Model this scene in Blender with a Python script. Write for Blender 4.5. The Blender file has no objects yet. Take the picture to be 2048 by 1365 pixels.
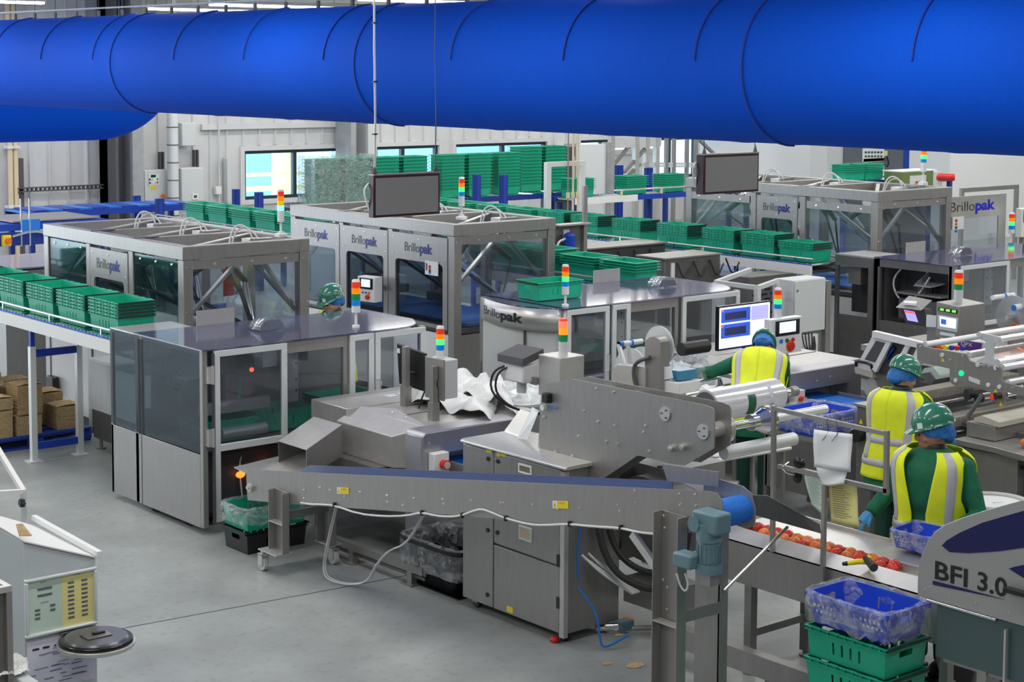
import bpy, bmesh, math, random
from mathutils import Vector, Matrix
random.seed(7)
S = bpy.context.scene
R = math.radians
PI = math.pi
# ------------------------------------------------------------------ camera
F_PX, YAW, PITCH, ROLL = 3465.54, R(50.185), R(5.0397), R(0.3045)
CXP, CYP, HC = 1024.0, 436.2, 4.0
_f = Vector((math.cos(YAW)*math.cos(PITCH), math.sin(YAW)*math.cos(PITCH), -math.sin(PITCH)))
_r = Vector((math.sin(YAW), -math.cos(YAW), 0))
_u = _r.cross(_f)
_r2 = _r*math.cos(ROLL)+_u*math.sin(ROLL)
_u2 = -_r*math.sin(ROLL)+_u*math.cos(ROLL)
CAMP = Vector((0, 0, HC))
cam = bpy.data.cameras.new('camera'); cam_o = bpy.data.objects.new('camera', cam)
S.collection.objects.link(cam_o)
cam.sensor_width = 36; cam.lens = F_PX/2048*36
cam.shift_y = (CYP-682.5)/2048
cam.clip_end = 300; cam.clip_start = .05
cam_o.matrix_world = Matrix(((_r2.x, _u2.x, -_f.x, 0), (_r2.y, _u2.y, -_f.y, 0), (_r2.z, _u2.z, -_f.z, HC), (0, 0, 0, 1)))
S.camera = cam_o
def ray(x, y): return _f + _r2*((x-CXP)/F_PX) - _u2*((y-CYP)/F_PX)
def PX(x, y, X):                    # where the sight line through a point of the photo meets the real plane x = X
    d = ray(x, y); return CAMP + d*(X/d.x)
def PY(x, y, Y):
    d = ray(x, y); return CAMP + d*(Y/d.y)
def PZ(x, y, z):
    d = ray(x, y); return CAMP + d*((z-HC)/d.z)
# ------------------------------------------------------------------ view, world, light
S.view_settings.view_transform = 'Standard'; S.view_settings.look = 'None'
S.view_settings.exposure = 0.20; S.view_settings.gamma = 1.0; S.view_settings.use_curve_mapping = False
try:
    S.cycles.max_bounces = 8; S.cycles.transparent_max_bounces = 24; S.cycles.glossy_bounces = 4
    S.cycles.diffuse_bounces = 3; S.cycles.use_denoising = True; S.cycles.sample_clamp_indirect = 4
except Exception: pass
W = bpy.data.worlds.new('world'); S.world = W; W.use_nodes = True
wb = W.node_tree.nodes['Background']; wb.inputs[0].default_value = (.80, .90, 1, 1); wb.inputs[1].default_value = 5.0
LIGHT_E = 54
CEIL = 6.6
lamps = []
def lamp(x, y, l=3.0, e=LIGHT_E):
    d = bpy.data.lights.new('tube_light', 'AREA'); d.shape = 'RECTANGLE'; d.size = .5; d.size_y = l
    d.energy = e; d.color = (1, .985, .95)
    return d
# ------------------------------------------------------------------ materials
MT = {}
def mat(name, col, rough=.5, metal=0, noise=0, nscale=6, stretch=(1, 1, 1), emit=None, estr=1, bump=0, spec=.5, coat=0, alpha=None, trans=0):
    m = bpy.data.materials.new(name); m.use_nodes = True; nt = m.node_tree; b = nt.nodes['Principled BSDF']
    c = (*col, 1)
    b.inputs['Base Color'].default_value = c; b.inputs['Roughness'].default_value = rough
    b.inputs['Metallic'].default_value = metal; b.inputs['Specular IOR Level'].default_value = spec
    b.inputs['Coat Weight'].default_value = coat
    if noise or bump:
        tc = nt.nodes.new('ShaderNodeTexCoord'); mp = nt.nodes.new('ShaderNodeMapping'); mp.inputs['Scale'].default_value = stretch
        nz = nt.nodes.new('ShaderNodeTexNoise'); nz.inputs['Scale'].default_value = nscale; nz.inputs['Detail'].default_value = 6
        nt.links.new(tc.outputs['Object'], mp.inputs[0]); nt.links.new(mp.outputs[0], nz.inputs['Vector'])
        if noise:
            rp = nt.nodes.new('ShaderNodeValToRGB'); e = rp.color_ramp.elements
            e[0].position = .3; e[1].position = .7
            e[0].color = (*[max(0, v*(1-noise)) for v in col], 1); e[1].color = (*[min(1, v*(1+noise)) for v in col], 1)
            nt.links.new(nz.outputs['Fac'], rp.inputs[0]); nt.links.new(rp.outputs[0], b.inputs['Base Color'])
        if bump:
            bp = nt.nodes.new('ShaderNodeBump'); bp.inputs['Strength'].default_value = bump; bp.inputs['Distance'].default_value = .01
            nt.links.new(nz.outputs['Fac'], bp.inputs['Height']); nt.links.new(bp.outputs[0], b.inputs['Normal'])
    if emit:
        b.inputs['Emission Color'].default_value = (*emit, 1); b.inputs['Emission Strength'].default_value = estr
    MT[name] = m; return m
def clearmat(name, tint, gloss=.12, rough=.08, haze=0, hcol=(.8, .85, .95), noise=False, fres=.35):
    m = bpy.data.materials.new(name); m.use_nodes = True; nt = m.node_tree; nt.nodes.clear()
    out = nt.nodes.new('ShaderNodeOutputMaterial'); tr = nt.nodes.new('ShaderNodeBsdfTransparent'); tr.inputs[0].default_value = (*tint, 1)
    gl = nt.nodes.new('ShaderNodeBsdfGlossy'); gl.inputs['Roughness'].default_value = rough
    df = nt.nodes.new('ShaderNodeBsdfDiffuse'); df.inputs[0].default_value = (*hcol, 1)
    m1 = nt.nodes.new('ShaderNodeMixShader'); m2 = nt.nodes.new('ShaderNodeMixShader')
    fr = nt.nodes.new('ShaderNodeLayerWeight'); fr.inputs[0].default_value = .35
    mu = nt.nodes.new('ShaderNodeMath'); mu.operation = 'MULTIPLY_ADD'; mu.inputs[1].default_value = fres; mu.inputs[2].default_value = gloss
    nt.links.new(fr.outputs['Fresnel'], mu.inputs[0])
    m1.inputs[0].default_value = haze
    if noise:
        tc = nt.nodes.new('ShaderNodeTexCoord'); nz = nt.nodes.new('ShaderNodeTexNoise'); nz.inputs['Scale'].default_value = 14; nz.inputs['Detail'].default_value = 4; nz.inputs['Distortion'].default_value = 1.5
        rp = nt.nodes.new('ShaderNodeMapRange'); rp.inputs[1].default_value = .42; rp.inputs[2].default_value = .7; rp.inputs[3].default_value = haze*.5; rp.inputs[4].default_value = min(1, haze*2.6)
        nt.links.new(tc.outputs['Object'], nz.inputs['Vector']); nt.links.new(nz.outputs['Fac'], rp.inputs[0]); nt.links.new(rp.outputs[0], m1.inputs[0])
        bp = nt.nodes.new('ShaderNodeBump'); bp.inputs['Strength'].default_value = .8; bp.inputs['Distance'].default_value = .02
        nt.links.new(nz.outputs['Fac'], bp.inputs['Height']); nt.links.new(bp.outputs[0], gl.inputs['Normal']); nt.links.new(bp.outputs[0], df.inputs['Normal'])
    nt.links.new(tr.outputs[0], m1.inputs[1]); nt.links.new(df.outputs[0], m1.inputs[2])
    nt.links.new(mu.outputs[0], m2.inputs[0]); nt.links.new(m1.outputs[0], m2.inputs[1]); nt.links.new(gl.outputs[0], m2.inputs[2])
    nt.links.new(m2.outputs[0], out.inputs[0])
    MT[name] = m; return m
mat('green_black', (.004, .035, .025), .5)
mat('steel', (.345, .335, .32), .43, .62, noise=.05, nscale=30, stretch=(1, 1, .15))
mat('steel_bright', (.60, .59, .57), .33, .6, noise=.04, nscale=12)
mat('steel_dark', (.19, .185, .18), .45, .55, noise=.10, nscale=9)
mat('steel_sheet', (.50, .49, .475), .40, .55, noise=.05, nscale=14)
mat('steel_brown', (.27, .235, .21), .45, .6, noise=.2, nscale=3)
mat('bolt', (.8, .8, .8), .25, .9)
mat('chrome', (.85, .85, .86), .16, 1)
mat('alu', (.74, .77, .77), .45, .35)
mat('white_paint', (.78, .79, .79), .5)
mat('cab_grey', (.62, .645, .65), .5)
mat('rail_white', (.84, .84, .83), .5)
mat('cream', (.75, .62, .42), .6)
mat('black', (.012, .012, .013), .45)
mat('black_gloss', (.01, .01, .012), .2)
mat('dark', (.045, .045, .05), .6)
mat('charcoal', (.09, .09, .10), .6)
mat('blue', (.005, .05, .42), .45)
mat('blue_deep', (.006, .03, .25), .45)
mat('blue_belt', (.01, .16, .62), .55, noise=.12, nscale=60)
mat('belt_navy', (.05, .08, .20), .5)
mat('blue_crate', (.015, .07, .62), .4)
mat('blue_panel', (.02, .22, .75), .35)
mat('navy', (.008, .010, .09), .3)
mat('green', (.006, .42, .25), .42, noise=.10, nscale=9)
mat('green_dark', (.004, .10, .065), .5)
mat('green_old', (.14, .20, .07), .5)
mat('helmet', (.035, .20, .13), .22, coat=.6)
mat('helmet_front', (.035, .20, .13), .2, coat=.6)
mat('jacket', (.006, .13, .065), .85, noise=.2, nscale=12, bump=.25)
mat('trouser', (.008, .05, .035), .9)
mat('vest', (.82, .92, .02), .7, noise=.08, nscale=8, bump=.2)
mat('reflective', (.50, .50, .54), .4)
mat('skin', (.50, .25, .17), .55)
mat('skin_pale', (.62, .36, .27), .55)
mat('hairnet', (.02, .17, .50), .6, noise=.3, nscale=25, bump=.5)
mat('glove', (.04, .30, .62), .5)
mat('red', (.65, .02, .015), .4)
mat('orange', (.85, .16, .01), .45)
mat('yellow', (.85, .70, .02), .5)
mat('yellow_pale', (.80, .74, .30), .6)
mat('mint', (.56, .70, .60), .6)
mat('paper', (.80, .82, .84), .7)
mat('paper_print', (.62, .63, .66), .7)
mat('lilac_paper', (.66, .66, .78), .6)
mat('fibre', (.50, .36, .19), .9, noise=.18, nscale=30, bump=.8)
mat('pallet', (.01, .05, .36), .6, noise=.3, nscale=20)
mat('motor', (.13, .23, .27), .45)
mat('apple_red', (.60, .03, .015), .3, noise=.5, nscale=14)
mat('apple_orange', (.80, .20, .03), .3, noise=.35, nscale=14)
mat('purple', (.10, .03, .22), .5)
mat('grey_screen', (.08, .08, .08), .6, emit=(.10, .10, .10), estr=.55)
mat('bezel', (.035, .012, .015), .35)
mat('rubber', (.03, .03, .03), .7)
mat('rubber_grey', (.55, .55, .54), .5)
mat('hose', (.70, .71, .70), .4)
mat('hose_blue', (.01, .18, .62), .4)
mat('film_roll', (.82, .83, .84), .2, .35, noise=.08, nscale=3, stretch=(1, 8, 8))
mat('bag_white', (.80, .81, .80), .35, bump=.4, nscale=8)
mat('seal_green', (.01, .12, .05), .5)
mat('bristle', (.42, .40, .34), .9)
# signal lenses and screens give off light
mat('sig_red', (.6, .03, .01), .3, emit=(.9, .05, .01), estr=.35)
mat('sig_red_on', (.9, .2, .1), .3, emit=(1, .10, .05), estr=1.5)
mat('sig_orange', (.8, .2, .0), .3, emit=(1, .25, .0), estr=.5)
mat('sig_orange_on', (.8, .3, .05), .3, emit=(1, .17, .0), estr=1.1)
mat('sig_yellow', (.8, .6, .0), .3, emit=(.9, .6, .0), estr=.3)
mat('sig_green', (.01, .2, .06), .3, emit=(.0, .3, .08), estr=.2)
mat('sig_green_on', (.2, 1, .5), .3, emit=(.0, 1, .05), estr=1.5)
mat('sig_cyan_on', (.2, .9, 1), .3, emit=(.10, .75, 1), estr=2.6)
mat('sig_blue', (.0, .25, .6), .3, emit=(.0, .12, .6), estr=.25)
mat('lamp_green', (.0, .9, .3), .3, emit=(.0, 1, .2), estr=1.6)
mat('lamp_orange', (1, .25, .02), .4, emit=(1, .25, .02), estr=1.5)
mat('scr_blue', (.02, .05, .3), .3, emit=(.03, .08, .5), estr=1)
mat('scr_lilac', (.4, .4, .9), .3, emit=(.30, .28, .85), estr=1)
mat('scr_white', (.8, .85, 1), .3, emit=(.58, .68, 1), estr=.9)
mat('scr_mint', (.6, .9, .8), .3, emit=(.55, .85, .75), estr=1)
mat('scr_dark', (.01, .015, .05), .3, emit=(.01, .015, .06), estr=1)
mat('scr_red', (.8, .1, .1), .3, emit=(.9, .12, .10), estr=1)
mat('scr_green', (.1, .9, .1), .3, emit=(.15, 1, .05), estr=2)
mat('tube_glow', (1, 1, 1), .5, emit=(1, .97, .92), estr=6)
clearmat('glass', (.90, .94, .96), .05, .05)
clearmat('pane', (.84, .87, .90), .03, .06, haze=.02)
clearmat('pane_tint', (.42, .48, .52), .02, .05, haze=.003, hcol=(.3, .33, .5), fres=.28)
clearmat('pane_green', (.42, .56, .56), .04, .06, haze=.02, hcol=(.3, .4, .45))
clearmat('lid', (.52, .54, .72), .34, .07, haze=.22, hcol=(.34, .36, .62))
clearmat('acrylic', (.86, .88, .92), .30, .05, haze=.12)
clearmat('film', (.93, .95, .98), .05, .2, haze=.13, fres=.25, hcol=(.9, .93, .97), noise=True)
clearmat('wrap', (.80, .88, .84), .16, .15, haze=.22, hcol=(.55, .62, .66), noise=True)
clearmat('window_glass', (.88, .95, 1.0), .04, .03)
# ------------------------------------------------------------------ mesh collector
class MB:
    def __init__(s, M=None): s.v = []; s.f = []; s.M = M
    def add(s, vs, fs):
        n = len(s.v)
        s.v += [tuple(s.M @ Vector(v)) if s.M else tuple(v) for v in vs]; s.f += [tuple(i+n for i in f) for f in fs]; return s
    def box(s, x0, x1, y0, y1, z0, z1):
        if x0 > x1: x0, x1 = x1, x0
        if y0 > y1: y0, y1 = y1, y0
        if z0 > z1: z0, z1 = z1, z0
        return s.add([(x0, y0, z0), (x1, y0, z0), (x1, y1, z0), (x0, y1, z0), (x0, y0, z1), (x1, y0, z1), (x1, y1, z1), (x0, y1, z1)],
                     [(0, 3, 2, 1), (4, 5, 6, 7), (0, 1, 5, 4), (1, 2, 6, 5), (2, 3, 7, 6), (3, 0, 4, 7)])
    def cbox(s, c, d): return s.box(c[0]-d[0]/2, c[0]+d[0]/2, c[1]-d[1]/2, c[1]+d[1]/2, c[2]-d[2]/2, c[2]+d[2]/2)
    def bar(s, p, q, w, h=None, up=(0, 0, 1)):
        h = h or w; p = Vector(p); q = Vector(q); d = (q-p).normalized(); up = Vector(up)
        if abs(d.dot(up)) > .99: up = Vector((1, 0, 0))
        a = d.cross(up).normalized()*w/2; b = a.cross(d).normalized()*h/2
        return s.add([p-a-b, p+a-b, p+a+b, p-a+b, q-a-b, q+a-b, q+a+b, q-a+b],
                     [(0, 1, 2, 3), (7, 6, 5, 4), (0, 4, 5, 1), (1, 5, 6, 2), (2, 6, 7, 3), (3, 7, 4, 0)])
    def tube(s, pts, r, n=8, cap=True, smooth=0):
        pts = [Vector(p) for p in pts]
        for _ in range(smooth):
            o = [pts[0]]
            for a, b in zip(pts, pts[1:]): o += [a*.75+b*.25, a*.25+b*.75]
            pts = o+[pts[-1]]
        rr = r if isinstance(r, (list, tuple)) else [r]*len(pts)
        t0 = (pts[1]-pts[0]).normalized(); ref = Vector((0, 0, 1)) if abs(t0.z) < .9 else Vector((1, 0, 0))
        a = t0.cross(ref).normalized(); vs = []
        for i, p in enumerate(pts):
            t = (pts[min(i+1, len(pts)-1)]-pts[max(i-1, 0)]).normalized()
            a = (a - t*a.dot(t)); a = a.normalized() if a.length > 1e-6 else t.orthogonal().normalized()
            b = t.cross(a)
            for k in range(n):
                an = 2*PI*k/n; vs.append(p+(a*math.cos(an)+b*math.sin(an))*rr[i])
        fs = [(i*n+k, i*n+(k+1) % n, (i+1)*n+(k+1) % n, (i+1)*n+k) for i in range(len(pts)-1) for k in range(n)]
        if cap: fs += [tuple(range(n-1, -1, -1)), tuple((len(pts)-1)*n+k for k in range(n))]
        return s.add(vs, fs)
    def cyl(s, p, q, r, r2=None, n=16, cap=True):
        r2 = r if r2 is None else r2
        p = Vector(p); q = Vector(q); d = (q-p).normalized(); a = d.orthogonal().normalized(); b = d.cross(a)
        vs = [p+(a*math.cos(2*PI*k/n)+b*math.sin(2*PI*k/n))*r for k in range(n)]+[q+(a*math.cos(2*PI*k/n)+b*math.sin(2*PI*k/n))*r2 for k in range(n)]
        fs = [(k, (k+1) % n, n+(k+1) % n, n+k) for k in range(n)]
        if cap: fs += [tuple(range(n-1, -1, -1)), tuple(n+k for k in range(n))]
        return s.add(vs, fs)
    def prism(s, pts, ax, a0, a1):
        def P(u, v, a): return {'x': (a, u, v), 'y': (u, a, v), 'z': (u, v, a)}[ax]
        n = len(pts); vs = [P(u, v, a0) for u, v in pts]+[P(u, v, a1) for u, v in pts]
        return s.add(vs, [tuple(range(n)), tuple(range(2*n-1, n-1, -1))]+[(i, n+i, n+(i+1) % n, (i+1) % n) for i in range(n)])
    def poly(s, pts, off):              # flat outline in space given thickness along off
        n = len(pts); o = Vector(off); pts = [Vector(p) for p in pts]
        return s.add(pts+[p+o for p in pts], [tuple(range(n)), tuple(range(2*n-1, n-1, -1))]+[(i, n+i, n+(i+1) % n, (i+1) % n) for i in range(n)])
    def ell(s, c, r, nu=16, nv=10, v0=-90, v1=90):
        vs = []; fs = []
        for j in range(nv+1):
            t = R(v0+(v1-v0)*j/nv)
            for i in range(nu):
                a = 2*PI*i/nu; vs.append((c[0]+r[0]*math.cos(t)*math.cos(a), c[1]+r[1]*math.cos(t)*math.sin(a), c[2]+r[2]*math.sin(t)))
        fs = [(j*nu+i, j*nu+(i+1) % nu, (j+1)*nu+(i+1) % nu, (j+1)*nu+i) for j in range(nv) for i in range(nu)]
        return s.add(vs, fs)
    def loft(s, rings, closed=True, caps=True):
        n = len(rings[0]); vs = [p for r in rings for p in r]; m = n if closed else n-1
        fs = [(j*n+i, j*n+(i+1) % n, (j+1)*n+(i+1) % n, (j+1)*n+i) for j in range(len(rings)-1) for i in range(m)]
        if caps and closed: fs += [tuple(range(n-1, -1, -1)), tuple((len(rings)-1)*n+k for k in range(n))]
        return s.add(vs, fs)
    def frame(s, ax, a, b, u0, u1, v0, v1, w, wb=None, wt=None):   # four bars round an opening; ax 'x' => u=y v=z
        wb = w if wb is None else wb; wt = w if wt is None else wt
        for (p0, p1, q0, q1) in ((u0, u1, v0, v0+wb), (u0, u1, v1-wt, v1), (u0, u0+w, v0+wb, v1-wt), (u1-w, u1, v0+wb, v1-wt)):
            if ax == 'x': s.box(a, b, p0, p1, q0, q1)
            elif ax == 'y': s.box(p0, p1, a, b, q0, q1)
            else: s.box(p0, p1, q0, q1, a, b)
        return s
    def text(s, body, origin, xd, up, size, width=None, depth=.002, fat=0, align='LEFT'):
        c = bpy.data.curves.new('t', 'FONT'); c.body = body; c.size = size; c.offset = fat; c.align_x = align; c.resolution_u = 3
        o = bpy.data.objects.new('t', c); S.collection.objects.link(o)
        dg = bpy.context.evaluated_depsgraph_get(); me = bpy.data.meshes.new_from_object(o.evaluated_get(dg))
        X = Vector(xd); Z = Vector(up); N = X.cross(Z); O = Vector(origin)
        xs = [v.co.x for v in me.vertices] or [0]; k = 1
        if width: k = width/max(1e-6, max(xs)-min(xs))
        x0 = min(xs) if width else 0
        vs = [O+X*((v.co.x-x0)*k)+Z*v.co.y+N*depth for v in me.vertices]
        s.add(vs, [tuple(p.vertices) for p in me.polygons])
        bpy.data.objects.remove(o); bpy.data.curves.remove(c); bpy.data.meshes.remove(me); return s
    def build(s, name, m, parent=None, bev=0, sharp=38, solid=0, sub=0, remesh=0, smooth=0):
        me = bpy.data.meshes.new(name)
        off = Vector((0, 0, 0))
        q = parent
        while q is not None: off += q.location; q = q.parent
        me.from_pydata([tuple(Vector(v)-off) for v in s.v], [], s.f); me.update()
        me.materials.append(MT[m] if isinstance(m, str) else m)
        bm = bmesh.new(); bm.from_mesh(me); bmesh.ops.recalc_face_normals(bm, faces=bm.faces); bm.to_mesh(me); bm.free()
        o = bpy.data.objects.new(name, me); S.collection.objects.link(o)
        if parent is not None: o.parent = parent
        if remesh or smooth or (solid and remesh):
            if remesh:
                d = o.modifiers.new('r', 'REMESH'); d.mode = 'VOXEL'; d.voxel_size = remesh
            if smooth:
                d = o.modifiers.new('s', 'SMOOTH'); d.factor = .6; d.iterations = smooth
            dg = bpy.context.evaluated_depsgraph_get(); dg.update()
            m2 = bpy.data.meshes.new_from_object(o.evaluated_get(dg)); o.modifiers.clear(); o.data = m2; me = m2
            if not me.materials: me.materials.append(MT[m] if isinstance(m, str) else m)
        me.shade_smooth()
        me.set_sharp_from_angle(angle=R(sharp))
        if solid: d = o.modifiers.new('s', 'SOLIDIFY'); d.thickness = solid; d.offset = 0
        if bev: d = o.modifiers.new('b', 'BEVEL'); d.width = bev; d.segments = 2; d.limit_method = 'ANGLE'; d.angle_limit = R(40)
        if sub: d = o.modifiers.new('u', 'SUBSURF'); d.levels = d.render_levels = sub
        return o
def root(name, label, cat, loc=(0, 0, 0), group=None):
    o = bpy.data.objects.new(name, None); S.collection.objects.link(o); o.location = loc; o.empty_display_size = .1
    o['label'] = label; o['category'] = cat
    if group: o['group'] = group
    return o
def tag(o, label, cat, group=None, kind=None):
    o['label'] = label; o['category'] = cat
    if group: o['group'] = group
    if kind: o['kind'] = kind
    return o
def struct(o, label=None):
    o['kind'] = 'structure'
    if label: o['label'] = label
    return o
def copy_thing(o, loc, rz=0, label=None, group=None, cat=None):
    c = o.copy(); S.collection.objects.link(c); c.location = loc; c.rotation_euler = (0, 0, rz)
    if label: c['label'] = label
    if group: c['group'] = group
    for ch in o.children:
        d = ch.copy(); S.collection.objects.link(d); d.parent = c
        for g in ch.children:
            e = g.copy(); S.collection.objects.link(e); e.parent = d
    return c
ORD = ['top', 'second', 'third', 'fourth', 'fifth', 'sixth', 'seventh', 'eighth', 'ninth', 'tenth', 'eleventh', 'twelfth', 'thirteenth', 'fourteenth', 'fifteenth', 'sixteenth']
NTH = ['first']+ORD[1:]
LX = (0, -1, 0)     # reading direction on a face that looks towards -x
RX = (1, 0, 0)      # reading direction on a face that looks towards -y
UP = (0, 0, 1)
def brillopak(parent, p, xd, width, h, two=True, lastmat='navy_text'):
    xd = Vector(xd); p = Vector(p)
    MB().text('Brillo', p, xd, UP, h*1.28, width=width*.53, fat=-.0015*h/.12).build('brand_lettering', 'black', parent)
    MB().text('pak', p+xd*width*.55, xd, UP, h*1.28, width=width*.45, fat=.006*h/.12).build('brand_lettering', 'blue_text' if two else 'black', parent)
mat('blue_text', (.005, .012, .22), .4)
def bolts(parent, pts, xd, r=.012, t=.008, name='bolt', m='bolt'):
    mb = MB(); N = Vector(xd)
    if len(pts) <= 4:
        for p in pts: p = Vector(p); o = MB().cyl(p, p+N*t, r, r*.7, n=8).build('bolt', m, parent)
        return o
    for p in pts: p = Vector(p); mb.cyl(p, p+N*t, r, r*.7, n=8)
    return mb.build(name, m, parent)
# ================================================================== THE SETTING
YW = 32.0; CEIL = 5.35
# floor
m = mat('floor_resin', (.40, .425, .42), .42, spec=.5)
nt = m.node_tree; b = nt.nodes['Principled BSDF']
tc = nt.nodes.new('ShaderNodeTexCoord')
n1 = nt.nodes.new('ShaderNodeTexNoise'); n1.inputs['Scale'].default_value = .9; n1.inputs['Detail'].default_value = 8; n1.inputs['Roughness'].default_value = .6
n2 = nt.nodes.new('ShaderNodeTexNoise'); n2.inputs['Scale'].default_value = 14; n2.inputs['Detail'].default_value = 5
nt.links.new(tc.outputs['Object'], n1.inputs['Vector']); nt.links.new(tc.outputs['Object'], n2.inputs['Vector'])
r1 = nt.nodes.new('ShaderNodeValToRGB'); e = r1.color_ramp.elements
e[0].position = .3; e[0].color = (.24, .255, .25, 1); e[1].position = .62; e[1].color = (.37, .395, .395, 1)
nt.links.new(n1.outputs['Fac'], r1.inputs[0])
r2 = nt.nodes.new('ShaderNodeValToRGB'); e = r2.color_ramp.elements
e[0].position = .30; e[0].color = (.72, .72, .70, 1); e[1].position = .45; e[1].color = (1, 1, 1, 1)
nt.links.new(n2.outputs['Fac'], r2.inputs[0])
mx = nt.nodes.new('ShaderNodeMix'); mx.data_type = 'RGBA'; mx.blend_type = 'MULTIPLY'; mx.inputs[0].default_value = .6
nt.links.new(r1.outputs[0], mx.inputs[6]); nt.links.new(r2.outputs[0], mx.inputs[7]); nt.links.new(mx.outputs[2], b.inputs['Base Color'])
struct(MB().box(-6, 55, -6, YW+.3, -.2, 0).build('floor', 'floor_resin'))
mj = MB()
a = PZ(190, 1268, 0); c = PZ(850, 1145, 0)
mj.bar((a.x-2, a.y+ -(c.y-a.y)/(c.x-a.x)*2, .0008), (c.x+1.2, c.y+(c.y-a.y)/(c.x-a.x)*1.2, .0008), .012, .0016)
o = mj.build('floor_joint', 'charcoal'); struct(o)
# ceiling
mat('ceiling_white', (.86, .86, .85), .7); mat('wall_panel', (.66, .665, .67), .6, noise=.05, nscale=2)
mat('wall_white', (.80, .82, .83), .6); mat('wall_dim', (.22, .23, .24), .7)  # wall_dim: unseen walls coloured dark to cut light bounced onto side faces
mb = MB().box(-6, 55, -6, YW+.3, CEIL, CEIL+.15)
for k in range(0, 38): mb.box(-6, 55, k-.05, k+.05, CEIL-.05, CEIL)
struct(mb.build('ceiling', 'ceiling_white'))
# purlins / ceiling trim
# back wall with its windows
wins = [(487, 700, 591), (751, 876, 807), (909, 1092, 1007), (1158, 1262, 1205), (1290, 1392, 1340), (1509, 1621, 1537)]
zw0, zw1 = 1.10, 2.15
wx = [(PY(a, 345, YW).x, PY(b, 345, YW).x, PY(c, 345, YW).x) for a, b, c in wins]
mb = MB(); x0 = 8.0; XR = 55.
mb.box(x0, XR, YW, YW+.2, 0, zw0); mb.box(x0, XR, YW, YW+.2, zw1, CEIL)
q = x0
for (a, b, c) in wx: mb.box(q, a, YW, YW+.2, zw0, zw1); q = b
mb.box(q, XR, YW, YW+.2, zw0, zw1)
k = x0
while k < 50:
    inw = any(a-.08 < k < b+.08 for a, b, c in wx)
    prof = [(k-.035, YW), (k-.015, YW-.045), (k+.015, YW-.045), (k+.035, YW)]
    if inw:
        mb.prism(prof, 'z', zw1+.12, CEIL); mb.prism(prof, 'z', 0, zw0-.12)
    else: mb.prism(prof, 'z', 0, CEIL)
    k += .40
for (a, b, c) in wx:                      # reveals round the openings
    mb.frame('y', YW-.06, YW, a-.10, b+.10, zw0-.10, zw1+.10, .10)
mb.box(PY(400, 262, YW).x, PY(700, 262, YW).x, YW-.10, YW, 2.62, 2.74)
struct(mb.build('wall_back', 'wall_panel'))
for i, (a, b, c) in enumerate(wx):
    fr = MB().frame('y', YW+.02, YW+.12, a, b, zw0, zw1, .07)
    fr.box(c-.045, c+.045, YW+.02, YW+.12, zw0+.07, zw1-.07)
    o = struct(fr.build(f'window_{i+1}', 'black_frame' if 'black_frame' in MT else mat('black_frame', (.01, .035, .05), .4)))
    MB().box(a+.07, c-.045, YW+.06, YW+.07, zw0+.07, zw1-.07).build('pane', 'window_glass', o)
    MB().box(c+.045, b-.07, YW+.06, YW+.07, zw0+.07, zw1-.07).build('pane', 'window_glass', o)
# what stands outside: pale yard, blue cladding of the next building, yellow guard rails
struct(MB().box(0, 80, YW+.3, 70, -.3, -.05).build('ground', mat('yard', (.55, .57, .60), .8)))
o = tag(MB().box(PY(430, 340, 40).x, PY(543, 340, 40).x, 40, 46, -.05, 3.6).build('neighbouring_building', mat('clad_blue', (.26, .48, .62), .6)), 'pale blue clad building outside the leftmost window', 'building')
o = tag(MB().box(PY(905, 340, 38).x, PY(1140, 340, 38).x, 38, 44, -.05, 3.8).build('neighbouring_building', 'clad_blue'), 'pale blue clad building outside the window above the green crate stacks', 'building')
o = tag(MB().box(PY(820, 340, 48).x, PY(872, 340, 48).x, 48, 50, -.05, 3.6).build('neighbouring_building', 'clad_blue'), 'pale blue clad building outside the second window from the left', 'building')
g = root('yellow_guard_rail', 'yellow steel gantry with rails outside the leftmost window', 'guard rail', (PY(577, 390, 37).x, 37, -.05))
X1 = PY(577, 340, 37).x
MB().box(X1-.13, X1+.13, 36.9, 37.1, -.05, 4.0).build('post', 'yellow_pale', g)
MB().box(X1-1.6, X1+2.8, 36.95, 37.05, .85, .97).build('rail', 'yellow_pale', g)
MB().box(X1-1.6, X1+2.8, 36.95, 37.05, 1.22, 1.30).build('rail', 'yellow_pale', g)
for dx in (-1.5, 2.7): MB().box(X1+dx-.05, X1+dx+.05, 36.95, 37.05, -.05, 1.3).build('post', 'yellow_pale', g)
# white cold-room box at the right, far end wall
YR = 24.0
xa = PY(1900, 340, YR).x
o = struct(MB().box(xa, 55, YR, YR+.15, 0, CEIL).box(xa, xa+.15, YR+.15, YW, 0, CEIL).box(PY(2009, 340, YR).x-.015, PY(2009, 340, YR).x+.015, YR-.004, YR, 0, CEIL).build('wall_cold_room', 'wall_white'))
struct(MB().box(50, 50.2, -6, YR, 0, CEIL).build('wall_right', 'wall_dim'))
# wall behind / left of camera view so that the hall is closed there
struct(MB().box(-6.2, -6, -6, YW, 0, CEIL).build('wall_left', 'wall_dim'))
struct(MB().box(-6, 55, -6.2, -6, 0, CEIL).build('wall_front', 'wall_dim'))
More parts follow.
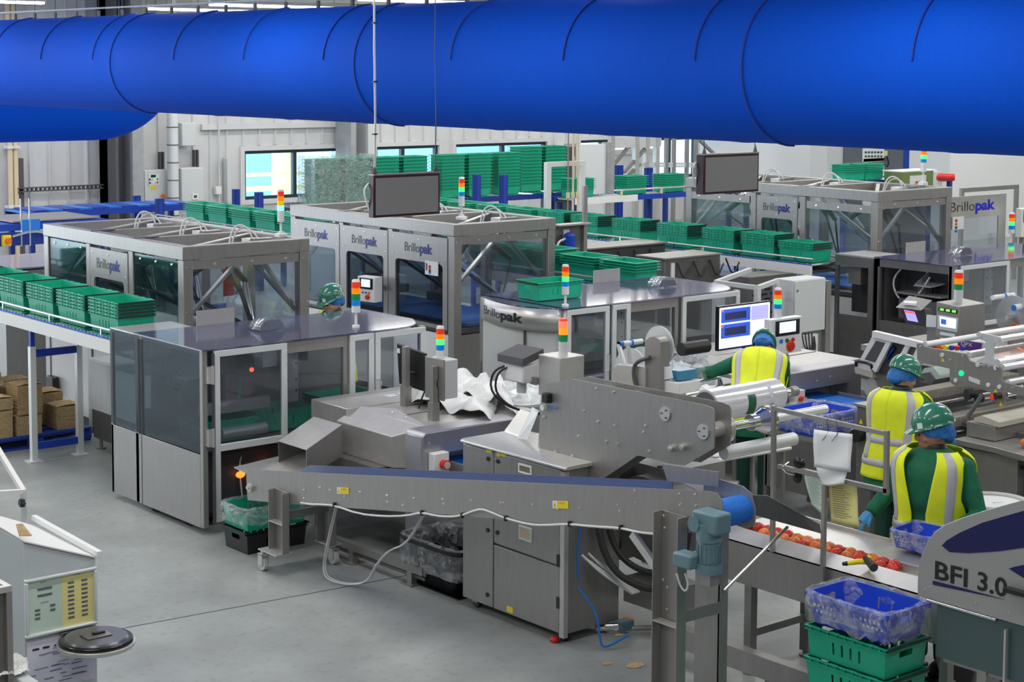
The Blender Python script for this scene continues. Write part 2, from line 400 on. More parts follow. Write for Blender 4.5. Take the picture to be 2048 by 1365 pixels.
# ------------------------------------------------------------------ columns, pipes, boxes on the back wall
def onwall(x0, y0, x1, y1, Y=YW, d=.15):
    a = PY(x0, y0, Y-d); b = PY(x1, y1, Y-d); return a.x, b.x, Y-d, Y-.05, b.z, a.z
mb = MB(); a = PY(232, 350, 31.2).x; b = PY(266, 350, 31.2).x; c = PY(288, 350, 31.2).x
mb.box(a, b, 31.55, 31.9, 0, CEIL).box(a, a+.06, 31.2, 31.9, 0, CEIL)
struct(mb.build('trim_1', 'charcoal'))
struct(MB().box(b, c, 31.2, 31.9, 0, CEIL).build('trim_2', mat('concrete', (.36, .37, .38), .8, noise=.12, nscale=5)))
a = PY(702, 280, 31.3).x; c = PY(748, 280, 31.3).x
struct(MB().box(a, a+.14, 31.3, 31.9, 0, CEIL).box(a+.14, c-.16, 31.75, 31.9, 0, CEIL).build('trim_3', 'concrete'))
struct(MB().box(c-.16, c, 31.3, 31.9, 0, CEIL).build('trim_4', 'cab_grey'))
t = root('cream_pipe', 'cream vertical pipe at the far left of the back wall, left of its pair', 'pipe', (PY(21, 350, 31.8).x, 31.8, 0), 'pair of cream pipes')
MB().cyl((t.location.x, 31.8, 0), (t.location.x, 31.8, CEIL), .05, n=12).build('pipe_run', 'cream', t)
for z in (1.2, 2.35, 3.4): MB().box(t.location.x-.065, t.location.x+.065, 31.73, 31.95, z, z+.05).build('bracket', 'white_paint', t)
copy_thing(t, (PY(32, 350, 31.8).x, 31.8, 0), label='cream vertical pipe at the far left of the back wall, right of its pair')
xp = PY(346, 350, 31.5).x
t = root('ventilation_pipe', 'silver round ventilation pipe with ring joints rising up the back wall', 'pipe', (xp, 31.5, 0))
MB().cyl((xp, 31.5, .0), (xp, 31.5, CEIL), .115, n=18).build('pipe_run', 'alu', t)
mb = MB()
for z in [.9+i*.36 for i in range(12)]: mb.cyl((xp, 31.5, z), (xp, 31.5, z+.02), .122, n=18)
mb.build('ring_joint', 'charcoal', t)
def wallbox(name, label, cat, x0, y0, x1, y1, depth, m):
    a = PY(x0, y0, 31.95-depth); b = PY(x1, y1, 31.95-depth)
    t = root(name, label, cat, ((a.x+b.x)/2, 31.95-depth/2, b.z))
    MB().box(a.x, b.x, 31.95-depth+.02, 31.96, b.z, a.z).build('housing', m, t, bev=.01)
    d = MB().box(a.x+.01, b.x-.01, 31.95-depth-.005, 31.95-depth+.02, b.z+.01, a.z-.01).build('door', m, t, bev=.006)
    return t, d, a, b
t, d, a, b = wallbox('control_cabinet', 'grey control cabinet with buttons and orange switch beside silver pipe', 'control cabinet', 288, 341, 335, 411, .25, 'cab_grey')
Yf = 31.95-.25-.006
def onf(x, y): p = PY(x, y, Yf); return p
p = onf(297, 349); q = onf(318, 371); MB().box(p.x, q.x, Yf-.012, Yf, q.z, p.z).build('button_panel', 'white_paint', t)
p = onf(301, 350); q = onf(311, 355); MB().box(p.x, q.x, Yf-.016, Yf-.01, q.z, p.z).build('display', 'black', t)
for (x, y, m) in ((299, 359, 'black'), (304.5, 359, 'cab_grey'), (309.5, 358, 'lamp_green'), (314, 358, 'red'), (299, 366, 'black'), (304.5, 366, 'paper'), (309.5, 366, 'cab_grey'), (314, 365, 'red')):
    p = onf(x, y); MB().cyl((p.x, Yf-.03, p.z), (p.x, Yf-.01, p.z), .018, n=8).build('button', m, t)
p = onf(301, 372); q = onf(312, 378); MB().box(p.x, q.x, Yf-.004, Yf, q.z, p.z).build('warning_label', 'yellow', t)
p = onf(324, 392); MB().cyl((p.x, Yf-.05, p.z), (p.x, Yf-.01, p.z), .045, .03, n=12).build('rotary_switch', 'orange', t)
p = onf(328, 400); q = onf(335, 408); MB().prism([(p.x, q.z), (q.x, q.z), ((p.x+q.x)/2, p.z)], 'y', Yf-.004, Yf).build('warning_label', 'yellow', t)
t, d, a, b = wallbox('control_cabinet', 'plain grey cabinet with vent, right of the silver pipe', 'control cabinet', 362, 337, 408, 403, .40, 'cab_grey')
p = PY(384, 388, 31.54); q = PY(396, 399, 31.54); MB().frame('y', 31.52, 31.55, p.x, q.x, q.z, p.z, .03).build('vent', 'white_paint', t); MB().box(p.x+.03, q.x-.03, 31.535, 31.55, q.z+.03, p.z-.03).build('vent_mesh', 'charcoal', t)
t, d, a, b = wallbox('junction_box', 'grey junction box high on the wall just below the blue duct', 'junction box', 363, 246, 393, 292, .30, 'cab_grey')
for (x, y0, y1, lb) in ((322, 304, 339, 'above the button control cabinet'), (391, 300, 335, 'above the plain grey cabinet')):
    a = PY(x, y0, 31.9); b = PY(x, y1, 31.9)
    tag(MB().box(a.x-.05, a.x-.015, 31.85, 31.95, b.z, a.z).box(a.x+.015, a.x+.05, 31.85, 31.95, b.z, a.z).build('cable_tray', 'charcoal'), 'short dark upright cable tray '+lb, 'cable tray', 'upright cable trays')
xq = PY(437, 300, 31.9).x
t = root('conduit', 'thin grey conduit with wall socket left of the first window', 'conduit', (xq, 31.9, 1.0))
MB().cyl((xq, 31.88, .9), (xq, 31.88, CEIL), .022, n=8).build('pipe_run', 'cab_grey', t)
p = PY(440, 381, 31.8); MB().box(p.x-.07, p.x+.07, 31.84, 31.95, p.z-.09, p.z+.08).build('socket_box', 'white_paint', t, bev=.01)
a = PY(455, 316, 31.85); b = PY(455, 406, 31.85)
tag(MB().box(a.x-.05, a.x+.05, 31.78, 31.95, b.z, a.z).build('wall_rail', 'cab_grey', bev=.01), 'upright grey mounting rail left of the leftmost window', 'rail')
# strut frame at left of wall
a = PY(42, 317, 31.8); b = PY(213, 310, 31.8); c = PY(50, 379, 31.8)
t = root('strut_frame', 'dark steel strut frame with long level rail on left part of wall', 'rail', (a.x, 31.8, 0))
MB().box(a.x-.06, a.x+.05, 31.8, 31.95, 0, a.z).build('post', 'charcoal', t)
MB().box(b.x-.06, b.x+.06, 31.8, 31.95, 0, b.z).build('post', 'charcoal', t)
mb = MB().box(a.x-.1, b.x+.14, 31.72, 31.8, c.z-.05, c.z-.03).box(a.x-.1, b.x+.14, 31.72, 31.8, c.z+.02, c.z+.04)
for i in range(22): mb.box(a.x+i*.09, a.x+i*.09+.03, 31.73, 31.79, c.z-.03, c.z+.02)
mb.build('rail', 'charcoal', t)
# ceiling lights: rows of hanging twin tubes, each with its own light
def ceiling_light(x, y, z=5.0, l=3.1):
    t = root('ceiling_light', 'white twin tube light hanging under the ceiling', 'ceiling light', (x, y, z), 'hanging tube lights')
    MB().prism([(y-.10, z+.06), (y-.03, z+.12), (y+.03, z+.12), (y+.10, z+.06)], 'x', x-l/2, x+l/2).build('housing', 'white_paint', t)
    for dy in (-.05, .05): MB().cyl((x-l/2+.03, y+dy, z+.035), (x+l/2-.03, y+dy, z+.035), .022, n=8).build('tube', 'tube_glow', t)
    MB().cyl((x-l*.35, y, z+.11), (x-l*.35, y, CEIL-.04), .006, n=5).cyl((x+l*.35, y, z+.11), (x+l*.35, y, CEIL-.04), .006, n=5).build('hanger', 'steel', t)
    d = bpy.data.lights.new('tube_light', 'AREA'); d.shape = 'RECTANGLE'; d.size = l; d.size_y = .3; d.energy = LIGHT_E; d.color = (1, .985, .95)
    lo = bpy.data.objects.new('tube_light', d); S.collection.objects.link(lo); lo.parent = t; lo.location = (0, 0, -.01)
    return t
LR = [3, 7, 11, 15, 19, 23, 27, 30]
cl = []
for j, y in enumerate(LR):
    for i in range(8):
        x = 1.5+i*5.2+(j % 2)*.4
        if 8.8 < x+1.6 and x-1.6 < 11.2: z = 5.05
        else: z = 5.0
        cl.append((x, y, z))
for i, (x, y, z) in enumerate(cl):
    o = ceiling_light(x, y, z)
    d = (Vector((x, y, z))-CAMP); px_ = CXP+F_PX*d.dot(_r2)/max(.1, d.dot(_f)); py_ = CYP-F_PX*d.dot(_u2)/max(.1, d.dot(_f))
# ------------------------------------------------------------------ ducts
XD, ZD, RD = 10.0, 4.0, .585
mat('duct_blue', (.001, .085, .66), .75, noise=.04, nscale=30, spec=.12); mat('duct_seam', (.003, .04, .34), .7)
t = root('fabric_duct', 'long round bright blue fabric air duct crossing the whole view under the ceiling', 'air duct', (XD, 12, ZD))
rings = []; hoops = [5.68, 7.16, 8.68, 8.95+.21, 10.65, 12.15, 13.64, 14.17, 15.66, 17.14, 18.65, 19.10, 20.53, 21.99, 23.5]
y = 2.0
while y < 25.2:
    dmin = min(abs(y-h) for h in hoops); k = RD*(1-.014*math.exp(-((dmin-.0)/.28)**2)*0 + .010*math.exp(-(dmin/.05)**2))
    n = 56; rings.append([(XD+k*math.cos(2*PI*i/n), y, ZD+k*math.sin(2*PI*i/n)*1.0) for i in range(n)]); y += .07
MB().loft(rings).build('duct_body', 'duct_blue', t, sharp=80)
for h in hoops:
    full = h in (8.68, 13.64, 18.65)
    mb = MB(); pts = []
    for i in range(25):
        a = R(92+ (176-92)*i/24) if not full else R(90+180*i/24)
        pts.append((XD+(RD+.008)*math.cos(a), h+ (.03*math.sin(i*1.3) if 0 else 0), ZD+(RD+.008)*math.sin(a)))
    mb.tube(pts, .010, n=6); mb.build('hoop_seam', 'duct_seam', t, sharp=80)
mb = MB()
for i in range(33):
    y = 4.6+i*.62; mb.box(XD-.012, XD+.012, y-.02, y+.02, ZD+RD-.01, ZD+RD+.07).cyl((XD, y, ZD+RD+.06), (XD, y, CEIL), .004, n=5)
mb.build('hanger_clip', 'charcoal', t)
MB().tube([(XD, 3.5, ZD+RD+.10), (XD, 25, ZD+RD+.10)], .012, n=6).build('suspension_rail', 'white_paint', t)
# second duct, running across behind the first, its rounded end below it
a = PZ(345, 240, 3.3)
Y2 = 27.2; xe = PY(345, 240, Y2).x; zb = PY(100, 283, Y2-.0).z; R2 = .62
t = root('fabric_duct', 'lower round blue air duct with rounded end behind the long one at left', 'air duct', (xe-4, Y2, zb+R2))
rings = []
for k in range(14): 
    x = xe-8+(8-1.5)*k/13; rings.append([(x, Y2+R2*math.cos(2*PI*i/40), zb+R2+R2*math.sin(2*PI*i/40)) for i in range(40)])
for k in range(1, 13):
    f = math.cos(PI/2*k/12.4); x = xe-1.5+1.5*math.sin(PI/2*k/12.4)
    rings.append([(x, Y2+R2*f*math.cos(2*PI*i/40), zb+R2*1.0+R2*.0+(R2*(f)*math.sin(2*PI*i/40))+R2*(1-f)*.95) for i in range(40)])
MB().loft(rings).build('duct_body', 'duct_blue', t, sharp=80)
MB().cyl((xe-1, Y2, zb+R2*2-.02), (xe-1, Y2, CEIL), .01, n=5).cyl((xe-5, Y2, zb+R2*2-.02), (xe-5, Y2, CEIL), .01, n=5).build('hanger', 'charcoal', t)
# ================================================================== GREEN CRATES
def wallgrid(mb, ax, a, b, us, zs, holes):
    for i in range(len(us)-1):
        for j in range(len(zs)-1):
            if (i, j) in holes: continue
            if ax == 'x': mb.box(a, b, us[i], us[i+1], zs[j], zs[j+1])
            else: mb.box(us[i], us[i+1], a, b, zs[j], zs[j+1])
CW, CL, CH = .40, .60, .185       # x, y, z
def crate_body(full=True, holes=True):
    mb = MB(); hx, hy = (CW/2-.012, CL/2-.012) if full else (CW/2-.026, CL/2-.026); t = .0022
    mb.box(-hx, hx, -hy, hy, .0, .006)
    if full:
        us = [-hy, -.105, -.090, -.04, -.025, .025, .040, .090, .105, hy]
        zs = [.0, .050, .120, CH]
        for s in (-1, 1): wallgrid(mb, 'x', s*hx-(t if s > 0 else 0), s*hx+(t if s < 0 else 0), us, zs, {(1, 1), (3, 1), (5, 1), (7, 1)})
        us = [-hx, -.06, .06, hx]; zs = [0, .105, .143, CH]
        for s in (-1, 1): wallgrid(mb, 'y', s*hy-(t if s > 0 else 0), s*hy+(t if s < 0 else 0), us, zs, {(1, 1)})
    else:
        for s in (-1, 1): mb.box(s*hx-t*(s > 0), s*hx+t*(s < 0), -hy, hy, 0, CH); mb.box(-hx, hx, s*hy-t*(s > 0), s*hy+t*(s < 0), 0, CH)
    k = .016
    mb.v = [(x-math.copysign(k*(1-z/CH), x)*min(1, abs(x)/hx), y-math.copysign(k*(1-z/CH), y)*min(1, abs(y)/hy), z) for x, y, z in mb.v]
    for z0, z1, e in (((CH-.006, CH, .012), (CH-.026, CH-.021, .011)) if full else ((CH-.009, CH, .032),)):     # two rim bands
        mb.box(-hx-e, hx+e, -hy-e, -hy+.001, z0, z1); mb.box(-hx-e, hx+e, hy-.001, hy+e, z0, z1)
        mb.box(-hx-e, -hx+.001, -hy, hy, z0, z1); mb.box(hx-.001, hx+e, -hy, hy, z0, z1)
    if full:
        for s in (-1, 1):
            for k in range(9): y = -.25+k*.0625; mb.box(s*hx, s*(hx+.010), y-.003, y+.003, CH-.022, CH-.005)
            for k in range(6): x = -.15+k*.06; mb.box(x-.003, x+.003, s*hy, s*(hy+.010), CH-.022, CH-.005)
            for k in range(4): y = -.21+k*.14; mb.box(s*(hx+.004), s*(hx+.012), y-.03, y+.03, CH, CH+.005)
    return mb
crate0 = root('green_crate', 'green crate', 'crate', (0, 0, 0)); cbody = crate_body().build('crate_body', 'green', crate0)
for s in (-1, 1):
    MB().box(-CW/2+.01, CW/2-.01, s*(CL/2+.001), s*(CL/2+.010), CH-.014, CH+.003).build('bale_arm', 'green_black', crate0)
crate1 = tag(crate_body(False).build('green_crate', 'green'), 'green crate', 'crate')
used = set()
def crate(x, y, z, label, group, rz=0, full=True):
    src = crate0 if full else crate1
    if src.name not in used:
        used.add(src.name); src.location = (x, y, z); src.rotation_euler = (0, 0, rz); src['label'] = label; src['group'] = group; return src
    if full: return copy_thing(src, (x, y, z), rz, label, group)
    c = src.copy(); S.collection.objects.link(c); c.location = (x, y, z); c.rotation_euler = (0, 0, rz); c['label'] = label; c['group'] = group; return c
PIT = .032
def stack(x, y, z, n, pitch, where, group, rz=0, full=True, jit=.0002):
    for k in range(n):
        q = n-1-k
        w = 'topmost' if q == 0 else ('lowest' if k == 0 else ORD[q]+' from top')
        crate(x+random.uniform(-jit, jit), y+random.uniform(-jit, jit), z+k*PIT, f'green crate {w} in {where}', group, rz, full)
# ================================================================== ROLLER CONVEYORS
def roller_line(x0, y0, y1, label, legs, z=1.33, w=.56, rail='rail_white', guide=True, legm='alu'):
    t = root('roller_conveyor', label, 'conveyor', (x0+w/2, (y0+y1)/2, 0))
    L = y1-y0; nseg = max(1, int(L/2.4))
    for i in range(nseg): MB().box(x0, x0+.035, y0+i*L/nseg+.003, y0+(i+1)*L/nseg-.003, z, z+.125).build('side_rail', rail, t)
    MB().box(x0+w-.035, x0+w, y0, y1, z, z+.125).build('side_rail', rail, t)
    MB().box(x0, x0+.034, y0, y1, z+.125, z+.135).box(x0+w-.034, x0+w, y0, y1, z+.125, z+.135).build('blue_edging', 'blue', t)
    mb = MB(); n = int(L/.075)
    for i in range(n): mb.cyl((x0+.036, y0+.04+i*.075, z+.12), (x0+w-.036, y0+.04+i*.075, z+.12), .024, n=8)
    o = mb.build('rollers', 'chrome', t); o['kind'] = 'stuff'
    MB().box(x0+.04, x0+w-.04, y0, y1, z+.02, z+.05).build('pan', 'dark', t)
    if guide:
        for xx in (x0+.045, x0+w-.045):
            MB().cyl((xx, y0, z+.205), (xx, y1, z+.205), .012, n=8).build('guide_rail', 'steel_bright', t)
            for i in range(int(L/1.1)+1): MB().bar((xx, y0+.3+i*1.1, z+.125), (xx, y0+.3+i*1.1, z+.205), .02).build('guide_post', 'chrome', t)
    for ly in legs:
        for xx in (x0+.03, x0+w-.03):
            MB().box(xx-.03, xx+.03, ly-.03, ly+.03, .01, z-.16).box(xx-.07, xx+.07, ly-.07, ly+.07, 0, .012).build('leg', legm, t)
            MB().box(xx-.022, xx+.022, ly-.022, ly+.022, z-.16, z).build('leg_head', 'blue', t)
        for zz in (.10 if 0 else .12, z-.27): MB().box(x0+.05, x0+w-.05, ly-.02, ly+.02, zz, zz+.07).build('cross_bar', 'blue', t)
    return t
ZC = 1.33; ZT = ZC+.146
roller_line(7.27, 14.45, 21.5, 'left roller conveyor with white rail carrying green crate stacks into the glass machine', [16.25, 18.6])
for k in range(7):
    y = 14.80+k*.69
    if y > 20.6: break
    stack(7.552, y, ZT, 5, .040, f'{NTH[k]} stack from machine on left roller conveyor', 'nested crates on the left roller conveyor')
roller_line(17.1, 14.52, 24.6, 'right roller conveyor with white rail carrying green crate stacks past the tall frames', [16.3, 18.7, 21.5], legm='blue')
ys = [PX(x, y, 17.38).y for x, y in ((1700, 500), (1640, 488), (1548, 478), (1435, 468), (1342, 455), (1265, 440), (1210, 432), (1158, 425))]
k = 0; yy = 14.80
pos = [14.86, 15.52, 16.24, 17.12, 18.05, 18.95, 19.70, 20.45, 21.2, 21.95, 22.7, 23.45, 24.2]
for k, y in enumerate(pos):
    stack(17.38, y, ZT, 5 if k else 3, .040, f'{NTH[k]} stack from machine on right roller conveyor', 'nested crates on the right roller conveyor', full=k < 7)
roller_line(13.56, 14.12, 25.4, 'middle roller conveyor with green crate stacks passing behind the two nearest tall frames' , [15.0, 19.5, 24.0])
for k in range(15):
    y = 14.46+k*.70
    stack(13.84, y, ZT, 5 if k > 1 else 4, .040, f'{NTH[k]} stack from near end of middle roller conveyor', 'nested crates on the middle roller conveyor', full=False)
# ================================================================== TALL ROBOT CELLS
def robot_cell(x0, x1, y0, y1, h, label, bays, posts, seed=0, stack_light=None, braces=True, bm='steel'):
    """posts: y of the posts on the long -x face; bays: (ya, yb, kind) with kind pane / door / header"""
    t = root('robot_packing_cell', label, 'packing machine', ((x0+x1)/2, (y0+y1)/2, 0)); bw, bh = .12, .135
    for (a, b, c, d) in ((x0, x0+bw, y0, y1), (x1-bw, x1, y0, y1), (x0+bw, x1-bw, y0, y0+bw), (x0+bw, x1-bw, y1-bw, y1)):
        MB().box(a, b, c, d, h-bh, h).build('top_beam', bm, t, bev=.006)
    for py in posts[1:-1]:
        MB().box(x0+bw, x1-bw, py-.04, py+.04, h-bh, h-.004).build('cross_beam', bm, t, bev=.004)
        MB().box(x0+.01, x0+.30, py-.07, py+.07, h, h+.008).build('joint_plate', 'steel_dark', t)
    for i, py in enumerate(posts):                      # flat diagonal straps inside the bays
        if i < len(posts)-1: MB().bar((x0+.1, py+.1, h-.02), (x1-.1, posts[i+1]-.1, h-.02), .05, .012).build('diagonal_strap', 'steel_bright', t)
    for px_, w in [(x0, 1), (x1-bw, 0)]:
        for i, py in enumerate(posts):
            e = .12 if i in (0, len(posts)-1) else .10
            a = py if i == 0 else (py-e if i == len(posts)-1 else py-e/2)
            MB().box(px_+.006, px_+bw-.006, a+.004, a+e-.004, .06, h-bh).build('post', 'steel', t, bev=.005)
            MB().cyl((px_+.06, a+e/2, 0), (px_+.06, a+e/2, .07), .03, n=8).cyl((px_+.06, a+e/2, 0), (px_+.06, a+e/2, .012), .07, n=12).build('foot', 'charcoal', t)
    # machine bed
    MB().box(x0+.1, x1-.1, y0+.1, y1-.1, .92, .98).build('bed', 'steel_dark', t)
    MB().box(x0+.14, x1-.14, y0+.14, y1-.14, .12, .90).build('lower_housing', 'white_paint', t)
    # long face
    for bi, (ya, yb, kind) in enumerate(bays):
        if kind == 'pane':
            MB().box(x0+.02, x0+.028, ya, yb, 1.0, h-bh-.015).build('window_pane', 'pane_green', t)
            MB().box(x0+.03, x0+.05, ya, yb, h-bh-.09, h-bh-.02).build('header_bar', 'steel_dark', t)
            bolts(t, [(x0+.02, ya+(yb-ya)*f, h-bh-.06) for f in (.15, .5, .85)], (-1, 0, 0), .014, name='bolt_row')
        if kind == 'header':
            MB().box(x0+.02, x0+.028, ya, yb, 1.0, h-bh-.06).build('window_pane', 'pane', t)
            MB().box(x0+.012, x0+.04, ya, yb, h-bh-.16, h-bh-.06).build('header_bar', 'steel', t)
            bolts(t, [(x0+.012, ya+(yb-ya)*f, h-bh-.11) for f in (.15, .5, .85)], (-1, 0, 0), .016, name='bolt_row')
        if kind.startswith('door'):
            tz = h-bh-.03; wz0, wz1 = 1.02, h-bh-.34; mg = .09
            d = MB().box(x0+.0, x0+.02, ya+.005, yb-.005, wz1, tz).box(x0, x0+.02, ya+.005, ya+mg, .98, wz1).box(x0, x0+.02, yb-mg, yb-.005, .98, wz1)
            d.box(x0, x0+.02, ya+mg, yb-mg, .98, wz0)
            for (cy_, s) in ((ya+mg, 1), (yb-mg, -1)): d.prism([(cy_, wz1), (cy_+s*.045, wz1), (cy_+s*.013, wz1-.013), (cy_, wz1-.045)], 'x', x0, x0+.02)
            d = d.build('door', 'steel', t)
            MB().box(x0+.022, x0+.028, ya+mg-.02, yb-mg+.02, wz0-.02, wz1+.02).build('door_window', 'pane_green' if kind == 'door' else 'pane_tint', d)
            wd = min(.53, (yb-ya)*.66)
            brillopak(d, (x0-.001, (ya+yb)/2+wd/2, h-bh-.235), LX, wd, .12)
            bolts(d, [(x0, ya+.05+(yb-ya-.1)*f, zz) for f in (0, .5, 1) for zz in (tz-.05, wz1+.06)], (-1, 0, 0), .009, name='rivets')
        MB().box(x0+.02, x0+.03, ya, yb, .15, .92).build('lower_panel', 'white_paint' if bi % 2 == 0 else 'steel', t)
    # short face (towards -y): header, braces, pane
    MB().box(x0+bw, x1-bw, y0+.02, y0+.05, h-bh-.10, h-bh-.01).build('header_bar', 'steel', t)
    bolts(t, [(x0+bw+(x1-x0-2*bw)*f, y0+.02, h-bh-.055) for f in (.2, .55, .87)], (0, -1, 0), .02, name='bolt_row')
    MB().box(x0+bw, x1-bw, y0+.035, y0+.043, .98, h-bh-.10).build('window_pane', 'pane', t)
    MB().box(x0+.1, x1-.1, y1-.04, y1-.03, .98, h-bh).build('window_pane', 'pane', t)
    MB().box(x1-.03, x1-.022, y0+.1, y1-.1, 1.0, h-bh-.02).build('window_pane', 'pane', t)
    MB().box(x1-.05, x1-.03, y0+.1, y1-.1, .15, .95).build('lower_panel', 'white_paint', t)
    MB().box(x0+bw, x1-bw, y0+.03, y0+.05, .15, .92).build('lower_panel', 'steel', t)
    bolts(t, [(xx, y0, zz) for xx in (x0+.035, x0+.085, x1-.085, x1-.035) for zz in (h-bh-.07, h-bh-.52)], (0, -1, 0), .009, name='post_bolts')
    xm = (x0+x1)/2
    if braces:
        for yy, nm in ((y0+.10, 'near'), (y1-.10, 'far')):
            MB().bar((xm-.02, yy, h-bh-.02), (x0+bw-.01, yy, h-bh-.58), .03, .055, up=(0, 1, 0)).build('brace', 'steel_bright', t)
            MB().bar((xm+.06, yy, h-bh-.02), (x1-bw+.01, yy, h-bh-.62), .03, .055, up=(0, 1, 0)).build('brace', 'steel', t)
        for xx in (x0+.10, x1-.16):
            for i in range(len(posts)-1):
                a, b = posts[i], posts[i+1]
                if i == len(posts)-2: MB().bar((xx, a+.25, h-bh-.02), (xx, b-.12, h-bh-.62), .05, .035, up=(1, 0, 0)).build('brace', 'steel_bright', t)
                else: MB().bar((xx, b-.25, h-bh-.02), (xx, a+.1, h-bh-.55), .05, .035, up=(1, 0, 0)).build('brace', 'steel', t)
    # picking robots: three jointed rods down to a plate
    nb = max(1, len(posts)-1)
    for i in range(nb):
        cy_ = (posts[i]+posts[i+1])/2; cz = h-.22
        r = MB().cyl((xm, cy_, cz-.08), (xm, cy_, cz+.06), .20, n=18).build('robot_base', 'white_paint', t)
        tip = Vector((xm+.25, cy_-.25, 1.25))
        for k in range(3):
            a = 2*PI*k/3+.5+seed; elbow = Vector((xm+.48*math.cos(a), cy_+.42*math.sin(a), cz-.28))
            MB().tube([(xm+.15*math.cos(a), cy_+.15*math.sin(a), cz-.04), elbow], [.045, .03], n=8).build('robot_arm', 'black', r)
            for s in (-.03, .03): MB().cyl(elbow+Vector((s, s, 0)), tip+Vector((s, s, 0)), .011, n=6).build('robot_rod', 'chrome' if k == 0 else 'black', r)
        MB().cyl(tip+Vector((0, 0, -.05)), tip, .07, n=12).build('gripper_plate', 'steel_bright', r)
        MB().box(tip.x-.12, tip.x+.12, tip.y-.2, tip.y+.2, 1.10, 1.2).build('gripper', 'steel_dark', r)
        bx = MB().box(x1-.45, x1-.3, cy_-.1, cy_+.05, h-.13, h-.02).build('valve_box', 'white_paint', t)
        MB().tube([(xm+.1, cy_, h-.1), (xm+.12, cy_-.05, h+.10), (xm+.18, cy_-.12, h+.15), (xm+.25, cy_-.2, h+.08), (xm+.27, cy_-.22, h-.12)], .010, n=6, smooth=2).build('hose', 'hose', t)
        MB().tube([(xm+.13, cy_, h-.1), (xm+.15, cy_-.06, h+.07), (xm+.22, cy_-.13, h+.12), (xm+.31, cy_-.22, h+.04), (xm+.34, cy_-.25, h-.12)], .010, n=6, smooth=2).build('hose', 'hose', t)
        MB().box(xm+.2, xm+.42, cy_-.35, cy_-.27, h-.10, h+.01).build('valve_block', 'chrome', t)
    # crates travelling inside, on the bed
    MB().box(x0+.3, x1-.3, y0+.12, y1-.12, 1.0, 1.03).build('inner_belt', 'blue_belt', t)
    return t
def stack_light(x, y, z, label, lit='green', cols=('sig_red', 'sig_orange', 'sig_yellow', 'sig_green_on', 'sig_blue'), r=.035, seg=.05, pole=.12, base=None, capm='white_paint', sleeve=.10, sleevem='white_paint'):
    t = root('stack_light', label, 'signal light', (x, y, z))
    if base: MB().box(x-.05, x+.05, y-.05, y+.05, z, z+base).build('base', 'white_paint', t, bev=.006)
    zz = z+(base or 0)
    if pole: MB().cyl((x, y, zz), (x, y, zz+pole), .013, n=8).cyl((x, y, zz), (x, y, zz+.02), .035, n=12).build('pole', 'white_paint', t)
    zz += pole
    MB().cyl((x, y, zz), (x, y, zz+sleeve), r*.85 if 0 else r, n=14).build('sleeve', sleevem, t)
    zz += sleeve
    for c in reversed(cols): MB().cyl((x, y, zz), (x, y, zz+seg), r, n=14).build('lens', c, t); zz += seg
    MB().cyl((x, y, zz), (x, y, zz+.02), r, r*.8, n=14).build('cap', capm, t)
    return t
HR = 2.2
# cell 1 (left)
c1 = robot_cell(8.36, 9.84, 15.08, 18.26, HR, 'leftmost tall steel frame robot cell with one lettered door behind the left conveyor',
    [(15.20, 16.14, 'pane'), (16.24, 17.10, 'door'), (17.22, 18.14, 'pane')], [15.08, 16.19, 17.16, 18.26], seed=0)
p = PZ(563, 474, 2.2)
stack_light(p.x-.02, p.y-.02, 2.2, 'red, orange, yellow and bluish white signal light on leftmost tall frame corner', cols=('sig_red', 'sig_orange', 'sig_yellow', 'sig_cyan_on'), base=.04, pole=.12, sleeve=.12)
# cell 2 (middle)
c2 = robot_cell(11.97, 13.50, 15.38, 18.80, HR, 'middle tall steel frame robot cell with three lettered doors side by side',
    [(15.50, 16.60, 'door2'), (16.66, 17.62, 'door2'), (17.68, 18.70, 'door2')], [15.38, 16.62, 17.65, 18.80], seed=1)
p = PZ(923, 441, 2.2)
stack_light(p.x+.04, p.y+.05, 2.2, 'green lit signal light on the middle tall frame corner beside the left hanging screen', cols=('sig_red', 'sig_orange', 'sig_green_on', 'sig_blue'), base=.04, pole=.12, sleeve=.12)
# cell 3 (right): two joined units
H3 = 2.37
c3 = robot_cell(18.19, 19.80, 14.33, 17.85, H3, 'right tall steel frame robot cell with one lettered door behind the right conveyor',
    [(14.45, 15.55, 'header'), (15.70, 16.45, 'door'), (16.60, 17.75, 'header')], [14.33, 15.62, 16.52, 17.85], seed=2)
p = Vector((19.70, 14.75, H3))
stack_light(p.x, p.y, H3, 'green lit signal light on the right tall frame, high beside the white cold room wall', cols=('sig_red', 'sig_orange', 'sig_green_on', 'sig_blue'), base=.05, pole=.14, sleeve=.13, r=.04)
# small parts on the cells
def plate_sign(parent, x, y0, y1, z0, z1):
    MB().box(x-.006, x, y0, y1, z0, z1).build('signal_code_notice', 'paper', parent)
    for i, m in enumerate(('red', 'orange', 'seal_green', 'hose_blue')):
        zz = z1-.05-i*(z1-z0-.07)/4
        MB().box(x-.009, x-.004, (y0+y1)/2+.01, (y0+y1)/2+.05, zz-.03, zz).build('colour_mark', m, parent)
    MB().box(x-.009, x-.004, y1-.045, y1-.02, z0+.05, z1-.03).build('colour_mark', 'charcoal', parent)
a = PX(850, 521, 11.96); b = PX(876, 553, 11.96)
plate_sign(c2, 11.965, b.y, a.y, b.z, a.z)
MB().box(9.30, 9.42, 15.9, 15.92, 1.55, 1.85).build('red_notice', 'red', c1)
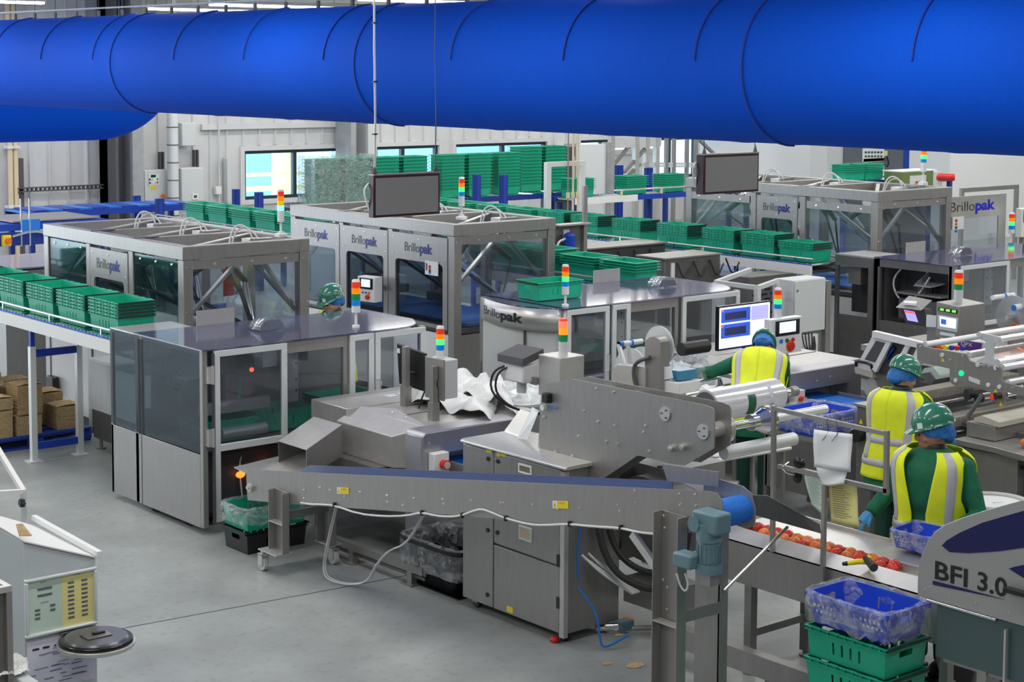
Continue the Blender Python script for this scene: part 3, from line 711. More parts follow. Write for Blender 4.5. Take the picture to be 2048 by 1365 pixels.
# control panel on middle cell
def operator_panel(name, label, c, w, h, d, rz=0, tilt=0, screen='scr_mint', logo=True, estop=True):
    """face looks along local -y"""
    t = root(name, label, 'control panel', c); t.rotation_euler = (0, 0, rz)
    def B(x0, x1, y0, y1, z0, z1, nm, m, par=t, **k):
        mb = MB(Matrix.Translation(Vector(c)) @ Matrix.Rotation(tilt, 4, 'X')); mb.box(x0, x1, y0, y1, z0, z1); return mb.build(nm, m, par, **k)
    B(-w/2, w/2, -d/2, d/2, -h/2, h/2, 'housing', 'white_paint', bev=.006)
    s = B(-w*.36, w*.40, -d/2-.008, -d/2, h*.02, h*.44, 'screen_bezel', 'black_gloss')
    B(-w*.25, w*.27, -d/2-.011, -d/2-.006, h*.10, h*.40, 'screen', screen, s)
    for i, m in enumerate(('hose_blue', 'seal_green', 'red')):
        mb = MB(Matrix.Translation(Vector(c)) @ Matrix.Rotation(tilt, 4, 'X')); x = -w*.18+i*w*.19
        mb.cyl((x, -d/2-.012, -h*.13), (x, -d/2, -h*.13), w*.045, n=10); mb.build('push_button', m, t)
    if estop:
        mb = MB(Matrix.Translation(Vector(c)) @ Matrix.Rotation(tilt, 4, 'X')); mb.cyl((w*.12, -d/2-.03, -h*.30), (w*.12, -d/2, -h*.30), w*.09, w*.09, n=14); mb.build('emergency_stop', 'red', t)
        mb = MB(Matrix.Translation(Vector(c)) @ Matrix.Rotation(tilt, 4, 'X')); mb.cyl((w*.12, -d/2-.006, -h*.30), (w*.12, -d/2, -h*.30), w*.13, n=14); mb.build('stop_collar', 'orange', t)
    return t
# ================================================================== GLASS TOPPED CASE PACKING MACHINES
def rounded_poly(pts, k, r, n=6):
    """replace corner k of a polygon by an arc-like chamfer"""
    P = Vector(pts[k]); A = Vector(pts[k-1]); B = Vector(pts[(k+1) % len(pts)])
    a = P+(A-P).normalized()*r; b = P+(B-P).normalized()*r; out = []
    for i in range(n+1):
        t = i/n; q = a*(1-t)**2+P*2*t*(1-t)+b*t*t; out.append((q.x, q.y))
    return pts[:k]+out+pts[k+1:]
def door_y(t, x0, x1, y, z0, z1, w=.055, mid=None, pane='pane', handle=None, fm='alu'):
    mb = MB().frame('y', y-.03, y, x0, x1, z0, z1, w)
    if mid: mb.box(x0+w, x1-w, y-.028, y, mid-.03, mid+.03)
    d = mb.build('door', fm, t, bev=.004)
    MB().box(x0+w-.01, x1-w+.01, y-.014, y-.008, (mid or z0)+.02, z1-w+.01).build('door_pane', pane, d)
    if handle:
        hx = x0+w/2 if handle == 'l' else x1-w/2; hz = (z0+z1)/2+.15
        MB().tube([(hx, y-.03, hz-.09), (hx, y-.07, hz-.085), (hx, y-.07, hz+.085), (hx, y-.03, hz+.09)], .007, n=6, smooth=1).build('handle', 'chrome', d)
    return d
def dome(t, x, y, z, r=.13):
    """clear bent acrylic hood lying on the lid"""
    mb = MB(); rings = []
    for i in range(9):
        a = PI*i/8; rings.append([(x-r*math.cos(a), y-.09, z+.012+.10*math.sin(a)), (x-r*math.cos(a), y+.09, z+.012+.10*math.sin(a))])
    mb.loft(rings, closed=False, caps=False); mb.poly([(x-r*math.cos(PI*i/8), y-.09, z+.012+.10*math.sin(PI*i/8)) for i in range(9)], (0, .004, 0))
    return mb.build('clear_hood', 'acrylic', t, solid=.004)
def mech(t, x0, x1, y0, y1, z):
    """inner works seen through the panes"""
    mb = MB()
    MB().box(x0+.12, x1-.1, y1-.1, y1-.06, .75, 1.5).build('back_plate', 'steel_dark', t)
    MB().box((x0+x1)/2-.13, (x0+x1)/2+.05, y0+.42, y0+.45, .95, 1.5).build('lift_plate', 'steel_bright', t)
    bolts(t, [((x0+x1)/2-.07+dx, y0+.42, 1.05+dz) for dx in (0, .1) for dz in (0, .1, .25, .35)], (0, -1, 0), .012, m='dark', name='plate_holes')
    MB().box(x0+.15, x0+.85, y0+.30, y0+.36, .96, 1.06).build('cross_member', 'steel_bright', t)
    MB().cyl((x0+.30, y0+.22, .80), (x0+.75, y0+.22, .80), .05, n=14).build('drive_roller', 'steel_bright', t)
    MB().box(x0+.1, x1-.15, y0+.15, y0+.95, .68, .71).build('inner_bed', 'steel', t)
    MB().box(x0+.08, x1-.1, y0+.25, y1-.1, .10, .66).build('lower_works', 'dark', t)
    hx = x0+.22
    MB().poly([(x0+.05, y0+.35, 1.28), (x0+.05, y0+.60, 1.28), (x0+.35, y0+.60, 1.30), (x0+.35, y0+.35, 1.30)], (0, 0, .015)).build('bracket_shelf', 'steel_bright', t)
    MB().poly([(x0+.05, y0+.60, 1.28), (x0+.35, y0+.60, 1.30), (x0+.35, y0+.60, 1.46), (x0+.28, y0+.60, 1.40), (x0+.15, y0+.60, 1.34)], (0, .01, 0)).build('bracket_side', 'steel_bright', t)
    MB().tube([(hx+.1, y0+.9, 1.55), (hx-.05, y0+.95, 1.4), (hx, y0+1.0, 1.15), (hx+.15, y0+.95, 1.05), (hx+.35, y0+.9, 1.12)], .012, n=6, smooth=2).build('cable', 'black', t)
    MB().tube([(x0+.62, y0+.3, .70), (x0+.50, y0+.25, .55), (x0+.48, y0+.2, .35), (x0+.50, y0+.2, .2)], .008, n=6, smooth=2).build('cable', 'hose', t)
    MB().box(x0+.9, x0+1.05, y0+.5, y0+.65, 1.28, 1.42).build('sensor_box', 'white_paint', t)
    for i in range(3): MB().box(x0+.15+i*.18, x0+.28+i*.18, y0+.50, y0+.62, 1.0, 1.26).build('suction_head', 'charcoal', t)
HM = 1.6
def packer(x0, y0, y1, label, layout, x1, left='panel', steel_y=None, n=0):
    t = root('case_packing_machine', label, 'packing machine', (x0+1.0, y0+.6, 0))
    lid = [(x0-.02, y0-.03), (x1-.10, y0-.03), (x1+.12, y0+.35), (x1+.12, y1+.0), (x0-.02, y1)]
    lid = rounded_poly(lid, 1, .25); 
    MB().prism(lid, 'z', HM-.012, HM).build('lid', 'lid', t)
    MB().box(x0, x0+.05, y0, y0+.05, .06, HM-.015).build('corner_post', 'steel', t, bev=.004)
    for (px_, py_) in ((x1-.05, y0), (x0, y1-.05), (x1-.05, y1-.05)): MB().box(px_, px_+.05, py_, py_+.05, .06, HM-.015).build('corner_post', 'steel', t)
    MB().box(x0+.05, x1-.05, y1-.05, y1-.01, HM-.08, HM-.015).build('top_rail', 'steel', t)
    MB().box(x0+.0, x1, y1-.03, y1-.02, .1, .9).build('back_panel', 'steel', t)
    MB().box(x0+.05, x1-.02, y0+.3, y1-.03, .06, .10).build('base_plate', 'dark', t)
    mech(t, x0, x1, y0, y1, .7)
    if left == 'panel':
        ys = PX(281, 700, x0).y; zm = .70
        y2 = steel_y
        for (a, b, k) in ((y0+.05, ys-.008, 1), (ys+.008, y2, 0)):
            MB().box(x0, x0+.014, a, b, .055, zm-.01).build('lower_panel', 'steel', t, bev=.003)
            MB().box(x0+.0, x0+.012, a, b, zm, HM-.02).build('side_pane', 'pane_tint', t)
        MB().box(x0+.001, x0+.03, y0+.05, y2, HM-.05, HM-.016).build('top_rail', 'steel', t)
        MB().box(x0+.002, x0+.03, ys-.012, ys+.012, .06, HM-.02).build('mullion', 'charcoal', t)
        # steel topped infeed part beyond the lid
        MB().box(x0, x0+.62, y1, y2, HM-.03, HM-.012).build('infeed_top', 'steel_bright', t, bev=.003)
        MB().box(x0+.0, x0+.03, y2-.04, y2, .055, HM-.03).build('corner_post', 'steel', t)
        MB().box(x0+.55, x0+.62, y2-.04, y2, .055, HM-.03).build('corner_post', 'steel', t)
        MB().box(x0+.02, x0+.60, y1, y2-.05, 1.20, 1.24).build('inner_bed', 'steel', t)
    if left == 'open':
        ys = steel_y
        MB().box(x0+.01, x0+.03, y0+.05, y1, .05, .80).build('lower_panel', 'steel_dark', t)
        MB().box(x0, x0+.04, y0+.05, y1, HM-.12, HM-.02).build('top_rail', 'steel_dark', t)
        MB().box(x0, x0+.05, y1-.08, y1, .05, HM-.02).build('mullion', 'steel_dark', t)
        MB().box(x0-.0, x0+.6, y1, ys, HM-.03, HM-.012).build('infeed_top', 'steel_bright', t)
        MB().box(x0, x0+.04, ys-.05, ys, .05, HM-.03).box(x0, x0+.04, y1+.02, y1+.1, .05, HM-.03).build('infeed_frame', 'steel_dark', t)
        MB().box(x0, x0+.03, y1+.1, ys-.05, HM-.16, HM-.03).build('top_rail', 'steel_dark', t)
        MB().box(x0+.03, x0+.05, y1, ys, .05, .80).build('lower_panel', 'steel_dark', t)
        MB().box(x0+.35, x0+.4, y0+.3, ys, .8, HM-.1).build('inner_wall', 'dark', t)
        MB().box(x0+.1, x0+.25, y1+.3, y1+.5, 1.2, 1.42).build('sensor_box', 'steel', t)
        MB().tube([(x0+.2, y1-.3, 1.5), (x0+.15, y1-.15, 1.3), (x0+.12, y1-.3, 1.05), (x0+.12, y1-.55, 1.1), (x0+.14, y1-.75, 1.4)], .012, n=6, smooth=2).build('cable', 'hose', t)
        MB().box(x0+.06, x0+.3, y0+.2, y0+.9, 1.16, 1.18).build('bracket_shelf', 'steel', t)
        MB().box(x0+.08, x0+.32, y0+.25, y0+.85, .85, 1.1).build('suction_head', 'charcoal', t)
    for it in layout:
        kind, a, b = it[0], it[1], it[2]
        if kind == 'door': door_y(t, a, b, y0, it[3], HM-.02, mid=it[4] if len(it) > 4 else None, handle=it[5] if len(it) > 5 else None)
        if kind == 'bay':
            MB().box(a, b, y0, y0+.03, HM-.12, HM-.02).build('header_bar', 'steel', t)
            MB().box(a, b, y0+.015, y0+.021, .75, HM-.12).build('bay_pane', 'pane', t)
            MB().box(b-.05, b, y0+.002, y0+.05, .1, HM-.12).build('mullion', 'steel', t)
        if kind == 'post': MB().box(a, b, y0-.004, y0+.05, .06, HM-.02).build('mullion', 'steel', t)
        if kind == 'plain': MB().box(a, b, y0+.0, y0+.02, .1, it[3]).build('lower_panel', 'white_paint', t)
    # upright steel fin and bent clear hood on the lid
    fx = PZ(365, 655, HM); fy = fx.y-0 if n == 0 else 0
    so = .98 if n == 1 else 0
    MB().box(x0+.62+so, x0+1.02+so, y1-.015, y1-.005, HM, HM+.14).build('steel_fin', 'steel_bright', t)
    dome(t, x0+1.02+so, y0+.62, HM)
    for i in range(5):
        MB().cyl((x0+.12 if i % 2 else x0+.5, y0+.1+i*.3, 0), (x0+.12 if i % 2 else x0+.5, y0+.1+i*.3, .07), .022, n=8).cyl((x0+.12 if i % 2 else x0+.5, y0+.1+i*.3, 0), (x0+.12 if i % 2 else x0+.5, y0+.1+i*.3, .012), .07, n=12).build('foot', 'charcoal', t)
    return t
def X4(px, Y=12.75): return PY(px, 690, Y).x
M4 = packer(7.24, 12.75, 13.95, 'near left glass lidded packing machine with steel lower panels on the open floor',
    [('door', X4(425), X4(571), .10, .74, None), ('bay', X4(571), X4(696)), ('door', X4(697), X4(745), .25), ('door', X4(748), X4(848), .25, None, 'l')], X4(850), steel_y=14.43)
for zz in (1.38, .84): MB().box(X4(409), X4(420), 12.70, 12.75, zz-.07, zz+.07).cyl((X4(420), 12.71, zz-.08), (X4(420), 12.71, zz+.08), .014, n=8).build('hinge', 'steel_bright', M4)
MB().box(X4(421), X4(424), 12.705, 12.74, .1, 1.56).build('door_seal', 'charcoal', M4)
MB().cyl((8.05, 12.75+.1, .30), (8.05, 12.75+.35, .30), .09, n=12).build('motor', 'black_gloss', M4)
MB().ell((7.72, 12.95, .42), (.045, .03, .03)).build('orange_lamp', 'lamp_orange', M4)
MB().ell((8.0, 12.93, .47), (.06, .03, .035)).build('orange_lamp', 'lamp_orange', M4)
MB().ell((7.80, 12.88, 1.35), (.02, .02, .02)).build('red_lamp', 'sig_red_on', M4)
# crates inside it
for i, (x, y, z, w) in enumerate(((7.75, 13.62, .98, 'upper crate seen inside near left machine behind its side pane'), (7.62, 13.15, .73, 'lower crate just inside the near left machine behind the hinged door'), (8.25, 13.25, .73, 'crate in the middle of near left machine below the cross member'), (9.02, 13.3, .76, 'top crate of nested pair inside near left machine right of the door'), (9.02, 13.3, .72, 'lower crate of nested pair inside near left machine right of the door'))):
    crate(x, y, z, 'green '+w, 'crates inside the near left machine', PI/2, True)
# stack light standing behind and above the near left machine lid
p = PZ(712, 655, HM)
stack_light(p.x, p.y, HM, 'unlit signal light on thin pole above the near left glass lid, beside small panel', cols=('sig_red', 'sig_orange', 'sig_green', 'sig_blue'), pole=.14, sleeve=.06, r=.04, seg=.055)
# green boxes feed
def X10(px): return PY(px, 620, 12.75).x
x10 = 11.28
M10 = packer(x10, 12.75, 14.05, 'middle glass lidded packing machine with curved lettered steel front and white base',
    [('door', X10(1131), X10(1216), .12, None, 'r'), ('door', X10(1222), X10(1258), .12), ('bay', X10(1259), X10(1357)), ('door', X10(1362), X10(1476), .75, .95)], X10(1478), left='none', n=1)
MB().box(X10(1362), X10(1476), 12.752, 12.77, .1, .75).build('lower_panel', 'steel', M10)
# curved steel band and curved white base at its left end
pts = []
A = PZ(975, 597, 1.58); Bp = Vector((x10-.02, 12.78))
n = 12
for i in range(n+1):
    t_ = i/n; q = Vector((A.x, A.y+.1))*(1-t_)**2 + Vector((x10-.42, 13.05))*2*t_*(1-t_) + Vector((x10+.05, 12.74))*t_*t_
    pts.append((q.x, q.y))
band = MB()
band.loft([[(x, y, z) for x, y in pts] for z in (1.585, 1.36)], closed=False, caps=False)
band.build('curved_fascia', 'steel_bright', M10, solid=.02, sharp=60)
MB().prism(pts+[(x10+.05, 14.05), (A.x+.02, 14.05)], 'z', 1.585, 1.60).build('curved_top', 'lid', M10)
p2 = [(x+.03, y+.03) for x, y in pts]
MB().prism(p2+[(x10+.08, 14.0), (A.x+.05, 14.0)], 'z', .10, 1.355).build('white_base', 'cab_grey', M10, sharp=60)
mb = MB(); q = pts[7]; mb.box(q[0]+.012, q[0]+.03, q[1]+.0, q[1]+.02, .1, 1.35)
mb.build('panel_joint', 'charcoal', M10)
# lettering following the curve
cum = [0]
for a, b in zip(pts, pts[1:]): cum.append(cum[-1]+math.dist(a, b))
def curve_text(body, s0, width, size, fat, m):
    tb = MB().text(body, (0, 0, 0), (1, 0, 0), (0, 0, 1), size, width=width, fat=fat)
    out = []
    for (x, y, z) in tb.v:
        s = s0+x
        for i in range(len(pts)-1):
            if cum[i+1] >= s or i == len(pts)-2: break
        f = (s-cum[i])/(cum[i+1]-cum[i]); d = Vector((pts[i+1][0]-pts[i][0], pts[i+1][1]-pts[i][1])).normalized(); nn = Vector((d.y, -d.x))
        out.append((pts[i][0]+d.x*(s-cum[i])+nn.x*.014, pts[i][1]+d.y*(s-cum[i])+nn.y*.014, 1.43+z))
    tb.v = out; tb.build('brand_lettering', m, M10)
LT = cum[-1]
curve_text('Brillo', LT*.10, LT*.30, .13, -.001, 'black'); curve_text('pak', LT*.41, LT*.26, .13, .004, 'black')
# crate on the lid and its signal light
p = PZ(1076, 597, 1.6)
o = copy_thing(crate0, (11.70, 13.42, 1.605), PI/2-.06, 'lone green crate with stamped letters standing on the curved machine top', 'crates standing alone'); 
p = PZ(1119, 604, 1.6)
stack_light(11.42, 12.86, 1.6, 'green lit signal light in front of the lone green crate', cols=('sig_red', 'sig_orange', 'sig_green_on', 'sig_blue'), pole=.12, sleeve=.08, r=.036, seg=.05)
# right machine (dark, open)
def X8(px): return PY(px, 560, 12.68).x
M8 = packer(17.56, 12.68, 13.86, 'right glass lidded packing machine with dark open bays beside the right conveyor',
    [('post', 17.56, X8(1916)), ('door', X8(1918), X8(2015), .80), ('bay', X8(2016), X8(2150))], X8(2160), left='open', steel_y=14.50, n=2)
# inner crates, lit interior pieces
for i, (x, y, z) in enumerate(((12.0, 13.35, .95), (12.7, 13.35, .9))):
    crate(x, y, z, 'green crate inside the middle machine behind the '+('left' if i == 0 else 'right')+' narrow doors', 'crates inside the middle machine', 0, False)
# ================================================================== INCLINED TAKEAWAY CONVEYOR (front)
def G(px_, py_, X): p = PX(px_, py_, X); return (p.y, p.z)
XA, XB = 7.20, 7.54
t = root('inclined_conveyor', 'long inclined steel belt conveyor in the foreground with yellow warning labels', 'conveyor', (7.4, 9.2, 0))
near = [G(492, 948, XA), G(497, 940, XA), G(1415, 983, XA), G(1433, 987, XA), G(1443, 1000, XA), G(1446, 1025, XA), G(1447, 1062, XA), G(1400, 1066, XA), G(1313, 1068, XA), G(923, 1032, XA), G(760, 1021, XA), G(560, 1007, XA), G(495, 1001, XA)]
MB().prism(near, 'x', XA, XA+.006).build('side_plate', 'steel', t)
far = [G(620, 931, XB), G(1345, 963, XB), (G(1345, 963, XB)[0], G(1345, 963, XB)[1]-.16), (G(620, 931, XB)[0]+.05, .55), G(600, 940, XB)]
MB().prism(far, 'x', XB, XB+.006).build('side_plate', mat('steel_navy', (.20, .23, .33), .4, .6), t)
f2 = [(y, z) for y, z in near]
y0, z0 = G(560, 975, XA); y1, z1 = G(1400, 1020, XA)
MB().prism([(y0, z0), (y1, z1), (y1, z1-.03), (y0, z0-.03)], 'x', XA+.01, XB-.01).build('belt', 'blue_belt', t)
MB().cyl((XA+.02, y1-.02, z1-.045), (XB+.0, y1-.02, z1-.045), .085, n=28).build('head_roller_belt', 'blue_belt', t)
MB().cyl((XA+.02, y0, z0-.04), (XB-.02, y0, z0-.04), .05, n=20).build('tail_roller', 'blue_belt', t)
ye, ze = y1, z1
ro = [(y1+.30, z1+.10), (y1-.02, z1+.09), (y1-.085, z1+.06), (y1-.12, z1-.02), (y1-.12, z1-.13), (y1-.05, z1-.16), (y1+.30, z1-.14)]
MB().prism(ro, 'x', XB+.0, XB+.008).build('end_plate', 'steel', t)
MB().prism([(y1+.55, z1+.02), (y1+.12, z1+.07), (y1+.12, z1+.16), (y1+.60, z1+.12)], 'x', XB-.06, XB-.05).build('hopper_plate', 'steel', t)
bp = [(640, 975), (690, 993), (774, 991), (775, 1004), (828, 997), (885, 999), (888, 1008), (943, 1001), (1001, 1006), (1007, 1006), (1066, 1009), (1116, 1019), (1160, 1016), (1236, 1010), (1270, 982), (1273, 1005), (1240, 1022), (1359, 988), (1391, 990), (1361, 1010), (1392, 1012), (1372, 1051), (540, 991), (608, 980), (608, 997), (660, 980), (720, 984), (806, 1011)]
bolts(t, [(XA, *G(a, b, XA)) for a, b in bp], (-1, 0, 0), .008, name='rivets')
p = G(502, 975, XA); MB().cyl((XA-.02, *p), (XA, *p), .035, n=14).cyl((XA-.04, *p), (XA, *p), .016, n=8).build('bearing', 'steel_bright', t)
for (a, b, c, d) in ((675, 975, 698, 989), (1106, 1002, 1137, 1018)):
    p = G(a, b, XA); q = G(c, d, XA)
    bl, br, tr, tl = G(a, d-1, XA), G(c, d, XA), G(c, b+1, XA), G(a, b, XA)
    w = MB().prism([bl, br, tr, tl], 'x', XA-.004, XA-.0005).build('warning_label', 'yellow', t)
    def L(u, v): return (bl[0]+(br[0]-bl[0])*u+(tl[0]-bl[0])*v, bl[1]+(br[1]-bl[1])*u+(tl[1]-bl[1])*v)
    MB().prism([L(0, 0), L(.3, 0), L(.3, 1), L(0, 1)], 'x', XA-.005, XA-.004).build('white_field', 'paper', w)
    MB().prism([L(.04, .15), L(.27, .15), L(.155, .85)], 'x', XA-.0065, XA-.005).build('warning_triangle', 'yellow', w)
    MB().prism([L(.14, .3), L(.17, .3), L(.17, .6), L(.14, .6)], 'x', XA-.007, XA-.0065).build('exclamation_mark', 'black', w)
    q = L(.42, .58); MB().text('CAUTION', (XA-.0045, q[0], q[1]), (0, -1, (br[1]-bl[1])/(bl[0]-br[0])), UP, .02, width=.055).build('print', 'orange', w)
# white cable clipped along its lower edge
cab = [(604, 1006), (625, 1009), (640, 1009), (671, 1011), (720, 1028), (770, 1033), (815, 1032), (846, 1025), (875, 1032), (905, 1034), (927, 1031), (955, 1020), (970, 1019), (988, 1026), (1014, 1037), (1060, 1049), (1090, 1051), (1140, 1048), (1185, 1053), (1244, 1056), (1280, 1065), (1312, 1068)]
MB().tube([(XA-.012, *G(a, b, XA)) for a, b in cab], .0075, n=8, smooth=1).build('cable', 'hose', t, sharp=80)
for (a, b) in ((671, 1010), (846, 1026), (927, 1031), (1014, 1037), (1142, 1048), (1244, 1056)): q = G(a, b, XA); MB().box(XA-.022, XA-.002, q[0]-.008, q[0]+.008, q[1]-.018, q[1]+.018).build('cable_tie', 'black', t)
# legs
def channel(x, ya, yb, za, zb, d=.06, nm='leg'):
    """u-section upright, open towards -x"""
    return MB().box(x, x+.006, ya, yb, za, zb).box(x-d, x, ya, ya+.006, za, zb).box(x-d, x, yb-.006, yb, za, zb).build(nm, 'steel', t, bev=.002)
ya = G(543, 1040, XA-.04)[0]; yb = G(571, 1040, XA-.04)[0]
channel(XA-.01, yb, ya, .17, G(548, 975, XA)[1]); 
MB().box(XA-.07, XA-.004, yb+.006, ya-.006, .40, .408).build('gusset', 'steel_bright', t)
channel(XB+.07, yb-.03, ya-.05, .17, .62)
def castor(x, y, mname='rubber_grey', z=0, r=.055, ori=0):
    c = MB().cyl((x-.02, y, r), (x+.02, y, r), r, n=20).build('castor_wheel', mname, t, bev=.004)
    MB().box(x-.032, x-.022, y-.03, y+.03, r-.01, .13).box(x+.022, x+.032, y-.03, y+.03, r-.01, .13).box(x-.032, x+.032, y-.03, y+.035, .125, .14).build('castor_fork', 'steel_bright', c)
    MB().cyl((x, y, .138), (x, y, .165), .02, n=10).build('castor_stem', 'steel_bright', c); return c
MB().box(XA-.13, XA+.02, yb, ya+.06, .165, .175).build('foot_plate', 'steel_bright', t); castor(XA-.10, ya+.03)
MB().box(XB+.02, XB+.14, yb-.03, ya-.02, .165, .175).build('foot_plate', 'steel_bright', t); castor(XB+.09, yb+.03)
MB().bar((XA, (ya+yb)/2, .45), (XB+.07, (ya+yb)/2, .45), .03, .06).build('cross_bar', 'steel', t)
ya = G(1312, 1200, XA-.05)[0]; yb = G(1362, 1200, XA-.05)[0]
channel(XA-.01, yb, ya, .0, G(1340, 1030, XA)[1]+.02, d=.075)
MB().box(XA-.085, XA-.016, yb+.006, ya-.006, .12 if 0 else .70, .706).build('gusset', 'steel_bright', t)
ya2 = G(1401, 1200, XB-.05)[0]; yb2 = G(1447, 1200, XB-.05)[0]
YL2 = (PX(1401, 1200, XB+.02).y, PX(1449, 1200, XB+.02).y)
MB().box(XB-.03, XB-.024, YL2[1], YL2[0], 0, z1+.0).box(XB-.03, XB+.05, YL2[1], YL2[1]+.006, 0, z1).build('leg', 'steel', t)
q1 = PX(1365, 1232, XA-.01); q2 = PX(1425, 1210, XB-.03)
MB().bar((XA-.01, q1.y, q1.z-.01), (XB-.03, q1.y-.01, q1.z-.01), .01, .07).build('cross_bar', 'steel', t)
MB().bar((XA+.0, G(1265, 1068, XA)[0], G(1265, 1068, XA)[1]), (XA+.0, G(1312, 1135, XA)[0], G(1312, 1135, XA)[1]), .03, .05).build('stay', 'steel_bright', t)
bolts(t, [(XA-.012, *G(a, b, XA)) for a, b in ((1330, 1032), (1332, 1056), (1329, 1160), (1338, 1175), (1337, 1219), (1336, 1250), (1320, 1198))], (-1, 0, 0), .010, name='rivets')
# gear motor
XM = 7.06
def gm(a, b, c, d, x0, x1, nm, m='motor', bev=.012):
    p = G(a, b, XM); q = G(c, d, XM); return MB().box(x0, x1, q[0], p[0], q[1], p[1]).build(nm, m, mo, bev=bev)
mo = MB().box(XM, XM+.13, G(1432, 1062, XM)[0], G(1383, 1062, XM)[0], G(1400, 1066, XM)[1], G(1400, 1024, XM)[1]).build('gear_motor', 'motor', t, bev=.014)
p = G(1391, 1048, XM); MB().cyl((XM-.02, *p), (XM, *p), .045, .035, n=16).build('output_cap', 'motor', mo)
c_ = G(1404, 1085, XM); MB().cyl((XM+.06, c_[0], c_[1]+.10), (XM+.06, c_[0], c_[1]+.0), .075, n=20).build('flange', 'motor', mo)
b_ = G(1408, 1140, XM)
MB().cyl((XM+.06, c_[0], c_[1]+.02), (XM+.06, c_[0], b_[1]), .066, n=20).build('motor_body', 'motor', mo)
mb = MB()
for i in range(14): a = 2*PI*i/14; mb.box(XM+.06+.068*math.cos(a)-.004, XM+.06+.068*math.cos(a)+.004, c_[0]+.068*math.sin(a)-.004, c_[0]+.068*math.sin(a)+.004, b_[1]+.03, c_[1]-.02)
mb.build('cooling_fins', 'motor', mo)
MB().cyl((XM+.06, c_[0], b_[1]-.03), (XM+.06, c_[0], b_[1]+.025), .078, n=20).build('fan_cover', 'motor', mo)
p = G(1357, 1097, XM-.02); q = G(1392, 1140, XM-.02); MB().box(XM-.07, XM+.03, q[0], p[0], q[1], p[1]-.01).build('terminal_box', 'motor', mo, bev=.012)
p = G(1357, 1180, XM); MB().tube([(XM-.02, p[0], p[1]+.10), (XM-.01, p[0]-.03, p[1]+.02), (XM, p[0]-.06, p[1]+.0), (XM, p[0]-.08, p[1]+.05), (XM, p[0]-.05, p[1]+.11)], .006, n=6, smooth=2).build('cable_loop', 'hose', mo)
MB().box(XM+.02, XM+.10, G(1415, 1160, XM)[0], G(1395, 1160, XM)[0], G(1400, 1172, XM)[1], G(1400, 1150, XM)[1]).build('torque_bracket', 'steel', mo)
# hanging twin cable loop to the floor under the conveyor
lp = [(671, 1012), (652, 1095), (645, 1140), (655, 1162), (700, 1172), (735, 1165), (748, 1135), (775, 1102), (812, 1090), (846, 1030)]
for k, d in enumerate((0, .018)):
    MB().tube([(XA+.20+d, *G(a+4*k, b-2*k, XA+.20+d)) if G(a, b, XA+.2)[1] > .02 else tuple(PZ(a+4*k, b-2*k, .012)) for a, b in lp], .006, n=6, smooth=2).build('hanging_cable', 'hose', t)
# discharge chute and stay rod, on the far side of the head roller
pts = [PX(1490, 990, XB+.02), PX(1535, 992, XB+.12), PZ(1640, 1050, 1.18), PZ(1642, 1068, 1.13), PZ(1560, 1042, 1.15), PX(1505, 1030, XB+.05)]
MB().poly(pts, (.006, .004, 0)).build('chute_plate', 'steel', t)
a = PX(1448, 1182, XB+.0); b = PZ(1575, 1055, 1.13)
MB().cyl(a, b, .010, n=8).build('stay_rod', 'steel_bright', t)
MB().poly([PX(1342, 955, XB+.03), PX(1478, 962, XB+.35), PX(1482, 1003, XB+.35), PX(1446, 1006, XB+.03)], (.0, 0, -.006)).build('side_hopper', 'steel', t)
# ================================================================== CABINET MACHINE WITH BIG SIDE PLATES
XC = 7.77
t = root('film_wrapping_machine', 'steel electrical cabinet on castors with big riveted side plates and film rolls on top', 'wrapping machine', (8.1, 9.2, 0))
Y0, Y1 = 8.73, 9.87
MB().box(XC+.02, 8.30, Y0+.02, Y1, .07, 1.235).build('cabinet_body', 'steel', t)
ys = G(987, 1000, XC)[0]; zh = .80
MB().box(XC, XC+.02, ys+.005, Y1, .07, 1.225).build('cabinet_door', 'steel', t, bev=.006)
pz = [(ys-.005, .885), (Y0+.10, .87), (Y0+.10, 1.215), (ys-.005, 1.215)]
zl = G(987, 1088, XC)[1]; zr = G(1120, 1135, XC)[1]
MB().prism([(ys-.005, .07), (Y0+.06, .07), (Y0+.06, zr-.006), (ys-.005, zl-.006)], 'x', XC, XC+.02).build('cabinet_door', 'steel', t, bev=.006)
MB().prism([(ys-.005, zl+.006), (Y0+.06, zr+.006), (Y0+.06, 1.225), (ys-.005, 1.225)], 'x', XC, XC+.02).build('cabinet_door', 'steel', t, bev=.006)
MB().box(XC-.01, XC+.03, Y0, Y0+.045, .05, 1.22).build('edge_strip', 'steel_bright', t)
mb = MB()
for zz in (.25, .55, .85, 1.05): mb.box(XC-.014, XC-.004, Y0+.045, Y0+.075, zz, zz+.08)
mb.build('hinges', 'black', t)
MB().prism([(XC-.02, 1.235), (XC-.02, 1.25), (XC+.0, 1.262), (8.32, 1.262), (8.32, 1.235)], 'y', Y0-.02, Y1+.01).build('cabinet_lid', 'steel_bright', t, bev=.003)
for (a, b) in ((977, 918), (996, 923), (976, 1061), (995, 1066), (975, 1190)):
    p = G(a, b, XC); MB().cyl((XC-.008, *p), (XC, *p), .016, n=12).build('door_lock', 'black', t)
def grille(a, b, c, d):
    p = G(a, b, XC); q = G(c, d, XC); g = MB().frame('x', XC-.008, XC, q[0], p[0], q[1], p[1], .012).build('vent_grille', 'paper', t)
    mb = MB(); n = 12
    for i in range(n): z = q[1]+.012+(p[1]-q[1]-.024)*(i+.5)/n; mb.box(XC-.006, XC-.001, q[0]+.012, p[0]-.012, z-.004, z+.002)
    mb.build('louvres', 'cream', g); MB().box(XC-.002, XC, q[0]+.01, p[0]-.01, q[1]+.01, p[1]-.01).build('vent_back', 'charcoal', g)
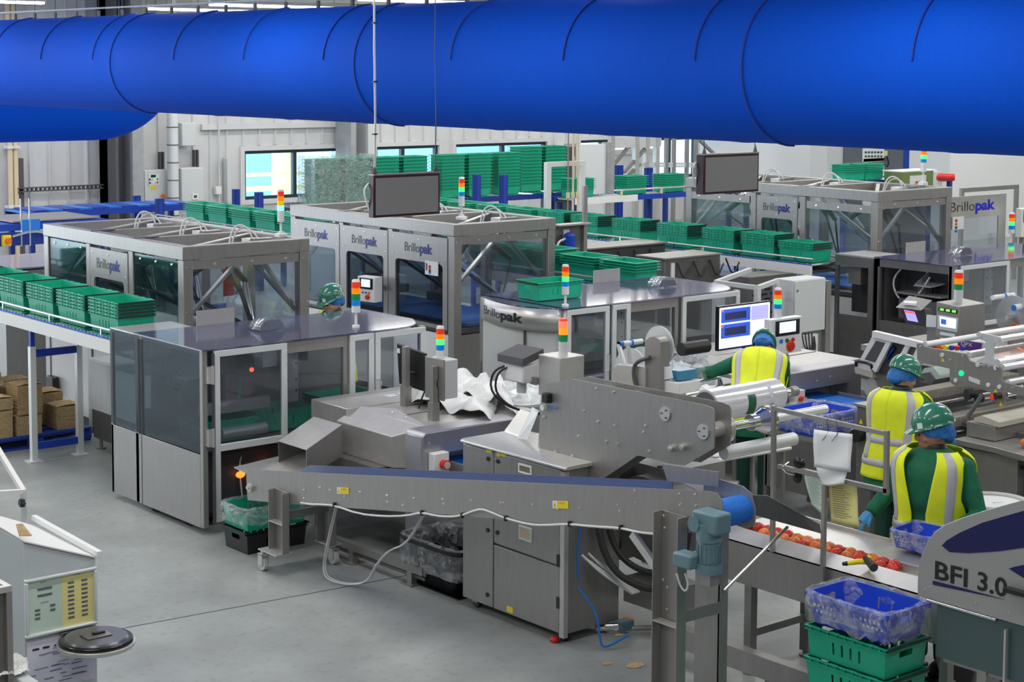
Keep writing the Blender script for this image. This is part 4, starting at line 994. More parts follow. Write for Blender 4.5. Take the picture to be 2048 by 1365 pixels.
grille(1038, 926, 1064, 952); grille(1039, 1050, 1064, 1086)
for (a, b, c, d) in ((973, 898, 984, 908), (994, 902, 1000, 914), (1001, 903, 1012, 915), (1014, 1212, 1026, 1228)):
    p = G(a, b, XC); q = G(c, d, XC); MB().box(XC-.003, XC, q[0], p[0], q[1], p[1]).build('warning_label', 'yellow', t)
for (y, x) in ((Y1-.09, XC+.07), (Y0+.08, XC+.07), (Y1-.09, 8.22), (Y0+.10, 8.22)):
    c = MB().cyl((x-.02, y, .042), (x+.02, y, .042), .042, n=20).build('castor_wheel', 'rubber', t, bev=.004)
    MB().box(x-.03, x-.022, y-.03, y+.03, .04, .07).box(x+.022, x+.03, y-.03, y+.03, .04, .07).build('castor_fork', 'steel', c)
# right end: dark works, drum and hoses
MB().box(8.32, 9.0, 8.75, 9.9, .5, 1.2).build('machine_body', 'steel_dark', t)
MB().box(8.42, 8.95, 8.35, 8.75, .72, 1.2).build('gearbox_housing', 'steel', t)
MB().cyl((8.30, 8.52, .85), (8.75, 8.52, .85), .30, n=32).build('drum', 'steel_dark', t)
MB().tube([(8.1, 8.70, 1.0), (8.12, 8.62, .62), (8.2, 8.35, .50), (8.3, 8.12, .58), (8.35, 8.10, .9)], .022, n=8, smooth=3).build('black_hose', 'rubber', t)
MB().tube([(8.0, 8.70, 1.05), (8.02, 8.6, .55), (8.12, 8.3, .42), (8.2, 8.06, .50), (8.2, 8.04, .66)], .024, n=8, smooth=3).build('black_hose', 'rubber', t)
MB().box(8.30, 8.62, 8.25, 8.70, .22, .40).build('pump_box', 'steel', t)
MB().tube([(XC+.1, 8.72, 1.0), (XC+.12, 8.70, .8), (XC+.08, 8.70, .65), (XC+.1, 8.70, .45)], .008, n=6, smooth=2).build('blue_hose', 'hose_blue', t)
MB().tube([(XC+.1, 8.70, .40), (XC+.14, 8.55, .25), (XC+.12, 8.50, .06), (XC+.15, 8.48, .012), (XC+.3, 8.40, .10)], .008, n=6, smooth=2).build('blue_hose', 'hose_blue', t)
for k in range(4): MB().tube([(XC+.14+k*.03, 8.715, .62-.03*(k % 2)), (XC+.22+k*.03, 8.60, .50), (XC+.38+k*.02, 8.45, .36)], .010, n=6, smooth=2).build('fitting_hose', 'hose', t)
# big side plates
XP, XQ = 8.00, 8.15
plate = [(1076, 903), (1083, 775), (1090, 769), (1144.6, 758.5), (1412, 811), (1426, 817), (1429, 826), (1428, 897), (1369, 932), (1340, 928), (1286, 914), (1275, 912), (1211, 955), (1180, 985), (1150, 985), (1130, 940)]
MB().prism([G(a, b, XP) for a, b in plate], 'x', XP, XP+.008).build('side_plate', 'steel', t)
pl2 = [(y, z) for y, z in [G(a, b, XP) for a, b in plate]]
MB().prism([(y, z) for y, z in pl2], 'x', XQ, XQ+.008).build('side_plate', 'steel', t)
bolts(t, [(XP, *G(a, b, XP)) for a, b in ((1193, 777), (1228, 784), (1168, 821), (1197, 843), (1230, 851), (1158, 872), (1213, 883), (1236, 888), (1292, 851), (1288, 864), (1298, 903), (1145, 912), (1112, 903), (1158, 941), (1088, 796), (1088, 834), (1079, 895))], (-1, 0, 0), .011, .012, name='stud_bolts')
for (a, b, r) in ((1331, 828, .048), (1407, 864, .050)):
    p = G(a, b, XP); f_ = MB().cyl((XP-.010, *p), (XP, *p), r, n=24).build('shaft_flange', 'bolt', t)
    mb = MB()
    for k in range(3): an = 2*PI*k/3; mb.cyl((XP-.016, p[0]+r*.6*math.cos(an), p[1]+r*.6*math.sin(an)), (XP-.01, p[0]+r*.6*math.cos(an), p[1]+r*.6*math.sin(an)), .007, n=6)
    mb.build('flange_screws', 'charcoal', f_)
for (a, b) in ((1345, 896), (1369, 893)):
    p = G(a, b, XP); MB().cyl((XP-.03, *p), (XP, *p), .022, n=10).cyl((XP-.04, p[0], p[1]), (XP-.02, p[0], p[1]), .012, n=8).build('spindle_knob', 'bolt', t)
p = G(1101, 800, XP); MB().box(XP-.05, XP, p[0]-.02, p[0]+.04, p[1]-.02, p[1]+.05).build('regulator_valve', 'black', t, bev=.006)
p = G(1090, 815, XP); MB().cyl((XP-.03, *p), (XP, *p), .022, n=14).build('pressure_gauge', 'paper', t)
p = G(1102, 813, XP); q = G(1118, 817, XP); MB().cyl((XP-.02, *p), (XP-.02, *q), .006, n=6).build('blue_hose', 'hose_blue', t)
# spacer rollers between and beyond the plates
pa = G(1407, 864, XP); pb = G(1331, 828, XP)
MB().cyl((XP+.01, *pa), (XQ, *pa), .05, n=24).build('spacer_roller', 'steel_bright', t)
def xat(px_, y): return PY(px_, 850, y).x
s2 = MB().cyl((XQ+.01, *pa), (xat(1640, pa[0]), *pa), .028, n=16).build('unwind_shaft', 'chrome', t)
xx = xat(1462, pa[0]); MB().cyl((XQ+.01, *pa), (XQ+.05, *pa), .10, n=28).build('shaft_disc', 'steel_bright', s2)
x2 = xat(1500, pa[0]); MB().cyl((x2, *pa), (x2+.05, *pa), .055, n=24).build('collar', 'chrome', s2)
MB().cyl((x2+.05, *pa), (x2+.14, *pa), .055, .085, n=28).cyl((x2+.14, *pa), (x2+.18, *pa), .095, n=28).build('cone_chuck', 'chrome', s2)
MB().cyl((x2+.18, *pa), (xat(1650, pa[0]), *pa), .032, n=20).build('unwind_tube', 'film_roll', s2)
p3 = (pa[0]-.02, pa[1]-.16)
MB().cyl((XQ+.02, *p3), (xat(1588, p3[0]), *p3), .045, n=24).build('idler_roller', 'alu', t)
s1 = MB().cyl((XQ, *pb), (xat(1575, pb[0]), *pb), .03, n=16).build('unwind_shaft', 'chrome', t)
xa, xb = xat(1412, pb[0]), xat(1548, pb[0])
fr = MB().cyl((xa, *pb), (xb, *pb), .115, n=40).build('film_roll', 'film_roll', s1)
MB().cyl((xa-.012, *pb), (xa-.002, *pb), .10, n=32).build('roll_core_face', 'charcoal', s1)
MB().cyl((xb, *pb), (xb+.05, *pb), .08, n=28).cyl((xb+.05, *pb), (xb+.09, *pb), .045, n=20).build('roll_chuck', 'steel_bright', s1)
la = xat(1472, pb[0]); lb = xat(1487, pb[0])
mb = MB(); rr = .1165; rings = []
for i in range(9): a = R(150+i*9); rings.append([(la, pb[0]+rr*math.cos(a), pb[1]+rr*math.sin(a)), (lb, pb[0]+rr*math.cos(a), pb[1]+rr*math.sin(a))])
mb.loft(rings, closed=False, caps=False); mb.build('green_label', 'seal_green', s1, solid=.001)
mb = MB(); rings = []; la = xat(1516, pb[0]); lb = xat(1522, pb[0])
for i in range(9): a = R(125+i*9); rings.append([(la, pb[0]+rr*math.cos(a), pb[1]+rr*math.sin(a)), (lb, pb[0]+rr*math.cos(a), pb[1]+rr*math.sin(a))])
mb.loft(rings, closed=False, caps=False); mb.build('bar_code_label', 'lilac_paper', s1, solid=.001)
MB().cyl((xat(1580, pb[0]), *pb), (xat(1591, pb[0]), *pb), .036, n=16).build('shaft_end', 'steel', s1)
# rollers along the top between the plates, small feed chute on the cabinet
for (a, b) in ((1180, 766), (1240, 778), (1310, 795)):
    p = G(a, b, XP); MB().cyl((XP+.01, p[0], p[1]-.05), (XQ, p[0], p[1]-.05), .018, n=12).build('tie_bar', 'chrome', t)
ch = MB(); c0 = PZ(1040, 890, 1.27); c1 = PZ(1062, 843, 1.38)
MB().poly([PZ(1009, 864, 1.265), PZ(1053, 880, 1.265), PZ(1073, 832, 1.42), PZ(1040, 822, 1.42)], (.004, 0, .012)).build('feed_chute', 'steel_bright', t)
MB().poly([PZ(1053, 880, 1.265), PZ(1034, 878, 1.265), PZ(1064, 815, 1.50), PZ(1076, 822, 1.50)], (.0, -.01, .0)).build('chute_side', 'steel_bright', t)
MB().box(8.15, 8.35, 8.95, 9.05, 1.262, 1.45).build('plate_bracket', 'steel', t)
# support of the plates over the cabinet and the head under them
MB().box(XP+.01, XQ, 8.85, 8.95, 1.24, 1.60).build('cross_plate', 'steel_dark', t)
a = G(1280, 962, 8.45); b = G(1355, 938, 8.45)
MB().cyl((8.45, *a), (8.45, *b), .022, n=10).build('seal_arm', 'cream', t)
MB().box(8.30, 8.60, G(1290, 945, 8.4)[0]-.05, G(1290, 945, 8.4)[0]+.05, 1.28, 1.36).build('seal_head', 'steel_dark', t)
p = G(1316, 940, 8.42); MB().box(8.43, 8.47, p[0]-.02, p[0]+.02, p[1]-.03, p[1]+.02).build('clamp', 'black', t)
# ================================================================== BAG CLOSING MACHINE (two of them, one per line)
def closing_machine(dx, label):
    t = root('bag_closing_machine', label, 'bag closing machine', (8.7+dx, 11.6, 0))
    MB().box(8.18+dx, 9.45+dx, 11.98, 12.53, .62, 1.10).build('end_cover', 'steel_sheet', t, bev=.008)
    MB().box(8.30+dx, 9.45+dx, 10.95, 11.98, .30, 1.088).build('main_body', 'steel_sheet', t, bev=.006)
    MB().box(8.32+dx, 9.40+dx, 11.50, 11.506, 1.088, 1.093).build('lid_joint', 'charcoal', t)
    for i in range(4): MB().box(8.75+dx+(i % 2)*.14, 8.85+dx+(i % 2)*.14, 11.80+(i//2)*.35, 11.90+(i//2)*.35, 1.10, 1.108).build('lid_hinge', 'alu', t)
    P = [Vector((8.10+dx, 12.02, 1.0)), Vector((8.10+dx, 11.22, 1.0)), Vector((8.32+dx, 11.02, 1.09)), Vector((8.42+dx, 11.60, 1.135)), Vector((8.32+dx, 12.02, 1.10))]
    vs = P+[Vector((p.x, p.y, .74)) for p in P]
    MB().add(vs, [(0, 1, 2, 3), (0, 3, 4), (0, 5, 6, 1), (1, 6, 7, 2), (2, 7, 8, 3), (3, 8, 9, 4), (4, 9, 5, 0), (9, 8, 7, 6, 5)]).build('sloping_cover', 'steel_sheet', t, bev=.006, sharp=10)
    bolts(t, [(8.34+dx, 11.55, 1.12), (8.33+dx, 11.35, 1.11)], (0, 0, 1), .012, .01, name='cover_knobs')
    # scoop towards the tray
    P = [(7.58, 12.10, .88), (7.58, 11.68, .88), (7.98, 11.76, 1.02), (7.98, 12.18, 1.02)]
    P = [Vector((a+dx, b, c)) for a, b, c in P]; D = Vector((0, 0, -.26))
    MB().poly(P, (0, 0, .006)).build('scoop_top', 'steel_bright', t)
    MB().poly([P[1], P[2], P[2]+D, P[1]+D*.9], (0, .006, 0)).build('scoop_side', 'steel', t)
    MB().poly([P[0], P[3], P[3]+D, P[0]+D*.9], (0, .006, 0)).build('scoop_side', 'steel_dark', t)
    MB().poly([P[2]+D, P[3]+D, Vector((7.30+dx, 12.35, .66)), Vector((7.30+dx, 11.8, .62))], (0, 0, -.006)).build('scoop_tray', 'steel_bright', t)
    MB().box(8.0+dx, 8.14+dx, 11.3, 12.4, .60, .74).build('under_tray', 'steel_dark', t)
    # gantry over the outlet belt
    m_ = 'steel_lilac' if 'steel_lilac' in MT else mat('steel_lilac', (.44, .43, .46), .42, .8).name
    g = MB().prism([(8.03+dx, .30), (8.03+dx, 1.09), (8.06+dx, 1.12), (9.14+dx, 1.12), (9.17+dx, 1.09), (9.17+dx, .30), (8.97+dx, .30), (8.97+dx, .93), (8.30+dx, .93), (8.30+dx, .30)], 'y', 10.72, 10.95).build('gantry', m_, t, bev=.012)
    bolts(t, [(8.10+dx, 10.72, 1.03), (8.5+dx, 10.72, 1.0), (8.7+dx, 10.72, 1.02), (9.1+dx, 10.72, 1.0)], (0, -1, 0), .01, name='gantry_bolts')
    MB().box(8.30+dx, 8.97+dx, 10.96, 11.0, .5, .93).build('opening_shade', 'black', t)  # black board put in for the shade inside the gantry opening
    MB().box(8.32+dx, 8.80+dx, 10.25, 10.96, .80, .83).build('outlet_belt', 'blue_belt', t, bev=.01)
    for xs_ in (8.30, 8.80): MB().box(xs_+dx, xs_+.02+dx, 10.25, 10.71, .72, .86).build('belt_side', 'steel', t)
    e = MB().box(8.09+dx, 8.24+dx, 10.64, 10.72, .80, .96).build('stop_switch_box', 'white_paint', t, bev=.008)
    MB().cyl((8.175+dx, 10.60, .87), (8.175+dx, 10.64, .87), .035, n=16).build('switch_base', 'red', e); MB().cyl((8.175+dx, 10.585, .87), (8.175+dx, 10.60, .87), .040, .036, n=16).build('switch_knob', 'red', e)
    MB().cyl((8.175+dx, 10.58, .87), (8.175+dx, 10.586, .87), .030, n=16).build('switch_face', 'rubber_grey', e)
    for (x, y) in ((8.2, 11.0), (9.3, 11.0), (8.2, 12.4), (9.3, 12.4)): MB().box(x+dx-.04, x+dx+.04, y-.04, y+.04, .0, .62).build('leg', 'steel_dark', t)
    MB().box(8.16+dx, 9.3+dx, 11.05, 12.35, .30, .60).build('lower_body', 'steel_dark', t)
    return t
CMa = closing_machine(0, 'near bag closing machine with sloping steel covers, scoop and red stop switch')
CMb = closing_machine(4.25, 'middle bag closing machine with red stop switch, beside the bending worker')
# floor rail of the closing machine, running towards the viewer
t = root('floor_rail_frame', 'low square steel rail frame on the floor beneath the foreground conveyor', 'frame', (7.9, 11, 0))
a = PZ(650, 1066, .16); b = PZ(850, 1137, .16); c = PZ(925, 1128, .16)
MB().bar((a.x, a.y, .13), (b.x, b.y, .13), .06, .06).build('rail', 'steel', t); MB().bar((a.x+.01, a.y, .07), (b.x+.01, b.y, .07), .03, .025).build('lower_rail', 'steel_dark', t)
MB().bar((b.x-.02, b.y, .13), (b.x+.5, b.y+.02, .13), .06, .06).build('rail', 'steel', t)
for f_ in (.3, .88): q = Vector((a.x, a.y, 0)).lerp(Vector((b.x, b.y, 0)), f_); MB().box(q.x-.03, q.x+.03, q.y-.03, q.y+.03, .01, .10).box(q.x-.07, q.x+.07, q.y-.07, q.y+.07, 0, .01).build('foot', 'steel', t)
# monitor (back) and control box on poles, on the near closing machine
t = root('monitor', 'black monitor seen from behind on a steel pole above near closing machine', 'monitor', (8.69, 11.85, 1.088))
MB().box(8.66, 8.71, 11.80, 11.85, 1.088, 1.60).build('pole', 'steel', t); MB().box(8.65, 8.72, 11.79, 11.86, 1.088, 1.26).build('pole_base', 'steel', t)
XS = 8.76
q = [PX(793, 687, XS), PX(849, 708, XS), PX(848, 784, XS), PX(798, 768, XS)]
MB().poly(q, (.03, 0, 0)).build('screen_back', 'black', t, bev=.006)
MB().box(XS-.035, XS, q[1].y+.10, q[0].y-.16, q[2].z+.16, q[0].z-.22).build('mount', 'black', t, bev=.01)
p = PX(797, 702, XS-.002); MB().box(XS-.003, XS-.0005, p.y-.02, p.y+.02, p.z-.02, p.z+.02).build('sticker', 'paper', t)
MB().tube([(XS-.03, 11.6, 1.40), (XS-.05, 11.55, 1.30), (XS-.05, 11.62, 1.2), (XS-.06, 11.66, 1.09)], .008, n=6, smooth=2).build('cable', 'black', t)
t = root('control_box', 'white control box on steel pole beside black monitor, carrying a signal light', 'control box', (8.45, 11.2, 1.088))
bxz = PY(888, 803, 11.15)
x0_ = PY(889, 760, 11.12).x; x1_ = PY(916, 760, 11.12).x; zt = PY(889, 722, 11.12).z; zb = PY(889, 800, 11.12).z
MB().box(x0_, x1_, 11.12, 11.35, zb, zt).build('housing', 'cab_grey', t, bev=.008); MB().box(x0_-.02, x0_, 11.11, 11.36, zb-.01, zt+.01).build('door', 'steel', t, bev=.004)
MB().box(x0_-.08, x0_-.03, 11.17, 11.22, 1.088, zt-.05).build('pole', 'steel', t); MB().box(x0_-.09, x0_-.02, 11.16, 11.23, 1.088, 1.24).build('pole_base', 'steel', t); MB().box(x0_-.04, x0_-.015, 11.17, 11.22, zb+.1, zb+.16).build('bracket', 'steel', t)
stack_light(x0_+.04, 11.23, zt, 'green lit signal light on white control box right of black monitor', cols=('sig_red', 'sig_orange', 'sig_green_on', 'sig_blue'), pole=0, sleeve=.07, r=.034, seg=.045)
# ================================================================== PEOPLE
TOR = [(.66, .165, .235), (.80, .160, .228), (.95, .150, .212), (1.08, .140, .195), (1.22, .145, .205), (1.34, .145, .212), (1.41, .130, .205), (1.455, .100, .165), (1.49, .072, .10), (1.53, .062, .072)]
def tor(z):
    for (a, b, c), (d, e, f) in zip(TOR, TOR[1:]):
        if z <= d: k = max(0, (z-a)/(d-a)); return b+(e-b)*k, c+(f-c)*k
    return TOR[-1][1:]
TVS = [(.80, .160, .228), (.95, .150, .212), (1.08, .140, .195), (1.22, .148, .210), (1.34, .155, .222), (1.41, .152, .222), (1.455, .140, .208), (1.49, .120, .175), (1.53, .088, .115)]
def torv(z):
    for (a, b, c), (d, e, f) in zip(TVS, TVS[1:]):
        if z <= d: k = max(0, (z-a)/(d-a)); return b+(e-b)*k, c+(f-c)*k
    return TVS[-1][1:]
def person(label, loc, rz, lean=0, hips_z=.95, arms=None, yaw=0, pitch=0, fat=1.0, vest=True, hair='hairnet', sk='skin', front_open=.0, belts=(1.02,), gloves=None, legs=((.0, .10), (.0, -.10)), badge=None, h=1.0, gloved=(True, True)):
    t = root('person', label, 'person', loc); t.rotation_euler = (0, 0, rz)
    LOC = Matrix.Translation(Vector(loc))
    def bend(v):
        x, y, z = v; s = min(1, max(0, (z-.88)/.30)); s = s*s*(3-2*s); a = lean*s
        if a == 0: return Vector(v)
        px_, pz_ = 0, .95
        dx, dz = x-px_, z-pz_
        return Vector((px_+dx*math.cos(a)+dz*math.sin(a), y, pz_-dx*math.sin(a)+dz*math.cos(a)))
    def fin(mb, name, m, par=t, f=bend, **k):
        mb.v = [tuple((LOC @ (f(Vector(v))*h if f else Vector(v)*h))) for v in mb.v]; return mb.build(name, m, par, **k)
    Hn = Matrix.Translation((0.02, 0, 1.53)) @ Matrix.Rotation(yaw, 4, 'Z') @ Matrix.Rotation(pitch, 4, 'Y') @ Matrix.Scale(1.09, 4) @ Matrix.Translation((-0.02, 0, -1.53)) @ Matrix.Translation((.0, 0, -.045))
    def H(mb): mb.v = [tuple(Hn @ Vector(v)) for v in mb.v]; return mb
    def rings(off, z0=.66, z1=1.53, nz=16, n=40, sq=2.4, fl=0):
        out = []
        for j in range(nz+1):
            z = z0+(z1-z0)*j/nz; rx, ry = tor(z); rx = (rx+off)*fat; ry = (ry+off)*(1+(fat-1)*.75); r = []
            for i in range(n):
                a = 2*PI*i/n; c, s = math.cos(a), math.sin(a); k = (abs(c)**sq+abs(s)**sq)**(-1/sq)
                r.append((rx*k*c+(.015 if z > 1.1 else 0), ry*k*s, z))
            out.append(r)
        return out
    arms = arms or [((.05, .30, 1.18), (.22, .26, .98)), ((.05, -.30, 1.18), (.22, -.26, .98))]
    def inv(p): return p
    sh = [bend((.0, .185*(1+(fat-1)*.5), 1.405)), bend((.0, -.185*(1+(fat-1)*.5), 1.405))]
    # continuous body: head, neck, trunk, limbs
    b = MB()
    hd = MB().ell((.012, 0, 1.655), (.098, .076, .108), 20, 14).ell((.055, 0, 1.60), (.052, .050, .048), 16, 10)
    hd.ell((.112, 0, 1.640), (.018, .012, .022), 10, 8).ell((.108, 0, 1.655), (.010, .009, .030), 10, 8)
    hd.ell((.093, 0, 1.600), (.012, .026, .007), 10, 6).ell((.093, 0, 1.590), (.012, .024, .007), 10, 6).ell((.09, 0, 1.565), (.018, .020, .014), 10, 6)
    hd.ell((.088, 0, 1.686), (.014, .050, .009), 12, 6)
    for s in (-1, 1): hd.ell((.0, s*.077, 1.640), (.018, .009, .030), 10, 8); hd.ell((.065, s*.045, 1.63), (.025, .022, .022), 10, 6)
    hd.cyl((-.01, 0, 1.42), (.01, 0, 1.62), .055, .052, n=16)
    H(hd); b.v = [tuple(bend(v)) for v in hd.v]; b.f = list(hd.f)
    tr = MB().loft([[tuple(bend(p)) for p in r] for r in rings(-.03, .80, 1.50, 10, 24)])
    b.add(tr.v, tr.f)
    for k, s in ((0, 1), (1, -1)):
        e, w = Vector(arms[k][0]), Vector(arms[k][1])
        b.tube([sh[k], e, w], [.048, .038, .026], n=12)
        d = (w-e).normalized(); side = Vector((0, 0, 1)).cross(d).normalized(); up = d.cross(side)
        # palm and fingers
        pc = w+d*.045; b.tube([w, w+d*.03, w+d*.085], [.026, .034, .030], n=10)
        for q in range(4):
            o = side*(.027-.018*q); L = (.070, .078, .073, .058)[q]; a0 = w+d*.08+o
            a1 = a0+d*L*.42-up*.006; a2 = a1+d*L*.30-up*.020; a3 = a2+d*L*.18-up*.024
            b.tube([a0, a1, a2, a3], [.0095, .009, .008, .0065], n=7)
        a0 = w+d*.025+side*s*-.025; b.tube([a0, a0+d*.03+side*s*-.022-up*.008, a0+d*.055+side*s*-.024-up*.022], [.012, .010, .008], n=7)
    for k, (lx, ly) in enumerate(legs):
        b.tube([(0, math.copysign(.09, ly), .92), (lx*.5+.02, ly, .50), (lx, ly, .10)], [.085, .058, .042], n=12); b.ell((lx+.05, ly, .05), (.12, .045, .045), 14, 8)
    fin(b, 'body', sk, f=None, remesh=.009, smooth=2, sharp=80)
    if True:
        for s in (-1, 1): fin(H(MB().ell((.094, s*.031, 1.662), (.010, .013, .007), 10, 6)), 'eye', 'black', sharp=80)
        fin(H(MB().ell((.103, 0, 1.595), (.006, .020, .0025), 10, 6)), 'lips', 'skin_lip', sharp=80)
        for s in (-1, 1): fin(H(MB().tube([(.100, s*.018, 1.682), (.096, s*.036, 1.686), (.084, s*.052, 1.680)], .004, n=6)), 'eyebrow', 'dark', sharp=80)
    # jacket
    j = MB(); j.loft([[tuple(bend(p)) for p in r] for r in rings(0, .68, 1.515, 14, 32)])
    for k, s in ((0, 1), (1, -1)):
        e, w = Vector(arms[k][0]), Vector(arms[k][1])
        d = (w-e).normalized(); m1 = (sh[k]+e)/2
        j.tube([bend((.0, s*.09, 1.42)), sh[k], m1, e, (e+w)/2, w-d*.0], [.070, .082, .072, .060, .056, .046], n=14)
        j.ell(tuple(e), (.062, .062, .062), 12, 8); j.ell(tuple(sh[k]), (.080, .078, .074), 12, 8)
        for q in range(3): c = e.lerp(w, .15+.25*q); j.ell(tuple(c), (.062-.004*q, .062-.004*q, .022), 12, 6)
    fin(j, 'jacket', 'jacket', f=None, remesh=.014, smooth=3, sharp=80)
    fin(MB().loft([[(.012+r_*math.cos(2*PI*i/20), r_*.95*math.sin(2*PI*i/20), z) for i in range(20)] for z, r_ in ((1.47, .095), (1.525, .078), (1.555, .072), (1.555, .060), (1.50, .055))]), 'collar', 'black', sharp=80)
    # trousers, shoes
    g = MB()
    for lx, ly in legs: g.tube([(0, math.copysign(.085, ly), .90), (lx*.5+.02, ly, .50), (lx-.01, ly, .09)], [.115, .080, .072], n=14)
    g.loft([[tuple(p) for p in r] for r in rings(-.01, .72, .98, 4, 24)])
    fin(g, 'trousers', 'trouser', f=None, remesh=.016, smooth=3, sharp=80)
    for lx, ly in legs:
        fin(MB().ell((lx+.05, ly, .058), (.145, .052, .058), 16, 10).box(lx-.085, lx+.185, ly-.045, ly+.045, .0, .022), 'boot', 'black', f=None, sharp=60)
    # vest panels from the same trunk surface
    if vest:
        def pt(a, z, off):
            rx, ry = torv(z); rx = (rx+off)*fat; ry = (ry+off)*(1+(fat-1)*.75); c, s_ = math.cos(R(a)), math.sin(R(a)); k = (abs(c)**2.4+abs(s_)**2.4)**(-1/2.4)
            return tuple(bend((rx*k*c+(.015 if z > 1.1 else .015*max(0, (z-.95)/.15)), ry*k*s_, z)))
        def hole(z): return 0 if z < 1.08 else min(26, (z-1.08)*190)*(1 if z < 1.42 else max(.35, 1-(z-1.42)*6))
        def gap(z):
            if front_open: return front_open*.45+max(0, z-1.10)*38
            return .6+max(0, z-1.22)*75
        def strip(mb, off, f0, f1, za, zb, nz, nu=14):
            for s_ in (-1, 1):
                vs = []; 
                for j_ in range(nz+1):
                    z = za+(zb-za)*j_/nz; a0, a1 = f0(z), f1(z)
                    for i in range(nu+1): vs.append(pt(s_*(a0+(a1-a0)*i/nu), z, off))
                mb.add(vs, [(j_*(nu+1)+i, j_*(nu+1)+i+1, (j_+1)*(nu+1)+i+1, (j_+1)*(nu+1)+i) for j_ in range(nz) for i in range(nu)])
        ZB, ZT_ = .80, 1.512
        mb = MB(); strip(mb, .016, gap, lambda z: 90-hole(z), ZB, ZT_, 26); strip(mb, .016, lambda z: 90+hole(z), lambda z: 180, ZB, ZT_, 26)
        fin(mb, 'hi_vis_vest', 'vest', f=None, solid=.006, sharp=80)
        mb = MB()
        for bz in belts: strip(mb, .021, gap, lambda z: 90-hole(z), bz-.026, bz+.026, 2); strip(mb, .021, lambda z: 90+hole(z), lambda z: 180, bz-.026, bz+.026, 2)
        cf = (lambda z: max(gap(z)+9, 46)) if front_open else (lambda z: max(gap(z)+8, 40))
        strip(mb, .021, lambda z: cf(z)-7, lambda z: min(cf(z)+7, 90-hole(z)), belts[-1]+.02, ZT_, 16, 3); strip(mb, .021, lambda z: 132, lambda z: 146, belts[-1]+.02, ZT_, 16, 3)
        fin(mb, 'reflective_tape', 'reflective', f=None, solid=.004, sharp=80)
    # hair net and safety helmet
    hn = MB(); rg = []
    for k in range(9):
        a = PI/2*k/8*1.25; rg.append([(-.004+(.112*math.sin(min(a, PI/2+.3))+ .003*math.sin(i*2.7+k))*math.cos(2*PI*i/28)-.006, (.092*math.sin(min(a, PI/2+.3))+.003*math.sin(i*3.1+k))*math.sin(2*PI*i/28), 1.668+.105*math.cos(a)+(.028*math.cos(2*PI*i/28) if k > 4 else 0)) for i in range(28)])
    fin(H(MB().loft(rg, caps=False).ell((-.065, 0, 1.62), (.050, .075, .045), 16, 10)), 'hair_net', 'hairnet', sharp=80)
    he = MB(); rg = []
    for k in range(11):
        a = PI/2*k/10; rg.append([(-.002+(.130*math.sin(a))*math.cos(2*PI*i/40), .106*math.sin(a)*math.sin(2*PI*i/40), 1.702+.128*math.cos(a)**.85) for i in range(40)])
    rg.append([(-.002+.135*math.cos(2*PI*i/40)+ (.045*max(0, math.cos(2*PI*i/40))**2), .109*math.sin(2*PI*i/40), 1.700-.018*max(0, math.cos(2*PI*i/40))**2) for i in range(40)])
    rg.append([(-.002+.124*math.cos(2*PI*i/40)+(.045*max(0, math.cos(2*PI*i/40))**2), .100*math.sin(2*PI*i/40), 1.694-.018*max(0, math.cos(2*PI*i/40))**2) for i in range(40)])
    hm = fin(H(he.loft(rg)), 'safety_helmet', 'helmet', sharp=60)
    for s in (-1, 1): fin(H(MB().ell((.02, s*.108, 1.715), (.006, .004, .009), 8, 6)), 'helmet_clip', 'bolt', hm)
    if badge is not None:
        a = badge; q = [( -.002+.134*math.cos(a+da), .110*math.sin(a+da), z) for da, z in ((-.14, 1.708), (.14, 1.708), (.14, 1.742), (-.14, 1.742))]
        q = [(x*(1 if i < 2 else .97), y*(1 if i < 2 else .97), z) for i, (x, y, z) in enumerate(q)]
        fin(H(MB().poly(q, (.002*math.cos(a), .002*math.sin(a), 0))), 'helmet_badge', 'paper', hm)
    for k in (0, 1):                               # thin work gloves over the hands
        if not gloved[k]: continue
        e, w = Vector(arms[k][0]), Vector(arms[k][1]); d = (w-e).normalized(); side = Vector((0, 0, 1)).cross(d).normalized(); up = d.cross(side); s = 1 if k == 0 else -1
        gl = MB().tube([w+d*.005, w+d*.035, w+d*.088], [.034, .038, .034], n=12)
        for q in range(4):
            o = side*(.027-.018*q); L = (.070, .078, .073, .058)[q]; a0 = w+d*.078+o
            a1 = a0+d*L*.42-up*.006; a2 = a1+d*L*.30-up*.020; a3 = a2+d*L*.20-up*.026
            gl.tube([a0, a1, a2, a3], [.0115, .011, .010, .009], n=8)
        a0 = w+d*.025+side*s*-.025; gl.tube([a0, a0+d*.03+side*s*-.022-up*.008, a0+d*.057+side*s*-.024-up*.024], [.014, .012, .010], n=8)
        fin(gl, 'glove', 'glove', f=None, sharp=80)
    return t
mat('skin_lip', (.38, .14, .10), .5)
# man in the front, behind the peach conveyor
pf = person('man in green coat and open yellow vest turning his head, behind the fruit conveyor', (9.33, 6.83, 0), R(188), arms=[((.02, .33, 1.12), (.27, .26, 1.02)), ((.0, -.34, 1.15), (.13, -.40, 1.02))],
    yaw=R(-52), pitch=R(14), fat=1.22, front_open=26, belts=(1.00,), badge=R(48), sk='skin')
pm = person('person in yellow vest seen from behind, reaching into the pin conveyor machine', (10.98, 8.42, 0), R(8), arms=[((.22, .30, 1.20), (.45, .24, 1.14)), ((.20, -.32, 1.18), (.42, -.26, 1.08))],
    yaw=R(-28), pitch=R(16), fat=1.2, belts=(1.10, .93), lean=R(6), sk='skin_pale', h=.965)
pb = person('person in yellow vest bending forward over the middle bench, seen from behind', (11.67, 10.52, 0), R(34), arms=[((.30, .46, 1.20), (.40, .74, 1.14)), ((.46, -.20, 1.08), (.62, -.12, 1.10))],
    yaw=R(0), pitch=R(28), fat=1.22, belts=(1.05,), lean=R(38), sk='skin_pale', h=.97)
